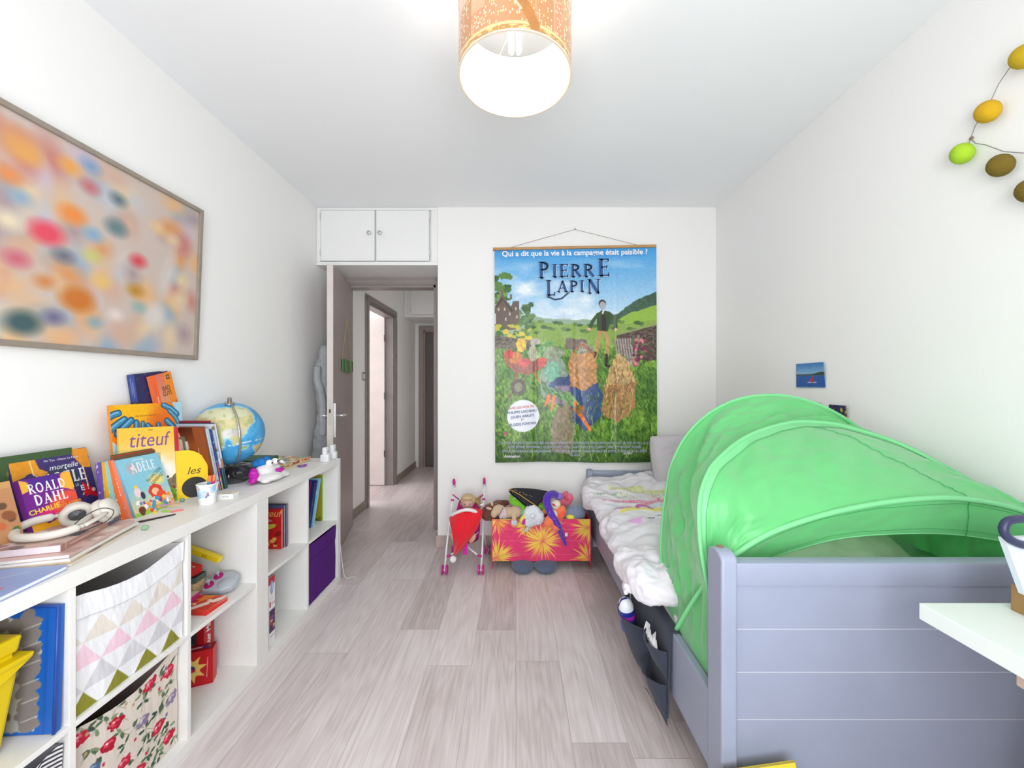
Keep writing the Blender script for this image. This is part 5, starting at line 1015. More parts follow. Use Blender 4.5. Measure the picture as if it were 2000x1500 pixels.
# pillows
def pillow(label, c, r, rot, m_, seed=1):
    n = 60; a, b = np.meshgrid(np.linspace(-1, 1, n), np.linspace(-1, 1, n)); hh = ((1-a**4)*(1-b**4))**.42
    G = []
    for sg in (1, -1):
        w = (fbm(a*3+9, b*3+9, seed)-.5)*.25*hh
        G.append(np.stack([a*r[0]*(1-.06*(b**2)*(a**2)), b*r[1]*(1-.06*a**2), sg*hh*r[2]*(1+w*1.6)], -1))
    from mathutils import Euler
    M = np.array(Matrix.Translation(c) @ Euler(rot).to_matrix().to_4x4()); m = Mesh()
    for k, g_ in enumerate(G): m.grid(g_ @ M[:3, :3].T+M[:3, 3], flip=k == 1)
    o = m.build('pillow', m_, None, smooth=True); return tag(o, label, 'pillow')
pillow('pale grey pillow standing against the wall behind the first tent hoop', (1.22, 2.78, .70), (.27, .18, .085), (1.25, .0, .12), mat('grey_cotton', (206, 200, 206), rough=.9, bump=.2, bscale=100), 2)
a_ = mat('watercolour_cotton', (214, 214, 196), rough=.9, var=.12, vscale=9, bump=.2)
pillow('pastel watercolour pillow inside the green tent behind the headboard', (1.06, 1.36, .585), (.33, .21, .10), (.45, .06, -.05), a_, 5)
# ---------------------------------------------------------------- tent
TG = mat('green_nylon', (120, 222, 138), rough=.38, trans=.36, bump=.1, bscale=9, sheen=.6, spec=.5)
TGb = mat('green_binding', (138, 224, 156), rough=.5, trans=.2)
tent = thing('bed_tent', 'bright green pop-up fabric bed tent arched over the near half of the bed', 'tent', (1.03, 1.3, .5))
hoopA = smooth_curve([P(*q) for q in [(1296, 1150, 1.49), (1292, 1090, 1.52), (1293, 1030, 1.54), (1300, 970, 1.56), (1313, 905, 1.58), (1342, 850, 1.6), (1385, 808, 1.61), (1440, 781, 1.61), (1505, 772, 1.61), (1560, 779, 1.61), (1612, 797, 1.60), (1665, 828, 1.59), (1705, 865, 1.57), (1728, 920, 1.54), (1735, 980, 1.52), (1740, 1040, 1.50)]], 90)
hoopB = smooth_curve([P(*q) for q in [(1400, 1240, 1.125), (1383, 1150, 1.13), (1368, 1060, 1.14), (1366, 985, 1.15), (1378, 935, 1.2), (1402, 898, 1.26), (1460, 853, 1.36), (1540, 827, 1.43), (1600, 826, 1.45), (1650, 834, 1.44), (1750, 865, 1.39), (1830, 905, 1.31), (1895, 941, 1.25), (1945, 968, 1.20), (1990, 1000, 1.16), (2030, 1060, 1.13), (2050, 1130, 1.11)]], 90)
hoopC = smooth_curve([P(*q) for q in [(1405, 1118, 1.115), (1432, 1087, 1.115), (1500, 1043, 1.115), (1600, 1008, 1.115), (1700, 986, 1.115), (1790, 975, 1.115), (1860, 973, 1.115), (1930, 981, 1.115), (2000, 999, 1.115), (2045, 1030, 1.115), (2065, 1080, 1.115)]], 90)
edgeV = smooth_curve([P(*q) for q in [(1450, 1122, 1.16), (1505, 1092, 1.16), (1560, 1072, 1.16), (1640, 1052, 1.16), (1740, 1043, 1.16), (1850, 1043, 1.16), (1940, 1054, 1.155), (2000, 1066, 1.15), (2040, 1085, 1.15), (2060, 1110, 1.15)]], 90)
def ruled(a, b, n, sag=0, bulge=0, wr=0, seed=1, rep=0, crv=None):
    t = np.linspace(0, 1, n)[:, None, None]; G = a[None]*(1-t)+b[None]*t
    e = (4*t*(1-t))[..., 0]; G[..., 2] += e*bulge-e*sag
    if wr:
        m, k = G.shape[:2]; gi, gj = np.meshgrid(np.linspace(0, 1, m), np.linspace(0, 1, k), indexing='ij')
        nrm_ = np.cross(np.gradient(G, axis=0), np.gradient(G, axis=1)); nrm_ /= np.linalg.norm(nrm_, axis=-1, keepdims=True)+1e-9
        w = (fbm(gj*11+gi*2, gi*3.2+gj*5, seed, 3)-.5)*2+np.abs(fbm(gj*16-gi*6, gi*6+gj*7, seed+4, 2)-.5)*.6-.12
        G = G+nrm_*(w*np.sqrt(e)*wr)[..., None]
    return G
TH = []
Mesh().grid(ruled(hoopB, hoopC, 50, bulge=.015, wr=.02, seed=3)).build('roof_panel', TG, tent, smooth=True)
Mesh().grid(ruled(hoopC, edgeV, 14, wr=.007, seed=8)).build('valance', TG, tent, smooth=True)
Mesh().grid(ruled(hoopA, hoopB, 60, sag=.035, wr=.05, seed=12)).build('rear_panel', TG, tent, smooth=True)
inA = hoopA.copy(); ctr = np.array([1.03, 1.56, .8]); inA = inA+(ctr-inA)*np.array([.10, 0, .14]); inA[:, 1] += .04
Mesh().grid(ruled(hoopA, inA, 8, wr=.003, seed=15)).build('inner_hem', TG, tent, smooth=True)
# skirt tucked behind the side rail
sk_top = smooth_curve([P(1294, 1120, 1.50), P(1305, 1110, 1.42), P(1340, 1085, 1.30), P(1372, 1085, 1.14)], 60)
sk_bot = smooth_curve([(BX0+.036, 1.52, .40), (BX0+.034, 1.40, .385), (BX0+.033, 1.25, .378), (BX0+.034, 1.108, .375)], 60)
Mesh().grid(ruled(sk_top, sk_bot, 30, wr=.010, seed=21)).build('side_skirt', TG, tent, smooth=True)
Mesh().tube(smooth_curve([P(1405, 1090, 1.13), P(1380, 1135, 1.17), P(1350, 1180, 1.22), P(1322, 1228, 1.29)], 20), .010, 8, flat=.6).build('strap', TGb, tent, smooth=True)
# far inside panel along the wall
w0 = np.array([(1.492, y, .90-.10*abs(y-1.3)) for y in np.linspace(1.13, 1.60, 40)]); w1 = np.array([(1.470+.01*math.sin(y*30), y, .46) for y in np.linspace(1.13, 1.60, 40)])
Mesh().grid(ruled(w0, w1, 20, wr=.008, seed=30)).build('wall_panel', TG, tent, smooth=True)
Mesh().tube(hoopA, .0085, 8, flat=.7).build('hoop', TGb, tent, smooth=True); Mesh().tube(hoopB, .0095, 8, flat=.7).build('hoop', TGb, tent, smooth=True); Mesh().tube(hoopC, .0085, 8).build('hoop', TGb, tent, smooth=True)
Mesh().tube(edgeV, .0022, 6).build('valance_hem', TGb, tent, smooth=True)
def band(cv, to, wd, name):
    d = (to-cv); d /= np.linalg.norm(d, axis=1, keepdims=True); G = np.stack([cv+d*k for k in np.linspace(.0, wd, 4)]); G[..., 2] += .0035; G[..., 1] -= .002
    Mesh().grid(G).build(name, TGb, tent, smooth=True)
rB = ruled(hoopB, hoopC, 50, bulge=.015, wr=.02, seed=3)
Gb = rB[:6].copy(); Gb[..., 2] += .0016; Gb[..., 1] -= .001; Mesh().grid(Gb).build('casing', TGb, tent, smooth=True)
SE = mat('dark_green_thread', (64, 170, 100), rough=.7)
Mesh().tube(rB[5]+np.array([0, -.003, .003]), .0007, 5).build('seam', SE, tent)
i0, i1 = 49, 64; Gs = [rB[int(k), int(i0+(i1-i0)*(k/49))] for k in range(5, 50)]; Mesh().tube(np.array(Gs)+np.array([0, -.002, .002]), .0012, 5).build('seam', SE, tent)
rV = ruled(hoopC, edgeV, 14, wr=.007, seed=8); Mesh().tube(rV[1:, 63]+np.array([0, -.002, 0]), .001, 5).build('seam', SE, tent); Mesh().tube(rV[11]+np.array([0, -.002, 0]), .0006, 5).build('seam', SE, tent); Mesh().tube(rV[2]+np.array([0, -.002, 0]), .0006, 5).build('seam', SE, tent)
# ---------------------------------------------------------------- organiser hanging over the rail
NV = mat('navy_felt', (52, 58, 74), rough=.95, bump=.6, bscale=140, var=.08, sheen=.1)
og = thing('bed_organiser', 'dark navy fabric pocket organiser hanging over the bed rail', 'organiser', (BX0, 1.6, .38))
oy0, oy1 = 1.345, 1.80
n = 40; ys = np.linspace(oy0, oy1, n)
prof = [(BX0+.045, .33), (BX0+.04, .386), (BX0+.02, .3885), (BX0, .388), (BX0-.004, .37), (BX0-.007, .30), (BX0-.010, .20), (BX0-.012, .10)]
G = np.array([[(x-.003*math.sin(y*25+z*20)*(z < .36), y+.02*(.38-z)*0, z-(.02*math.sin((y-oy0)/(oy1-oy0)*PI) if z < .15 else 0)) for y in ys] for x, z in prof])
Mesh().grid(G).build('back_sheet', NV, og, smooth=True, mods=[('SOLIDIFY', dict(thickness=.003)), ('SUBSURF', dict(levels=1, render_levels=1))])
Mesh().tube([(BX0+.02, oy0, .39), (BX0-.003, oy0, .386), (BX0-.008, oy0, .3), (BX0-.013, oy0, .095)], .003, 6).build('edge_binding', NV, og, smooth=True)
def pocket(y0, y1, z0, z1, bulge, name='pocket', droop=.012):
    a, b = np.meshgrid(np.linspace(0, 1, 24), np.linspace(0, 1, 18), indexing='ij')
    Yp = y0+a*(y1-y0); e = np.sin(a*PI)**.7; Zp = z0+b*(z1-z0)-droop*e*b; Xp = BX0-.014-bulge*e*(.25+.75*b**.8)-.006*(fbm(a*5+9, b*4+9, int(z0*50+y0*9))-.5)
    Mesh().grid(np.stack([Xp, Yp, Zp], -1)).build(name, NV, og, smooth=True, mods=[('SOLIDIFY', dict(thickness=.003)), ('SUBSURF', dict(levels=1, render_levels=1))])
    Mesh().tube(np.stack([Xp[:, -1], Yp[:, -1], Zp[:, -1]], -1), .0028, 6).build('pocket_binding', NV, og, smooth=True)
pocket(1.52, 1.79, .09, .285, .085); pocket(1.35, 1.515, .225, .315, .05); pocket(1.35, 1.515, .09, .20, .055)
Mesh().grid(np.array([[(BX0-.013, 1.35, .125), (BX0-.04, 1.4, .11), (BX0-.05, 1.5, .09)], [(BX0-.013, 1.35, .06), (BX0-.02, 1.4, .07), (BX0-.035, 1.5, .075)]])).build('lower_flap', NV, og, smooth=True)
# bottle and tissues in the pockets
q = Vector((BX0-.055, 1.66, .20))
o = thing('squeeze_bottle', 'white bottle with navy bands and a magenta collar in the large pocket', 'bottle', q)
ax_ = Vector((-.02, -.02, .12)).normalized()
def ring(t0, t1, r0, r1, c, nm, par=o):
    return Mesh().tube([q+ax_*t0, q+ax_*(t0+(t1-t0)*.5), q+ax_*t1], [r0, (r0+r1)/2, r1], 20, c).build(nm, mat('bottle_plastic', vc=True, rough=.3), par, smooth=40)
ring(.01, .065, .031, .032, (60, 70, 150), 'bottle_body'); ring(.065, .085, .033, .033, (176, 50, 180), 'collar'); ring(.085, .105, .033, .032, (36, 50, 140), 'navy_band')
Mesh().tube([q+ax_*.105, q+ax_*.12, q+ax_*.135, q+ax_*.147, q+ax_*.152], [.031, .030, .026, .016, .002], 20, (236, 238, 244)).build('bottle_cap', mat('bottle_plastic'), o, smooth=40)
Mesh().tube([q+ax_*.118+Vector((-.029, 0, 0)), q+ax_*.145+Vector((-.014, 0, 0)), q+ax_*.153+Vector((.01, 0, 0))], .008, 8, (36, 50, 140), flat=.4).build('cap_stripe', mat('bottle_plastic'), o, smooth=40)
R = random.Random(8)
o = thing('tissue_packet', 'crumpled white tissues sticking out of the small upper pocket', 'tissues', (BX0-.04, 1.43, .25))
m = Mesh()
for k in range(5):
    y = 1.385+k*.022; m.grid(np.array([[(BX0-.03-.006*k % .012, y, .25), (BX0-.03, y+.03, .25)], [(BX0-.035, y-.004, .30), (BX0-.045, y+.028, .305)], [(BX0-.03-R.uniform(0, .02), y+R.uniform(0, .01), .325+R.uniform(0, .025)), (BX0-.035, y+.03, .315+R.uniform(0, .02))]]))
m.build('tissues', mat('tissue_paper', (244, 244, 246), rough=.9, trans=.2), o, mods=[('SOLIDIFY', dict(thickness=.001))])
# ---------------------------------------------------------------- book leaning on the headboard at the bottom edge
a = Art(.20, .27, 60, 80, (236, 206, 60)); a.blobs(14, [(214, 110, 60), (150, 190, 80), (250, 230, 120)], .01, .03, 3)
qa, qb = P(1520, 1499, .975), P(1588, 1490, .975)
book('yellow and orange comic album leaning on the headboard at floor level', (qb.x-.20, .915, .001), (qb.x, .915, .030), (qb.x-.20-.02, .985, .262), .010, a, (200, 180, 60), spine='left')
# ---------------------------------------------------------------- desk
DX0, DY1, DZt = .914, .892, .74
desk = thing('desk', 'white desk top on pale wooden trestles along the right wall', 'desk', (1.2, .3, 0))
DW = mat('white_desk_laminate', (232, 238, 232), rough=.35, var=.01)
Mesh().box(DX0, WR-.012, -.42, DY1, DZt-.036, DZt, bev=.0015).build('desk_top', DW, desk)
PW = mat('pale_beech', (214, 190, 172), rough=.5, var=.08, vscale=25)
for y in (.76, -.3):
    Mesh().box(.985, 1.49, y-.03, y+.03, DZt-.066, DZt-.036, bev=.002).build('trestle_top_rail', PW, desk)
    Mesh().box(1.01, 1.47, y-.035, y+.035, DZt-.112, DZt-.070, bev=.002).build('trestle_beam', PW, desk)
    for sx_ in (0, 1):
        for sy_ in (-1, 1):
            xt = 1.22 if sx_ == 0 else 1.43; xb = 1.19 if sx_ == 0 else 1.475
            Mesh().hexa([(xb-.02, y+sy_*.15-.014, 0), (xb+.02, y+sy_*.15-.014, 0), (xb+.02, y+sy_*.15+.014, 0), (xb-.02, y+sy_*.15+.014, 0), (xt-.02, y+sy_*.02-.014, DZt-.07), (xt+.02, y+sy_*.02-.014, DZt-.07), (xt+.02, y+sy_*.02+.014, DZt-.07), (xt-.02, y+sy_*.02+.014, DZt-.07)]).build('leg', PW, desk)
# board with navy tube handle on the desk
o = thing('drawing_board', 'light grey leaning board with a rounded dark blue tube frame on the desk', 'board', (1.2, .85, DZt))
Yb = .858
c1_, c2_, c3_, c4_ = P(1962, 1052, Yb), P(2003, 1170, Yb-.02), P(2120, 1170, Yb-.03), P(2120, 1045, Yb)
c2_.z = max(c2_.z, DZt+.045); c3_.z = c2_.z
Mesh().hexa([c2_[:], (c2_.x, c2_.y+.012, c2_.z), (c3_.x, c3_.y+.012, c3_.z), c3_[:], c1_[:], (c1_.x, c1_.y+.012, c1_.z), (c4_.x, c4_.y+.012, c4_.z), c4_[:]]).build('panel', mat('pale_grey_panel', (214, 222, 230), rough=.3), o)
NT = mat('navy_rubber_tube', (48, 50, 84), rough=.35)
tp_ = smooth_curve([P(2120, 1013, Yb-.01), P(2040, 1013, Yb-.01), P(1985, 1014, Yb-.01), P(1966, 1020, Yb-.01), P(1960, 1034, Yb-.01), P(1967, 1048, Yb-.01), P(1985, 1060, Yb-.01), P(2010, 1066, Yb-.01), P(2060, 1068, Yb-.01)], 50)
Mesh().tube(tp_, .0085, 12).build('tube_frame', NT, o, smooth=True)
q0 = P(1990, 1200, .85)
Mesh().box(q0.x, q0.x+.20, .825, .865, DZt, DZt+.058, bev=.003).build('wooden_foot', mat('brown_wood_block', (150, 116, 70), rough=.5, var=.1), o)
# ================================================================ BACK WALL
# ---- poster
def pw(px_, py_, Y=WB-.01): return P(px_, py_, Y)
PL, PR, PT, PBt = pw(966, 488).x, pw(1281, 488).x, pw(1000, 486).z, pw(1000, 902).z
Wp, Hp = PR-PL, PT-PBt
po = thing('poster', 'hanging film poster of a green countryside on a wooden rail, above the toys', 'poster', ((PL+PR)/2, WB, PBt))
K_ = 318/Wp
a = Art(318, 420, 420, 560, (120, 190, 236))     # canvas in photo pixels, origin bottom left (photo x-965, 903-y)
def q(px_, py_): return (px_-965, 903-py_)
a.grad(250, (232, 240, 246), 420, (70, 160, 226))
cl = fbm(a.x/60+3, a.y/26, 5); a.put((cl-.52)*3*np.clip((a.y-220)/60, 0, 1)*np.clip((410-a.y)/60, 0, 1), (240, 246, 250))
# far hills and fields
a.poly([q(960, 640), q(1000, 618), (60, 290), (110, 282), (170, 280), (230, 276), (320, 300), (320, 200), (0, 200)], (150, 176, 150), wob=3, wsc=12)
a.poly([(200, 274), (240, 290), (280, 318), (320, 332), (320, 250), (200, 262)], (74, 104, 84), wob=3, wsc=8); a.put((a.sd_poly([(200, 274), (240, 290), (280, 318), (320, 332), (320, 250), (200, 262)]) < 0)*(fbm(a.x/4, a.y/3, 9) > .52)*.5, (46, 78, 62))
a.poly([(215, 258), (260, 290), (320, 306), (320, 250)], (150, 186, 74), wob=2, wsc=10); a.poly([(60, 280), (120, 272), (220, 268), (320, 276), (320, 220), (60, 220)], (140, 170, 80), wob=3, wsc=20)
for i in range(30): a.ell(60+(i*53) % 250, 255+(i*31) % 24, 6, 3.4, [(88, 120, 62), (110, 140, 70), (70, 104, 60)][i % 3], wob=2, seed=i)
a.line([(136, 283), (136, 296)], 1.6, (190, 200, 210)).line([(124, 282), (150, 282)], 2.5, (196, 206, 214))
# grass
gm = .5-(a.y-(226+6*np.sin(a.x/40)))/6
a.put(gm, (96, 140, 52)); gr_ = np.clip(gm, 0, 1); n1_ = fbm(a.x/3+a.y/9, a.y/7, 21); n2_ = fbm(a.x/30, a.y/24, 23)
a.put(gr_*(n1_ > .56)*.55, (150, 186, 74)); a.put(gr_*(n1_ < .42)*.6, (44, 84, 34)); a.put(gr_*(n2_ > .55)*.35, (60, 104, 40)); a.put(gr_*(n2_ < .42)*.35, (136, 176, 70)); a.put(gr_*np.clip((60-a.y)/60, 0, 1)*.55, (34, 58, 30))
for i in range(240):
    R = random.Random(i); x, y = R.uniform(0, 318), R.uniform(0, 110); a.line([(x, y), (x+R.uniform(-7, 7), y+R.uniform(7, 20))], R.uniform(.6, 1.3), R.choice([(150, 190, 80), (96, 140, 50), (60, 100, 40), (180, 206, 110)]))
# tree, house, wall, hedges at the left
for i in range(60):
    R = random.Random(i+500); a.ell(R.uniform(-6, 26), R.uniform(292, 372) if i % 2 else R.uniform(300, 350), R.uniform(4, 10), R.uniform(3, 7), R.choice([(74, 112, 54), (96, 134, 66), (50, 84, 44), (120, 156, 84)]), wob=3, seed=i)
for i in range(40):
    R = random.Random(i+700); a.ell(R.uniform(30, 76), R.uniform(268, 312), R.uniform(4, 9), R.uniform(3, 6), R.choice([(88, 124, 74), (64, 100, 58), (110, 144, 88)]), wob=3, seed=i)
a.poly([(2, 262), (2, 312), (14, 332), (18, 332), (18, 326), (32, 306), (36, 318), (48, 318), (48, 262)], (110, 92, 82)).poly([(14, 326), (2, 308), (4, 306), (16, 322), (34, 296), (36, 300)], (70, 60, 58)).rect(12, 328, 17, 342, (124, 104, 92)).rect(30, 322, 34, 332, (120, 100, 90)).tex(.05, 3, seed=2)
for x, y in ((6, 300), (18, 300), (28, 290), (40, 300), (20, 280), (42, 284)): a.rect(x, y, x+3, y+6, (196, 190, 170))
for i in range(34):
    R = random.Random(i+900); a.ell(R.uniform(2, 66), R.uniform(242, 272), R.uniform(3, 7), R.uniform(2, 5), R.choice([(96, 134, 50), (196, 190, 60), (70, 110, 44), (226, 200, 50)]), wob=2, seed=i)
a.poly([(0, 226), (0, 252), (36, 246), (70, 240), (70, 222)], (104, 96, 78)); a.poly([(236, 222), (240, 248), (300, 262), (318, 266), (318, 200), (300, 196), (260, 208)], (92, 72, 66)); st = (a.sd_poly([(236, 222), (240, 248), (300, 262), (318, 266), (318, 200), (300, 196), (260, 208)]) < 0)+(a.sd_poly([(0, 226), (0, 252), (36, 246), (70, 240), (70, 222)]) < 0)
a.put(st*(vnoise(a.x/5, a.y/2.2, 3) > .55)*.5, (140, 124, 112)); a.put(st*(vnoise(a.x/4, a.y/2, 6) < .35)*.6, (50, 42, 40)); a.line([(236, 250), (300, 264), (318, 268)], 2, (150, 150, 120))
a.poly([(138, 222), (140, 244), (180, 240), (186, 220)], (112, 96, 84), wob=2, wsc=4)
# two broken gates
def gate(x, y, w_, h_, rot, lean_):
    c, s__ = math.cos(rot), math.sin(rot); f_ = lambda u, v: (x+u*c-v*s__+lean_*v, y+u*s__+v*c)
    for k in range(7): a.line([f_(k*w_/6, 0), f_(k*w_/6, h_)], w_/9, (168, 156, 150))
    for v in (.2, .8): a.line([f_(0, v*h_), f_(w_, v*h_)], 2.2, (140, 126, 122))
    a.line([f_(0, .2*h_), f_(w_, .8*h_)], 2, (140, 126, 122))
gate(162, 208, 24, 30, -.42, -.1); gate(243, 190, 30, 50, .06, -.08); a.line([(272, 188), (282, 246)], 5, (150, 130, 116))
# running man in a green jacket (plain oval head)
a.line([(206, 262), (201, 226), (196, 205)], 8, (186, 150, 96)).line([(212, 262), (222, 240), (219, 208)], 8, (190, 154, 100)).line([(219, 210), (218, 190)], 6, (60, 42, 38)).line([(197, 214), (192, 202)], 6, (60, 42, 38)).line([(218, 190), (224, 188)], 4, (46, 34, 32))
a.poly([(201, 258), (200, 290), (210, 298), (222, 296), (228, 282), (222, 256)], (58, 82, 44), wob=1).poly([(210, 258), (210, 288), (218, 288), (219, 258)], (52, 40, 52)).line([(203, 290), (192, 276), (187, 264)], 7, (62, 88, 46)).line([(224, 292), (236, 282), (238, 264)], 7, (58, 84, 44)).ell(185, 261, 4, 3, (226, 176, 150)).ell(238, 260, 3, 3, (226, 176, 150)).line([(212, 292), (214, 298)], 3, (236, 236, 240))
a.ell(211.5, 311, 7.2, 8, (70, 56, 50)).ell(212, 307, 6, 8, (176, 176, 184))
# barrow with vegetables, gardener's basket, cloth and carrots in the foreground
a.line([(18, 216), (22, 196), (40, 180), (66, 174), (88, 184), (106, 206)], 3.4, (196, 84, 66)).poly([(20, 206), (40, 176), (84, 178), (100, 204)], (160, 96, 84), wob=2).line([(44, 176), (30, 130)], 4, (180, 90, 60)).line([(60, 176), (24, 124)], 2.6, (110, 60, 50)).line([(76, 176), (96, 148)], 3, (200, 110, 96)).ell(46, 148, 15, 17, (92, 82, 70)).ell(46, 148, 8, 9, (140, 140, 110))
a.ell(76, 214, 10, 15, (190, 186, 160), wob=2).line([(72, 200), (72, 228)], 1.4, (150, 150, 110)).line([(80, 200), (80, 228)], 1.4, (150, 150, 110)).ell(40, 206, 14, 12, (214, 130, 60), wob=2).ell(28, 214, 8, 10, (200, 60, 60)).ell(58, 196, 12, 9, (214, 90, 90), wob=2).ell(52, 232, 10, 14, (226, 186, 60), wob=3).ell(80, 236, 10, 9, (196, 186, 174), wob=2).ell(92, 196, 8, 10, (206, 80, 70))
for i in range(30): R = random.Random(i+60); a.ell(R.uniform(84, 118), R.uniform(206, 236), R.uniform(3, 8), R.uniform(2, 5), R.choice([(110, 160, 90), (140, 186, 120), (80, 130, 70)]), wob=2, seed=i)
a.poly([(92, 120), (90, 170), (104, 204), (132, 204), (146, 170), (140, 130)], (140, 158, 140), wob=6, wsc=12).ell(116, 214, 24, 12, (150, 160, 130), wob=5).ell(112, 176, 16, 20, (120, 180, 150), wob=6)
a.poly([(102, 128), (108, 158), (140, 170), (150, 176), (196, 168), (212, 130), (206, 88), (176, 60), (150, 90)], (60, 80, 130), wob=5, wsc=14).poly([(108, 118), (118, 150), (146, 150), (150, 110)], (150, 130, 150), wob=4)
a.poly([(148, 150), (144, 196), (156, 214), (192, 214), (200, 190), (200, 156), (176, 140)], (188, 130, 76), wob=5, wsc=10)
bk_ = a.sd_poly([(148, 150), (144, 196), (156, 214), (192, 214), (200, 190), (200, 156), (176, 140)]) < 0; a.put(bk_*(np.sin(a.x/2.2)*np.sin(a.y/2) > .1)*.4, (222, 176, 120)); a.line([(150, 212), (172, 232), (194, 212)], 4, (170, 110, 60))
a.poly([(112, 20), (108, 66), (122, 110), (148, 118), (156, 60), (150, 14)], (150, 134, 112), wob=4, wsc=10).tex(.0, 5)
for i in range(44): R = random.Random(i+160); x = R.uniform(90, 150); a.line([(x, 150-(x-90)*.45+R.uniform(-10, 12)), (x+R.uniform(8, 18), 140-(x-90)*.5+R.uniform(-8, 8))], R.uniform(1.4, 3), R.choice([(96, 150, 90), (130, 180, 110), (70, 120, 66)]))
a.line([(140, 138), (158, 118)], 2.5, (130, 170, 90)).poly([(152, 120), (160, 120), (168, 100), (190, 64), (186, 60), (160, 96)], (240, 120, 50)).poly([(104, 136), (110, 130), (106, 116), (94, 106)], (236, 120, 60)).poly([(112, 132), (118, 130), (114, 104), (108, 100)], (240, 130, 70)).ell(164, 103, 13, 9, (150, 104, 64), wob=3)
a.poly([(212, 90), (214, 150), (230, 172), (258, 176), (276, 160), (280, 120), (262, 88), (236, 80)], (176, 130, 84), wob=7, wsc=12).poly([(218, 150), (226, 190), (244, 214), (262, 196), (276, 156)], (204, 170, 116), wob=5, wsc=8)
for i in range(150):
    R = random.Random(i+2000); x, y = R.uniform(212, 276), R.uniform(84, 200); a.line([(x, y), (x+R.uniform(-5, 5), y+R.uniform(6, 15))], 1.1, R.choice([(222, 190, 130), (150, 106, 64), (196, 150, 96), (120, 84, 50)])) if abs(x-245) < 32-(max(y-150, 0))*.4 else None
a
a.blobs(26, [(120, 40, 80), (150, 60, 96), (210, 130, 130), (90, 110, 60)], 2, 5, 4, box=(270, 190, 294, 238))
for i in range(260):
    R = random.Random(i+3000); x, y = R.uniform(20, 310), R.uniform(10, 130); a.line([(x, y), (x+R.uniform(-6, 6), y+R.uniform(6, 14))], R.uniform(.6, 1.2), R.choice([(150, 190, 80), (96, 140, 50), (50, 90, 36), (120, 160, 66)]))
low_ = np.clip((250-a.y)/20, 0, 1); a.c = np.clip(a.c*(1+(fbm(a.x/4, a.y/5, 44)-.5)[..., None]*.55*low_[..., None]), 0, 255)
a.line([(104, 326), (118, 320), (132, 322), (146, 334)], 3.2, (40, 60, 100))
a.ell(31*1.0+24, 91, 31.5, 31.5, (240, 242, 250))
a.ell(19.5, 57, 4, 2.6, (210, 70, 110))
for fx_ in (80, 158.5, 238): a.line([(fx_, 0), (fx_, 420)], .8, (225, 230, 235)) if 0 else None
a.rect(0, 139.4, 318, 140.6, (200, 210, 200)) if 0 else None
u_, v_ = a.x/318, a.y/420
wav = .010*np.sin(u_*PI*4.0)*(1-v_)**1.0+.004*np.sin(v_*9+u_*5)-.012*np.exp(-((u_-.5)/.012)**2)*.25-.010*np.exp(-((u_-.25)/.012)**2)*.3-.01*np.exp(-((u_-.75)/.012)**2)*.3
G = np.stack([PL+u_*Wp+.006*(1-v_), WB-.016-np.abs(wav)*1.0-.004*(1-v_), PBt+v_*(Hp+.018*(u_-.5)*2*.5)-.0+.006*np.sin(u_*PI*2)*(1-v_)], -1)
G[..., 2] += .010*(u_-.5)
GP_ = mat('glossy_poster', vc=True, rough=.32, spec=.35, coat=.08)
Mesh().grid(G, a.c).build('print', GP_, po, smooth=True)
M0 = Matrix.Translation((PL, WB-.038, PBt)) @ Matrix.Rotation(PI/2, 4, 'X') @ Matrix.Scale(Wp/318, 4)
def pt(s, x, y, size, col, **k):
    o = text(po, s, x, y, size, col, M=np.array(WM(po).inverted() @ M0), z=.2, **k); return o
def ptr(s, px_, py_, size, col, **k): return pt(s, px_-965, 903-py_, size, col, **k)
ptr('Qui a dit que la vie à la campagne était paisible ?', 1122, 498, 10.6, (248, 248, 250), bold=.03, rot=.016, name='tagline')
for dx, dy, c in ((.9, -.9, (236, 240, 246)), (0, 0, (26, 78, 132))):
    zz_ = .2 if dx else .6
    for (s_, x_, y_, sz) in (('P', 1051, 543, 32), ('IERR', 1077, 541, 25), ('E', 1167, 539, 34)):
        text(po, s_, x_-965+dx, 903-y_+dy, sz, c, M=np.array(WM(po).inverted() @ M0), z=zz_, serif=True, align='LEFT', name='title_letter', xs={'P': 1.15, 'IERR': 1.3, 'E': 1.2}[s_], rot=.015)
    for (s_, x_, y_, sz) in (('L', 1066, 577, 30), ('API', 1087, 570, 22), ('N', 1146, 573, 28)):
        text(po, s_, x_-965+dx, 903-y_+dy, sz, c, M=np.array(WM(po).inverted() @ M0), z=zz_, serif=True, align='LEFT', name='title_letter', xs={'L': 1.1, 'API': 1.3, 'N': 1.3}[s_], rot=.015)
for s_, x_, y_, sz, c in (('AVEC LES VOIX DE', 1018, 797, 5.2, (220, 70, 60)), ('PHILIPPE LACHEAU', 1019, 806, 6, (30, 50, 120)), ('JULIEN ARRUTI', 1020, 815, 6, (30, 50, 120)), ('ET', 1020, 821, 4.6, (220, 70, 60)), ('ÉLODIE FONTAN', 1021, 830, 6, (30, 50, 120))):
    ptr(s_, x_, y_, sz*.86, c, bold=.01, xs=.95, rot=.10, name='badge_text')
cr1 = 'COLUMBIA PICTURES ET SONY PICTURES ANIMATION PRÉSENTENT UNE PRODUCTION EN ASSOCIATION AVEC UN FILM DE WILL GLUCK'
for s_, y_, w__ in ((cr1, 867, 300), ('ROSE BYRNE DOMHNALL GLEESON SAM NEILL DAISY RIDLEY ELIZABETH DEBICKI MARGOT ROBBIE', 875, 270), ('DOUG BELGRAD JODI HILDEBRAND CATHERINE BISHOP SUSAN BOLSOVER EMMA TOPPING ROB LIEBER', 883, 286), ('WILL GLUCK', 890, 20)):
    ptr(s_, 1122, y_, 5.2, (176, 182, 200), xs=w__/(len(s_)*5.2*.78), bold=.02, name='credits')
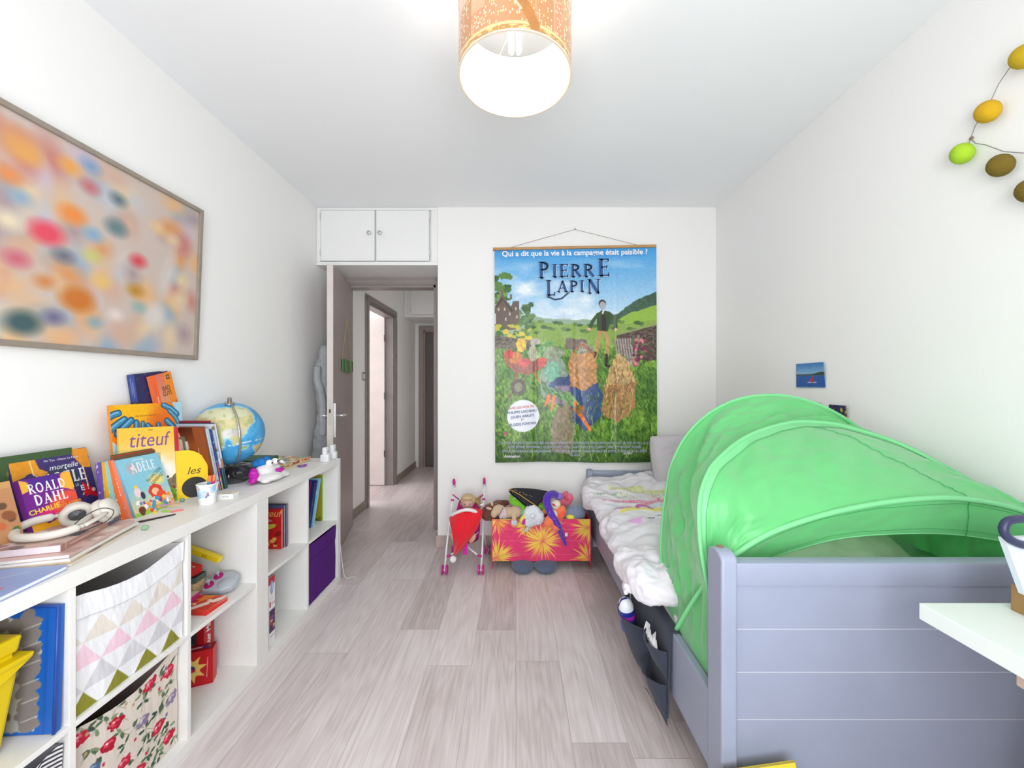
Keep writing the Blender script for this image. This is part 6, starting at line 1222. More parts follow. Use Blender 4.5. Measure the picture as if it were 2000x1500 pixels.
ptr('SONY', 1226, 887, 5, (220, 220, 226), name='studio_name', bold=.02); ptr('Animation', 1000, 893, 5.4, (235, 235, 240), name='studio_name', bold=.03)
OKW = mat('oak_rail', (190, 144, 92), rough=.5, var=.1, vscale=20)
c0_, c1_ = P(963, 487, WB-.02), P(1281, 481, WB-.02)
Mesh().hexa([(c0_.x, WB-.032, c0_.z-.009), (c1_.x, WB-.032, c1_.z-.009), (c1_.x, WB-.008, c1_.z-.009), (c0_.x, WB-.008, c0_.z-.009), (c0_.x, WB-.032, c0_.z+.009), (c1_.x, WB-.032, c1_.z+.009), (c1_.x, WB-.008, c1_.z+.009), (c0_.x, WB-.008, c0_.z+.009)]).build('hanging_rail', OKW, po)
n_ = P(1123, 448, WB-.01); s0, s1 = P(995, 484, WB-.02), P(1246, 479, WB-.02)
Mesh().tube([s0, n_, s1], .0014, 6).build('cord', mat('brown_cord', (150, 120, 100), rough=.8), po)
o = thing('nail', 'small nail in the wall holding the poster cord', 'nail', (n_.x, WB, n_.z)); Mesh().tube([(n_.x, WB, n_.z-.001), (n_.x, WB-.018, n_.z+.003)], .0016, 8).build('shank', mat('dark_steel', (90, 88, 88), rough=.4, metal=.7), o); Mesh().lathe([(0, -.002), (.004, -.002), (.004, 0)], (n_.x, WB-.018, n_.z+.003), 12, axis='y').build('nail_head', mat('dark_steel'), o)
# ---------------------------------------------------------------- doll pushchair
WT = mat('white_tube', (238, 236, 242), rough=.3); PK = mat('pink_plastic', (206, 40, 140), rough=.35); PF = mat('magenta_cloth', (196, 30, 130), rough=.85, bump=.3)
yf, yb = 2.56, 2.87
def S(px_, py_, Y): return P(px_, py_, Y)
st_ = thing('doll_pushchair', 'toy pushchair with white tubes and pink wheels against the back wall', 'pushchair', (-.37, 2.7, 0))
FLb, FRb = Vector((-.458, yf, .022)), Vector((-.222, yf, .022))
HLt, HRt = S(887, 946, 2.86), S(946, 944, 2.86)
for b_, t_, k in ((FLb, HLt, -1), (FRb, HRt, 1)):
    j = b_.lerp(t_, .80)
    Mesh().tube([b_+Vector((0, 0, -.005)), b_.lerp(t_, .25)+Vector((k*.004, 0, 0)), j, t_], .0065, 10).build('frame_tube', WT, st_, smooth=True)
    h = Mesh().tube([t_+Vector((0, 0, -.02)), t_, t_+Vector((0, .004, .02)), t_+Vector((0, -.008, .034)), t_+Vector((0, -.022, .03)), t_+Vector((0, -.026, .016))], [.009, .0095, .01, .01, .0095, .008], 12); h.build('grip', PK, st_, smooth=True)
    Mesh().ell(j[:], (.011, .011, .010)).build('joint', PK, st_, smooth=True)
    rb = Vector((b_.x+.028*(-k)*-.0+(.018 if k < 0 else .018), yb, .022)); mid = b_.lerp(t_, .45)
    Mesh().tube([rb, mid.lerp(rb, .4)+Vector((k*.0, .02, 0)), mid+Vector((0, .006, 0))], .0058, 10).build('rear_tube', WT, st_, smooth=True)
    for c_ in (b_, rb):
        for s__ in (-1, 1):
            Mesh().lathe([(.006, -.007), (.026, -.0065), (.030, -.004), (.030, .004), (.026, .0065), (.006, .007)], (c_.x+s__*.014, c_.y, .030), 28, axis='x').build('wheel', PK, st_, smooth=40)
        Mesh().tube([(c_.x-.02, c_.y, .030), (c_.x+.02, c_.y, .030)], .004, 8).build('axle', WT, st_, smooth=True)
xm = -.335
for k in (-1, 1):
    x0 = xm-k*.10; x1 = xm+k*.095
    Mesh().tube(smooth_curve([(x0, yf+.03, .105), (xm-k*.03, yf+.08, .135), (xm+k*.03, yf+.16, .17), (x1, yf+.2, .205)], 16), .006, 10).build('cross_brace', WT, st_, smooth=True)
    Mesh().tube([(x0-k*.014, yf+.025, .104), (x0+k*.012, yf+.034, .107)], .008, 8).build('brace_clip', PK, st_, smooth=True)
# seat sling
n = 16; G = []
for i, (y, z, w_) in enumerate([(2.60, .20, .075), (2.66, .175, .085), (2.74, .18, .09), (2.79, .25, .092), (2.83, .33, .088), (2.85, .40, .07)]):
    G.append([(xm+w_*t, y+.02*(1-t*t)*(i > 2), z-.02*(1-t*t)*(i < 4)) for t in np.linspace(-1, 1, n)])
Mesh().grid(np.array(G)).build('seat', PF, st_, smooth=True, mods=[('SOLIDIFY', dict(thickness=.004)), ('SUBSURF', dict(levels=2, render_levels=2))])
for k in (-1, 1): Mesh().tube([(xm+k*.07, 2.85, .40), (xm+k*.108, 2.80, .45)], .004, 8).build('strap', PF, st_, smooth=True)
Mesh().box(xm-.012, xm+.016, 2.62, 2.625, .10, .19).build('hanging_strap', mat('hot_pink_strap', (220, 40, 170), rough=.7), st_)
# doll
SK = mat('doll_vinyl_skin', (206, 160, 152), rough=.5); HR_ = mat('blond_doll_hair', (202, 172, 128), rough=.8, bump=1, bscale=160, var=.12)
doll = thing('doll', 'blond doll with a side ponytail sitting in the pushchair', 'doll', (xm, 2.72, .21))
hc = S(913, 984, 2.70); hc = Vector((hc.x, 2.72, hc.z))
m = Mesh().ell((hc.x, hc.y, hc.z), (.045, .042, .047)).ell((hc.x-.045, hc.y+.003, hc.z-.008), (.008, .01, .012)).ell((hc.x+.001, hc.y-.042, hc.z-.008), (.006, .006, .006)).tube([(hc.x, hc.y+.01, hc.z-.04), (hc.x-.004, hc.y+.02, hc.z-.07)], .016, 12).ell((hc.x-.008, hc.y+.015, hc.z-.11), (.05, .035, .055))
m.tube([(hc.x-.045, hc.y+.01, hc.z-.09), (hc.x-.075, hc.y-.04, hc.z-.12)], .014, 12).tube([(hc.x+.035, hc.y+.01, hc.z-.09), (hc.x+.06, hc.y-.04, hc.z-.125)], .014, 12)
m.tube([(hc.x-.03, hc.y, hc.z-.15), (hc.x-.055, hc.y-.08, hc.z-.165), (hc.x-.072, hc.y-.115, hc.z-.19)], [.02, .018, .014], 12).tube([(hc.x+.02, hc.y, hc.z-.15), (hc.x+.035, hc.y-.08, hc.z-.17), (hc.x+.043, hc.y-.115, hc.z-.19)], [.02, .018, .014], 12)
blob('body', m, doll, SK, .004, 3)
for fx_, fz_, ry in ((hc.x-.078, hc.z-.185, .5), (hc.x+.045, hc.z-.195, -.6)):
    Mesh().ell((fx_, 2.595, fz_), (.019, .014, .034), (0, ry*-1 if ry > 0 else ry*-1, 0)).build('foot', mat('doll_foot_skin', (226, 172, 144), rough=.5), doll, smooth=True)
m = Mesh().ell((hc.x, hc.y+.010, hc.z+.012), (.052, .046, .050)).ell((hc.x, hc.y-.018, hc.z+.040), (.042, .028, .016)).ell((hc.x+.035, hc.y+.0, hc.z+.02), (.02, .03, .03)); blob('hair', m, doll, HR_, .0045, 2, .004, .01)
m = Mesh(); R = random.Random(3)
for k in range(26):
    b0_ = Vector((hc.x+.048, hc.y, hc.z+.016)); e_ = b0_+Vector((R.uniform(.02, .05), R.uniform(-.03, .02), R.uniform(-.075, .04))); m.tube([b0_, b0_.lerp(e_, .5)+Vector((.01, 0, .01)), e_], [.006, .005, .001], 6)
blob('ponytail', m, doll, mat('ash_blond_doll_hair', (170, 140, 98), rough=.85, bump=1, bscale=160, var=.2), .003, 1)
for k in (-1, 1): Mesh().ell((hc.x+k*.016, hc.y-.041, hc.z+.004), (.005, .003, .0035)).build('eye', mat('doll_eye', (150, 112, 108), rough=.4), doll, smooth=True)
Mesh().ell((hc.x, hc.y-.041, hc.z-.022), (.010, .003, .003)).build('mouth', mat('doll_lips', (186, 120, 122), rough=.5), doll, smooth=True)
m = Mesh().ell((hc.x+.0, hc.y+.005, hc.z-.12), (.058, .045, .065)).ell((hc.x+.035, hc.y-.06, hc.z-.165), (.024, .05, .022)).ell((hc.x-.03, hc.y-.06, hc.z-.16), (.024, .05, .022)); blob('clothes', m, doll, mat('doll_navy_clothes', (56, 44, 76), rough=.9, bump=.3), .005, 3)
# red hat draped over the doll
def sheet(name, rows, m_, parent=None, th=.004, sub=2, world=True):
    return Mesh().grid(np.array(rows)).build(name, m_, parent, smooth=True, mods=[('SOLIDIFY', dict(thickness=th, offset=0)), ('SUBSURF', dict(levels=sub, render_levels=sub))])
hat = thing('christmas_hat', 'red felt hat with white trim and pompom draped over the doll', 'hat', (xm, 2.6, .2))
rows = []
for lx, rx, py_, Y in [(876, 944, 1008, 2.635), (878, 942, 1016, 2.60), (880, 934, 1030, 2.565), (884, 924, 1046, 2.55), (886, 912, 1062, 2.535), (886, 898, 1078, 2.53), (886, 890, 1084, 2.53)]:
    rows.append([P(lx+(rx-lx)*t, py_+(-9 if py_ < 1012 else 0)*math.sin(PI*t)+(8*(t-.5)**2 if py_ < 1020 else 0)-(14*t if py_ < 1012 else (10*t if py_ < 1020 else 0)), Y-.03*math.sin(PI*t)-.010*math.sin(t*9+py_*.08))[:] for t in np.linspace(0, 1, 12)])
sheet('felt_cone', rows, mat('red_felt', (224, 12, 36), rough=.9, bump=.7, bscale=70, sheen=.4), hat, .006)
tr = smooth_curve([P(884, 1006, 2.625), P(895, 1000, 2.60), P(908, 996, 2.59), P(922, 997, 2.60), P(936, 1003, 2.62)], 20)
WF = mat('white_fleece', (240, 236, 238), rough=.95, bump=.9, bscale=120, sheen=.3)
m = Mesh().tube(tr, .019, 10, flat=.6); blob('trim', m, hat, WF, .005, 2, .004, .01)
pq = P(885, 1092, 2.53); m = Mesh().ell(pq[:], .022); blob('pompom', m, hat, WF, .004, 1, .006, .008)
# ---------------------------------------------------------------- painted cardboard crate with soft toys
cy, cx0_, cx1_ = 2.615, -.150, .497
cz0, cz1 = .062, .338
cr_o = thing('toy_crate', 'low cardboard crate painted pink with yellow starbursts, full of soft toys', 'toy box', ((cx0_+cx1_)/2, 2.74, 0))
a = Art(cx1_-cx0_, cz1-cz0, 300, 130, (228, 52, 108)); a.tex(.05, .02)
def star(x, y, r, n, c1, c2, sd):
    R = random.Random(sd)
    for k in range(n):
        t = R.uniform(0, 2*PI); l = r*R.uniform(.5, 1); l0 = r*R.uniform(0, .15); c = R.choice([c1, c1, c2])
        p0 = (x+l0*math.cos(t), y+l0*math.sin(t)); p1 = (x+l*math.cos(t), y+l*math.sin(t)); nx_, ny_ = -math.sin(t)*.004, math.cos(t)*.004; mx_ = ((p0[0]*.6+p1[0]*.4), (p0[1]*.6+p1[1]*.4))
        a.poly([p0, (mx_[0]+nx_, mx_[1]+ny_), p1, (mx_[0]-nx_, mx_[1]-ny_)], c)
Y1_, Y2_, Y3_ = (246, 206, 80), (240, 150, 70), (226, 200, 60)
for x, y, r, n, sd in [(.03, .27, .13, 70, 1), (.03, .02, .16, 90, 2), (.33, .13, .15, 120, 3), (.64, .22, .14, 90, 4), (.64, .02, .14, 70, 5), (.22, .23, .10, 50, 6), (.40, .24, .10, 40, 7)]: star(x, y, r, n, Y1_, Y2_ if sd % 2 else Y3_, sd)
for y in (.045, .135, .21): a.line([(0, y), (a.w, y)], .0022, (244, 120, 150))
def crate_panel(nm, x0, x1, y0, y1, z0, z1, c): return Mesh().box(x0, x1, y0, y1, z0, z1, c).build(nm, mat('painted_card', vc=True, rough=.5, bump=.15, bscale=60), cr_o)
m = Mesh().grid(np.stack([cx0_+a.x, cy-.0005+0*a.x-.004*np.sin(a.x/a.w*PI), cz0+a.y], -1), a.c); m.box(cx0_, cx1_, cy, cy+.006, cz0, cz1, (206, 150, 100)); m.build('front_panel', mat('painted_card', vc=True, rough=.5, bump=.15, bscale=60), cr_o)
crate_panel('back_panel', cx0_, cx1_, 2.895, 2.90, cz0, cz1, (222, 60, 110)); crate_panel('bottom_panel', cx0_+.005, cx1_-.005, cy+.006, 2.895, cz0, cz0+.006, (200, 160, 110))
for x, k in ((cx0_-.005, -1), (cx1_, 1)):
    Mesh().prism([(cy-.002, cz1), (2.90, cz1), (2.90, 0), (2.86, 0), (2.84, cz0), (cy+.06, cz0), (cy+.035, 0), (cy+.015, 0), (cy-.004, .05)], 0, x, x+.005, (214, 60, 100)).build('end_panel', mat('painted_card'), cr_o)
def FUR(nm, c, b=.7): return mat('plush_'+nm, c, rough=.95, bump=b, bscale=140, sheen=.35, var=.05)
def toy(name, label, cat, at): return thing(name, label, cat, at)
def E(px_, py_, Y, r, rot=(0, 0, 0)): return (P(px_, py_, Y)[:], r, rot)
def fuse(nm, els, mt, par, vox=.005, sm=3, fl=0, fs=.012):
    m = Mesh()
    for e in els: m.tube(*e) if isinstance(e[0], list) else m.ell(e[0], e[1], e[2])
    return blob(nm, m, par, mt, vox, sm, fl, fs)
# filling toys below (keeps the visible ones supported)
o = toy('soft_toy', 'crumpled pale blanket filling the bottom of the pink crate', 'blanket', (.17, 2.75, .07)); m = Mesh()
for i in range(9): m.ell((-.08+i*.062, 2.75+.03*(-1)**i, .20), (.055, .10, .12))
blob('cloth', m, o, FUR('filling', (214, 190, 176), .3), .01, 4)
o = toy('soft_toy', 'brown plush animal with big round ears slumped at the crate left end', 'soft toy', (-.17, 2.72, .3))
fuse('body', [E(962, 1000, 2.68, (.075, .05, .062)), E(951, 1003, 2.66, (.04, .035, .05)), E(975, 985, 2.74, (.05, .05, .03))], FUR('brown', (112, 62, 50)), o)
fuse('ear', [E(946, 1002, 2.64, (.022, .014, .045), (0, .1, 0))], FUR('darkbrown', (96, 50, 42)), o); fuse('ear', [E(985, 982, 2.73, (.045, .02, .02))], FUR('darkbrown', (96, 50, 42)), o)
Mesh().prism([(-.012, -.004), (.012, .002), (.010, .012), (-.006, .006)], 1, 0, .001).build('label_tag', mat('white_cloth_tag', (240, 240, 240), rough=.8), o, world=False).location = (P(940, 987, 2.63)-Vector((-.17, 2.72, .3)))[:]
o = toy('soft_toy', 'beige plush donkey with a pink waistcoat lying across the crate edge', 'soft toy', (-.05, 2.63, .34))
BE = FUR('beige', (202, 174, 144)); 
fuse('body', [E(975, 996, 2.62, (.045, .035, .035), (0, .1, 0)), E(965, 1003, 2.60, (.022, .025, .028)), E(992, 1000, 2.63, (.04, .04, .036)), E(1007, 999, 2.63, (.042, .04, .04)), ([P(1004, 1000, 2.61), P(1004, 1012, 2.59), P(1004, 1020, 2.588)], [.020, .016, .014], 10)], BE, o)
fuse('ear', [E(955, 993, 2.61, (.022, .010, .010), (0, .3, 0))], BE, o, .004); fuse('ear', [E(961, 984, 2.62, (.009, .009, .018), (0, -.3, 0))], BE, o, .004)
fuse('waistcoat', [E(985, 1003, 2.605, (.025, .032, .035)), E(978, 1006, 2.60, (.012, .026, .026))], FUR('pinkwool', (214, 188, 186)), o)
Mesh().tube(smooth_curve([P(982, 992, 2.575), P(978, 1001, 2.565), P(973, 1010, 2.575)], 12), .0022, 6).build('ribbon', mat('violet_ribbon', (110, 84, 150), rough=.6), o, smooth=True)
Mesh().ell(P(1004, 1021, 2.588)[:], (.022, .016, .026)).build('hoof', FUR('paleblue', (190, 208, 214)), o, smooth=True); Mesh().ell(P(1004, 1026, 2.586)[:], (.019, .015, .012)).build('hoof_tip', FUR('apricot', (232, 160, 110)), o, smooth=True)
o = toy('soft_toy', 'lime green plush frog lying under the black hat', 'soft toy', (.05, 2.7, .36))
LM = FUR('lime', (130, 206, 50)); fuse('body', [E(1015, 985, 2.70, (.07, .05, .045), (0, .5, 0)), E(1030, 996, 2.68, (.06, .045, .035), (0, .3, 0)), E(1003, 976, 2.72, (.035, .035, .045))], LM, o)
fuse('belly', [E(1024, 1001, 2.655, (.045, .03, .026))], FUR('mint', (140, 226, 140)), o); fuse('eye_bump', [E(1007, 977, 2.69, (.018, .018, .026), (0, -.3, 0))], FUR('palegreen', (196, 222, 180)), o)
o = toy('soft_toy', 'white curly plush sheep hanging over the crate front', 'soft toy', (.11, 2.6, .3))
fuse('body', [E(1040, 1004, 2.605, (.062, .045, .058)), E(1048, 1010, 2.60, (.052, .042, .052)), E(1034, 1016, 2.60, (.045, .035, .045))], FUR('whitecurl', (222, 224, 230), 1), o, .005, 1, .014, .012)
fuse('tail', [E(1040, 1008, 2.555, (.018, .012, .016))], FUR('whitecurl', (222, 224, 230), 1), o, .004, 1, .004, .01); fuse('leg', [E(1029, 1034, 2.59, (.014, .012, .022), (0, .6, 0))], FUR('greywool', (196, 202, 214)), o)
o = toy('soft_toy', 'small yellow and magenta plush paw poking out beside the sheep', 'soft toy', (.045, 2.6, .29))
fuse('paw', [E(1022, 1014, 2.595, (.022, .018, .036), (0, .5, 0))], FUR('yellowp', (232, 216, 90)), o); Mesh().ell(P(1024, 1019, 2.578)[:], (.014, .006, .022), (0, .5, 0)).build('sole', FUR('magentap', (200, 40, 150)), o, smooth=True)
o = toy('soft_toy', 'orange and cream striped plush tiger with both legs over the crate edge', 'soft toy', (.25, 2.6, .3))
OR = FUR('orange', (246, 124, 80)); fuse('body', [([P(1082, 1008, 2.62), P(1073, 1018, 2.59), P(1069, 1026, 2.587)], [.035, .036, .032], 12), ([P(1090, 1016, 2.62), P(1088, 1028, 2.587), P(1086, 1034, 2.585)], [.03, .032, .028], 12), E(1096, 1000, 2.63, (.035, .04, .045), (0, .3, 0)), E(1084, 1004, 2.65, (.05, .045, .05))], OR, o)
fuse('belly', [E(1080, 1006, 2.61, (.032, .028, .036))], FUR('cream', (238, 222, 196)), o); fuse('arm', [E(1096, 1008, 2.595, (.022, .018, .036), (0, .5, 0))], FUR('brightorange', (248, 96, 56)), o)
fuse('head', [E(1084, 986, 2.64, (.035, .035, .03), (0, .6, 0)), E(1088, 984, 2.63, (.025, .03, .025))], FUR('cream', (238, 222, 196)), o); fuse('mouth_stripe', [E(1082, 986, 2.605, (.016, .008, .005), (0, .6, 0))], FUR('redp', (190, 40, 50)), o, .003)
o = toy('soft_toy', 'green and orange plush caterpillar behind the sheep', 'soft toy', (.2, 2.68, .37))
fuse('body', [E(1056, 988, 2.69, (.035, .03, .022)), E(1066, 992, 2.68, (.03, .03, .024))], FUR('applegreen', (130, 190, 50)), o); fuse('segment', [E(1063, 999, 2.66, (.02, .02, .018))], FUR('amber', (242, 150, 60)), o)
o = toy('soft_toy', 'pink plush rabbit with its long ears spread out at the back of the crate', 'soft toy', (.3, 2.78, .4))
PKp = FUR('pink', (226, 104, 128)); fuse('ear', [([P(1078, 985, 2.74), P(1095, 984, 2.76), P(1108, 980, 2.76), P(1112, 972, 2.76), P(1111, 965, 2.76)], [.018, .026, .03, .032, .022], 12)], PKp, o); fuse('ear', [([P(1085, 985, 2.78), P(1096, 974, 2.80), P(1104, 966, 2.80), P(1110, 962, 2.80)], [.016, .018, .022, .016], 12)], PKp, o)
fuse('head', [E(1066, 984, 2.77, (.05, .045, .035)), E(1085, 996, 2.78, (.06, .04, .05))], PKp, o)
Mesh().ell(P(1107, 974, 2.725)[:], (.018, .006, .010), (0, .5, 0)).build('ear_lining', FUR('rose', (214, 76, 110)), o, smooth=True)
o = toy('soft_toy', 'long purple plush snake hanging head-down over the crate front', 'soft toy', (.3, 2.6, .2))
tp_ = smooth_curve([P(1089, 968, 2.70), P(1080, 965, 2.67), P(1071, 969, 2.63), P(1068, 978, 2.61), P(1072, 994, 2.59), P(1080, 1010, 2.583), P(1090, 1026, 2.578), P(1096, 1042, 2.588), P(1102, 1056, 2.595), P(1105, 1066, 2.597)], 70)
m = Mesh().tube(tp_, np.interp(np.linspace(0, 1, 70), [0, .1, .3, .7, .95, 1], [.022, .026, .026, .02, .012, .006]), 14); cc_ = fbm(np.arange(len(np.concatenate(m.v)))*.37, np.arange(len(np.concatenate(m.v)))*.11, 3)
m.build('body', mat('purple_velour', (84, 36, 176), rough=.8, sheen=.4, var=.1), o, smooth=True)
Mesh().ell(P(1092, 970, 2.69)[:], (.026, .02, .026)).build('head', FUR('lilac', (140, 116, 206)), o, smooth=True)
Rs = random.Random(4)
for k in range(26):
    j_ = 22+int(k*1.6); p_ = tp_[j_]; nx_ = Rs.uniform(-.012, .012)
    r_ = np.interp(j_/69, [0, .1, .3, .7, .95, 1], [.022, .026, .026, .02, .012, .006]); Mesh().ell((p_[0]+nx_*r_/.026, p_[1]-math.sqrt(max(r_**2-(nx_*r_/.026)**2, 0)), p_[2]+Rs.uniform(-.004, .004)), (.0018, .0008, .0018), seg=6).build('silver_dot', mat('silver_sequin', (226, 220, 246), rough=.2), o)
Mesh().box(-.008, .008, 0, .001, -.012, .012).build('label_tag', mat('white_cloth_tag'), o, world=False).location = (P(1106, 1044, 2.60)-Vector((.3, 2.6, .2)))[:]
o = toy('soft_toy', 'grey plush elephant at the right end of the crate', 'soft toy', (.4, 2.72, .34))
fuse('body', [E(1122, 1004, 2.68, (.075, .05, .05)), E(1130, 1000, 2.69, (.05, .04, .045)), E(1112, 1008, 2.67, (.045, .04, .04)), E(1134, 991, 2.70, (.018, .02, .02))], FUR('steelgrey', (128, 140, 164)), o)
o = toy('soft_toy', 'small yellow plush ball peeping over the crate edge by the elephant', 'soft toy', (.38, 2.64, .34)); fuse('body', [E(1114, 1010, 2.645, (.032, .025, .022))], FUR('lemon', (236, 226, 70), .4), o)
o = toy('toy_package', 'clear and red plastic toy package lying behind the grey elephant', 'toy package', (.42, 2.82, .36)); q0 = P(1100, 1003, 2.84); q1 = P(1142, 986, 2.84)
Mesh().box(q0.x, q1.x, 2.80, 2.88, cz1-.02, q1.z, bev=.004).build('blister', mat('clear_plastic', (206, 212, 222), rough=.1, alpha=.7), o); Mesh().box(q0.x+.045, q1.x-.05, 2.795, 2.8, cz1, q1.z-.008).build('red_insert', mat('red_card', (206, 36, 70), rough=.4), o)
# black hat with gold trim
BK = mat('black_felt', (38, 38, 46), rough=.95, bump=.4, bscale=100); hatb = thing('witch_hat', 'black felt costume hat with gold trim lying on top of the soft toys', 'hat', (.1, 2.68, .45))
Mt = lambda a_, b_, t: a_.lerp(b_, t)
e0 = [P(993, 956, 2.66), P(1000, 964, 2.62), P(1012, 973, 2.60), P(1024, 984, 2.60), (P(1042, 995, 2.61))]
e1 = [P(996, 956, 2.72), P(1004, 953, 2.74), P(1025, 953, 2.76), P(1050, 955, 2.74), P(1072, 959, 2.70)]
A0 = smooth_curve(e0, 20); A1 = smooth_curve(e1, 20); G = []
for t in np.linspace(0, 1, 12): g_ = A0*(1-t)+A1*t; g_[:, 2] += .025*math.sin(PI*t)*np.sin(np.linspace(.3, 2.8, 20)); g_[:, 1] -= .03*math.sin(PI*t); G.append(g_)
G = np.array(G); Mesh().grid(G).build('hat_cloth', BK, hatb, smooth=True, mods=[('SOLIDIFY', dict(thickness=.006)), ('SUBSURF', dict(levels=1, render_levels=1))])
G2 = np.array([A0+np.array([0, .03, -.02]), A1+np.array([0, .02, -.02])]); Mesh().grid(G2).build('hat_lining', BK, hatb, smooth=True)
Mesh().tube(G[2]+np.array([0, -.006, .003]), .0028, 6).build('gold_braid', mat('gold_braid', (206, 160, 60), rough=.45, metal=.3), hatb, smooth=True)
for k in range(14): p_ = G[4, 1+k]+np.array([Rs.uniform(-.006, .006), -.006, Rs.uniform(-.006, .008)]); Mesh().ell(tuple(p_), (.0026, .0016, .0022), seg=6).build('gold_sequin', mat('gold_sequin', (220, 190, 120), rough=.3), hatb)
# grey slippers under the crate
for i, (px_, w_, lb) in enumerate([(1021, .078, 'grey plush slipper under the pink crate, the left one of the pair'), (1066, .083, 'grey plush slipper under the pink crate, the right one of the pair')]):
    q_ = P(px_, 1103, 2.58); o = thing('slipper', lb, 'slipper', (q_.x, 2.62, 0))
    m = Mesh().ell((q_.x, 2.635, .036), (w_, .10, .036)).ell((q_.x, 2.59, .03), (w_*.85, .06, .028)); blob('upper', m, o, FUR('slate', (86, 100, 124), .9), .006, 3)
    Mesh().ell((q_.x, 2.65, .006), (w_*.86, .1, .006)).build('sole', mat('dark_sole', (76, 84, 100), rough=.8), o, smooth=True)
# ---------------------------------------------------------------- hoodie behind the door, craft hanging on the door
hd = thing('hoodie', 'grey knitted hoodie hanging on the far side of the open bedroom door', 'hoodie', (-1.40, 2.82, 1.2))
m = Mesh(); pr = [(632, 700, 2.86, .045), (627, 722, 2.86, .058), (626, 745, 2.85, .064), (630, 770, 2.85, .060), (632, 795, 2.85, .058), (631, 820, 2.85, .060), (628, 845, 2.85, .064), (625, 870, 2.86, .068), (624, 895, 2.86, .070)]
for px_, py_, Y, r in pr: q_ = P(px_, py_, Y); m.ell((q_.x+.012, q_.y, q_.z), (r, .045, .10))
blob('garment', m, hd, mat('grey_marl_knit', (158, 160, 163), rough=.95, bump=1, bscale=220, var=.12), .008, 3, .016, .06)
m = Mesh().tube(smooth_curve([P(620, 716, 2.80), P(620, 745, 2.79), P(629, 775, 2.79), P(631, 850, 2.80)], 20), [.026]*20, 10); blob('sleeve', m, hd, mat('grey_marl_knit'), .006, 3, .01, .04)
def dface(px_, py_):   # point on the visible face of door_1
    best = None
    for a__ in np.linspace(0, Lw, 400):
        p_ = dpt(a__, 0, 0); x_ = CX+p_.x*F/p_.y
        if best is None or abs(x_-px_) < best[0]: best = (abs(x_-px_), p_, a__)
    p_ = best[1]; return Vector((p_.x, p_.y, H-(py_-CY)*p_.y/F)), best[2]
w0_, a0_ = dface(666, 700); w1_, a1_ = dface(685, 706); tp0, _ = dface(676, 616)
cr2 = thing('hanging_craft', 'green lolly-stick craft panel hanging from a string on the open door', 'craft', w0_)
n_ = nrm*.008
R = random.Random(5); k_ = 7
for i in range(k_):
    t = i/(k_-1); b_ = w0_.lerp(w1_, t)+n_; ln = .095+R.uniform(-.008, .008); dv = (w1_-w0_)/k_*.8; c_ = [(96, 140, 70), (60, 120, 90), (120, 150, 80), (90, 110, 70), (70, 130, 110), (130, 160, 90), (80, 100, 60)][i]
    Mesh().hexa([b_-Vector((0, 0, ln)), b_+dv-Vector((0, 0, ln)), b_+dv+nrm*.003-Vector((0, 0, ln)), b_+nrm*.003-Vector((0, 0, ln)), b_, b_+dv, b_+dv+nrm*.003, b_+nrm*.003], c_).build('stick', mat('painted_sticks', vc=True, rough=.7, var=.1), cr2)
for a_, b_ in ((w0_+n_, tp0+n_), (w1_+n_, tp0+n_)): Mesh().tube([a_, b_], .0016, 6).build('string', mat('jute_string', (190, 160, 110), rough=.9), cr2)
# ---------------------------------------------------------------- felt-egg garland on the right wall
gar = thing('garland', 'string garland of green, ochre and olive felt balls on the right wall', 'garland', (WR, 1.2, 2.1))
FE = lambda n_, c: mat('felt_'+n_, c, rough=.9, bump=.9, bscale=120, var=.1)
gp = lambda px_, py_: PX(px_, py_, WR-.018)
bl_ = [(2000, 110, 'gold', (196, 164, 20)), (1929, 218, 'ochre', (206, 162, 20)), (1879, 300, 'lime', (166, 206, 44)), (1954, 323, 'olive', (116, 96, 24)), (2012, 372, 'olive', (116, 96, 24))]
for px_, py_, nm_, c in bl_:
    q_ = PX(px_, py_, WR-.033); Mesh().ell(q_[:], (.029, .030, .036), (-.5, 0, 0)).build('felt_ball', FE(nm_, c), gar, smooth=True)
nl = PX(1896, 270, WR-.006)
cord_ = mat('thin_grey_cord', (140, 138, 134), rough=.7)
Mesh().tube([gp(2040, 40), gp(2000, 105), gp(1975, 128), gp(1950, 165), gp(1929, 210), gp(1905, 245), nl], .0012, 6).build('cord', cord_, gar)
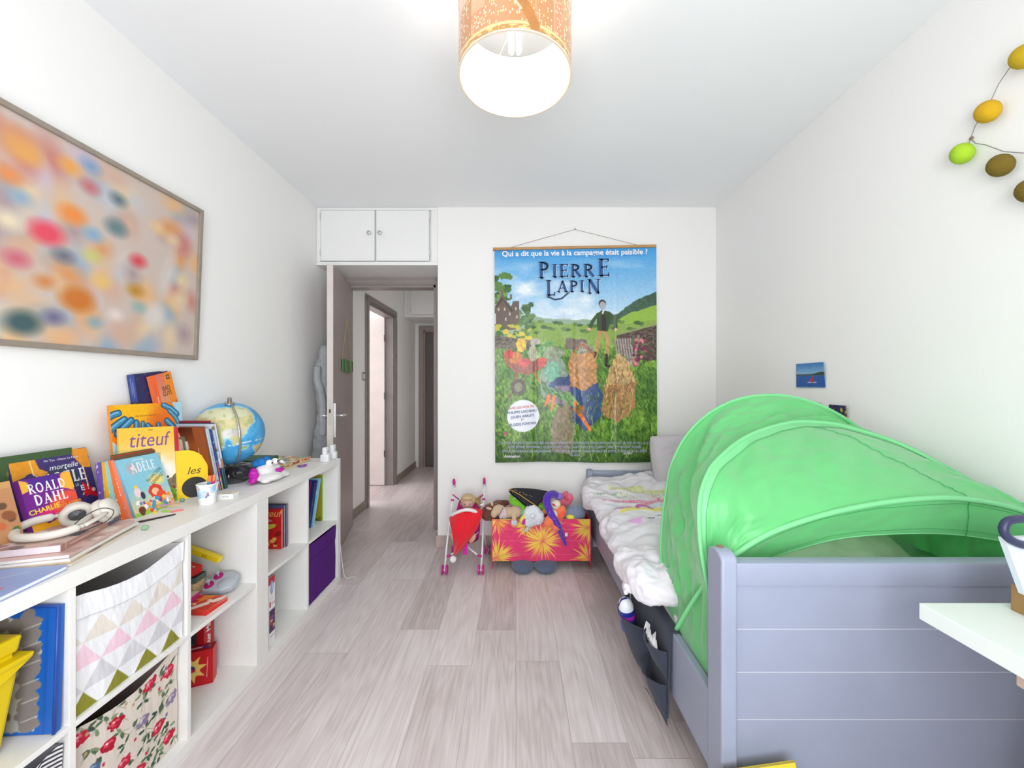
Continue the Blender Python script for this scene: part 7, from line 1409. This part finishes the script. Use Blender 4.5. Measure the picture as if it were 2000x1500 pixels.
Mesh().tube([nl, gp(1905, 280), gp(1925, 283), gp(1960, 296), gp(2000, 299), gp(2040, 303)], .0012, 6).build('cord', cord_, gar); Mesh().tube([nl, gp(1890, 284), gp(1882, 296)], .0012, 6).build('cord', cord_, gar)
o = Mesh().ell((WR-.004, nl.y, nl.z), (.004, .006, .006)).build('nail', mat('brown_nail', (140, 116, 80), rough=.5, metal=.4), None, smooth=True); tag(o, 'small brown nail holding the felt-ball garland on the right wall', 'nail')
# photos stuck on the right wall
def photo(label, px0, py0, px1, py1, fn, n=50):
    A__, B__ = PX(px0, py0, WR-.002), PX(px1, py0, WR-.002); y0, y1 = A__.y, B__.y; zt = A__.z; zb = PX(px0, py1, WR-.002).z
    a = Art(1, 1, n, n, (230, 230, 230)); fn(a); G = np.stack([WR-.003-.010*a.x**2*a.y-.004*(1-a.x)**3, y0+(y1-y0)*a.x, zb+(zt-zb)*a.y], -1)
    o = Mesh().grid(G, a.c).build('photo_print', mat('glossy_photo', vc=True, rough=.2, coat=.3), None, smooth=True, mods=[('SOLIDIFY', dict(thickness=.0006))]); return tag(o, label, 'photo')
def sea(a):
    a.grad(.5, (150, 196, 226), 1, (54, 120, 190)).rect(0, 0, 1, .5, (26, 92, 170)).tex(.15, .05, .015).poly([(0, .5), (0, .56), (.3, .55), (.6, .56), (.85, .63), (1, .62), (1, .5)], (46, 70, 60)).line([(.42, .22), (.7, .22)], .03, (236, 230, 226)).line([(.5, .24), (.5, .34)], .04, (190, 70, 90)).line([(.58, .24), (.58, .44)], .06, (170, 50, 70)).rect(0, 0, 1, .02, (220, 230, 236))
photo('small photo of a red-sailed boat on a blue sea, taped to the right wall', 1557, 711, 1613, 757, sea)
photo('corner of a grey photo just above the rear tent hoop', 1583, 784, 1609, 812, lambda a: a.blobs(12, [(60, 70, 70), (180, 186, 190), (120, 126, 130)], .1, .2, 4))
photo('dark blue and red patterned photo above the rear tent hoop', 1621, 790, 1657, 835, lambda a: (a.put(np.ones(a.x.shape), (24, 36, 84)), a.blobs(26, [(200, 180, 80), (40, 70, 140), (20, 24, 50), (120, 60, 80)], .03, .09, 6), a.ell(.95, .2, .2, .4, (180, 30, 60))))
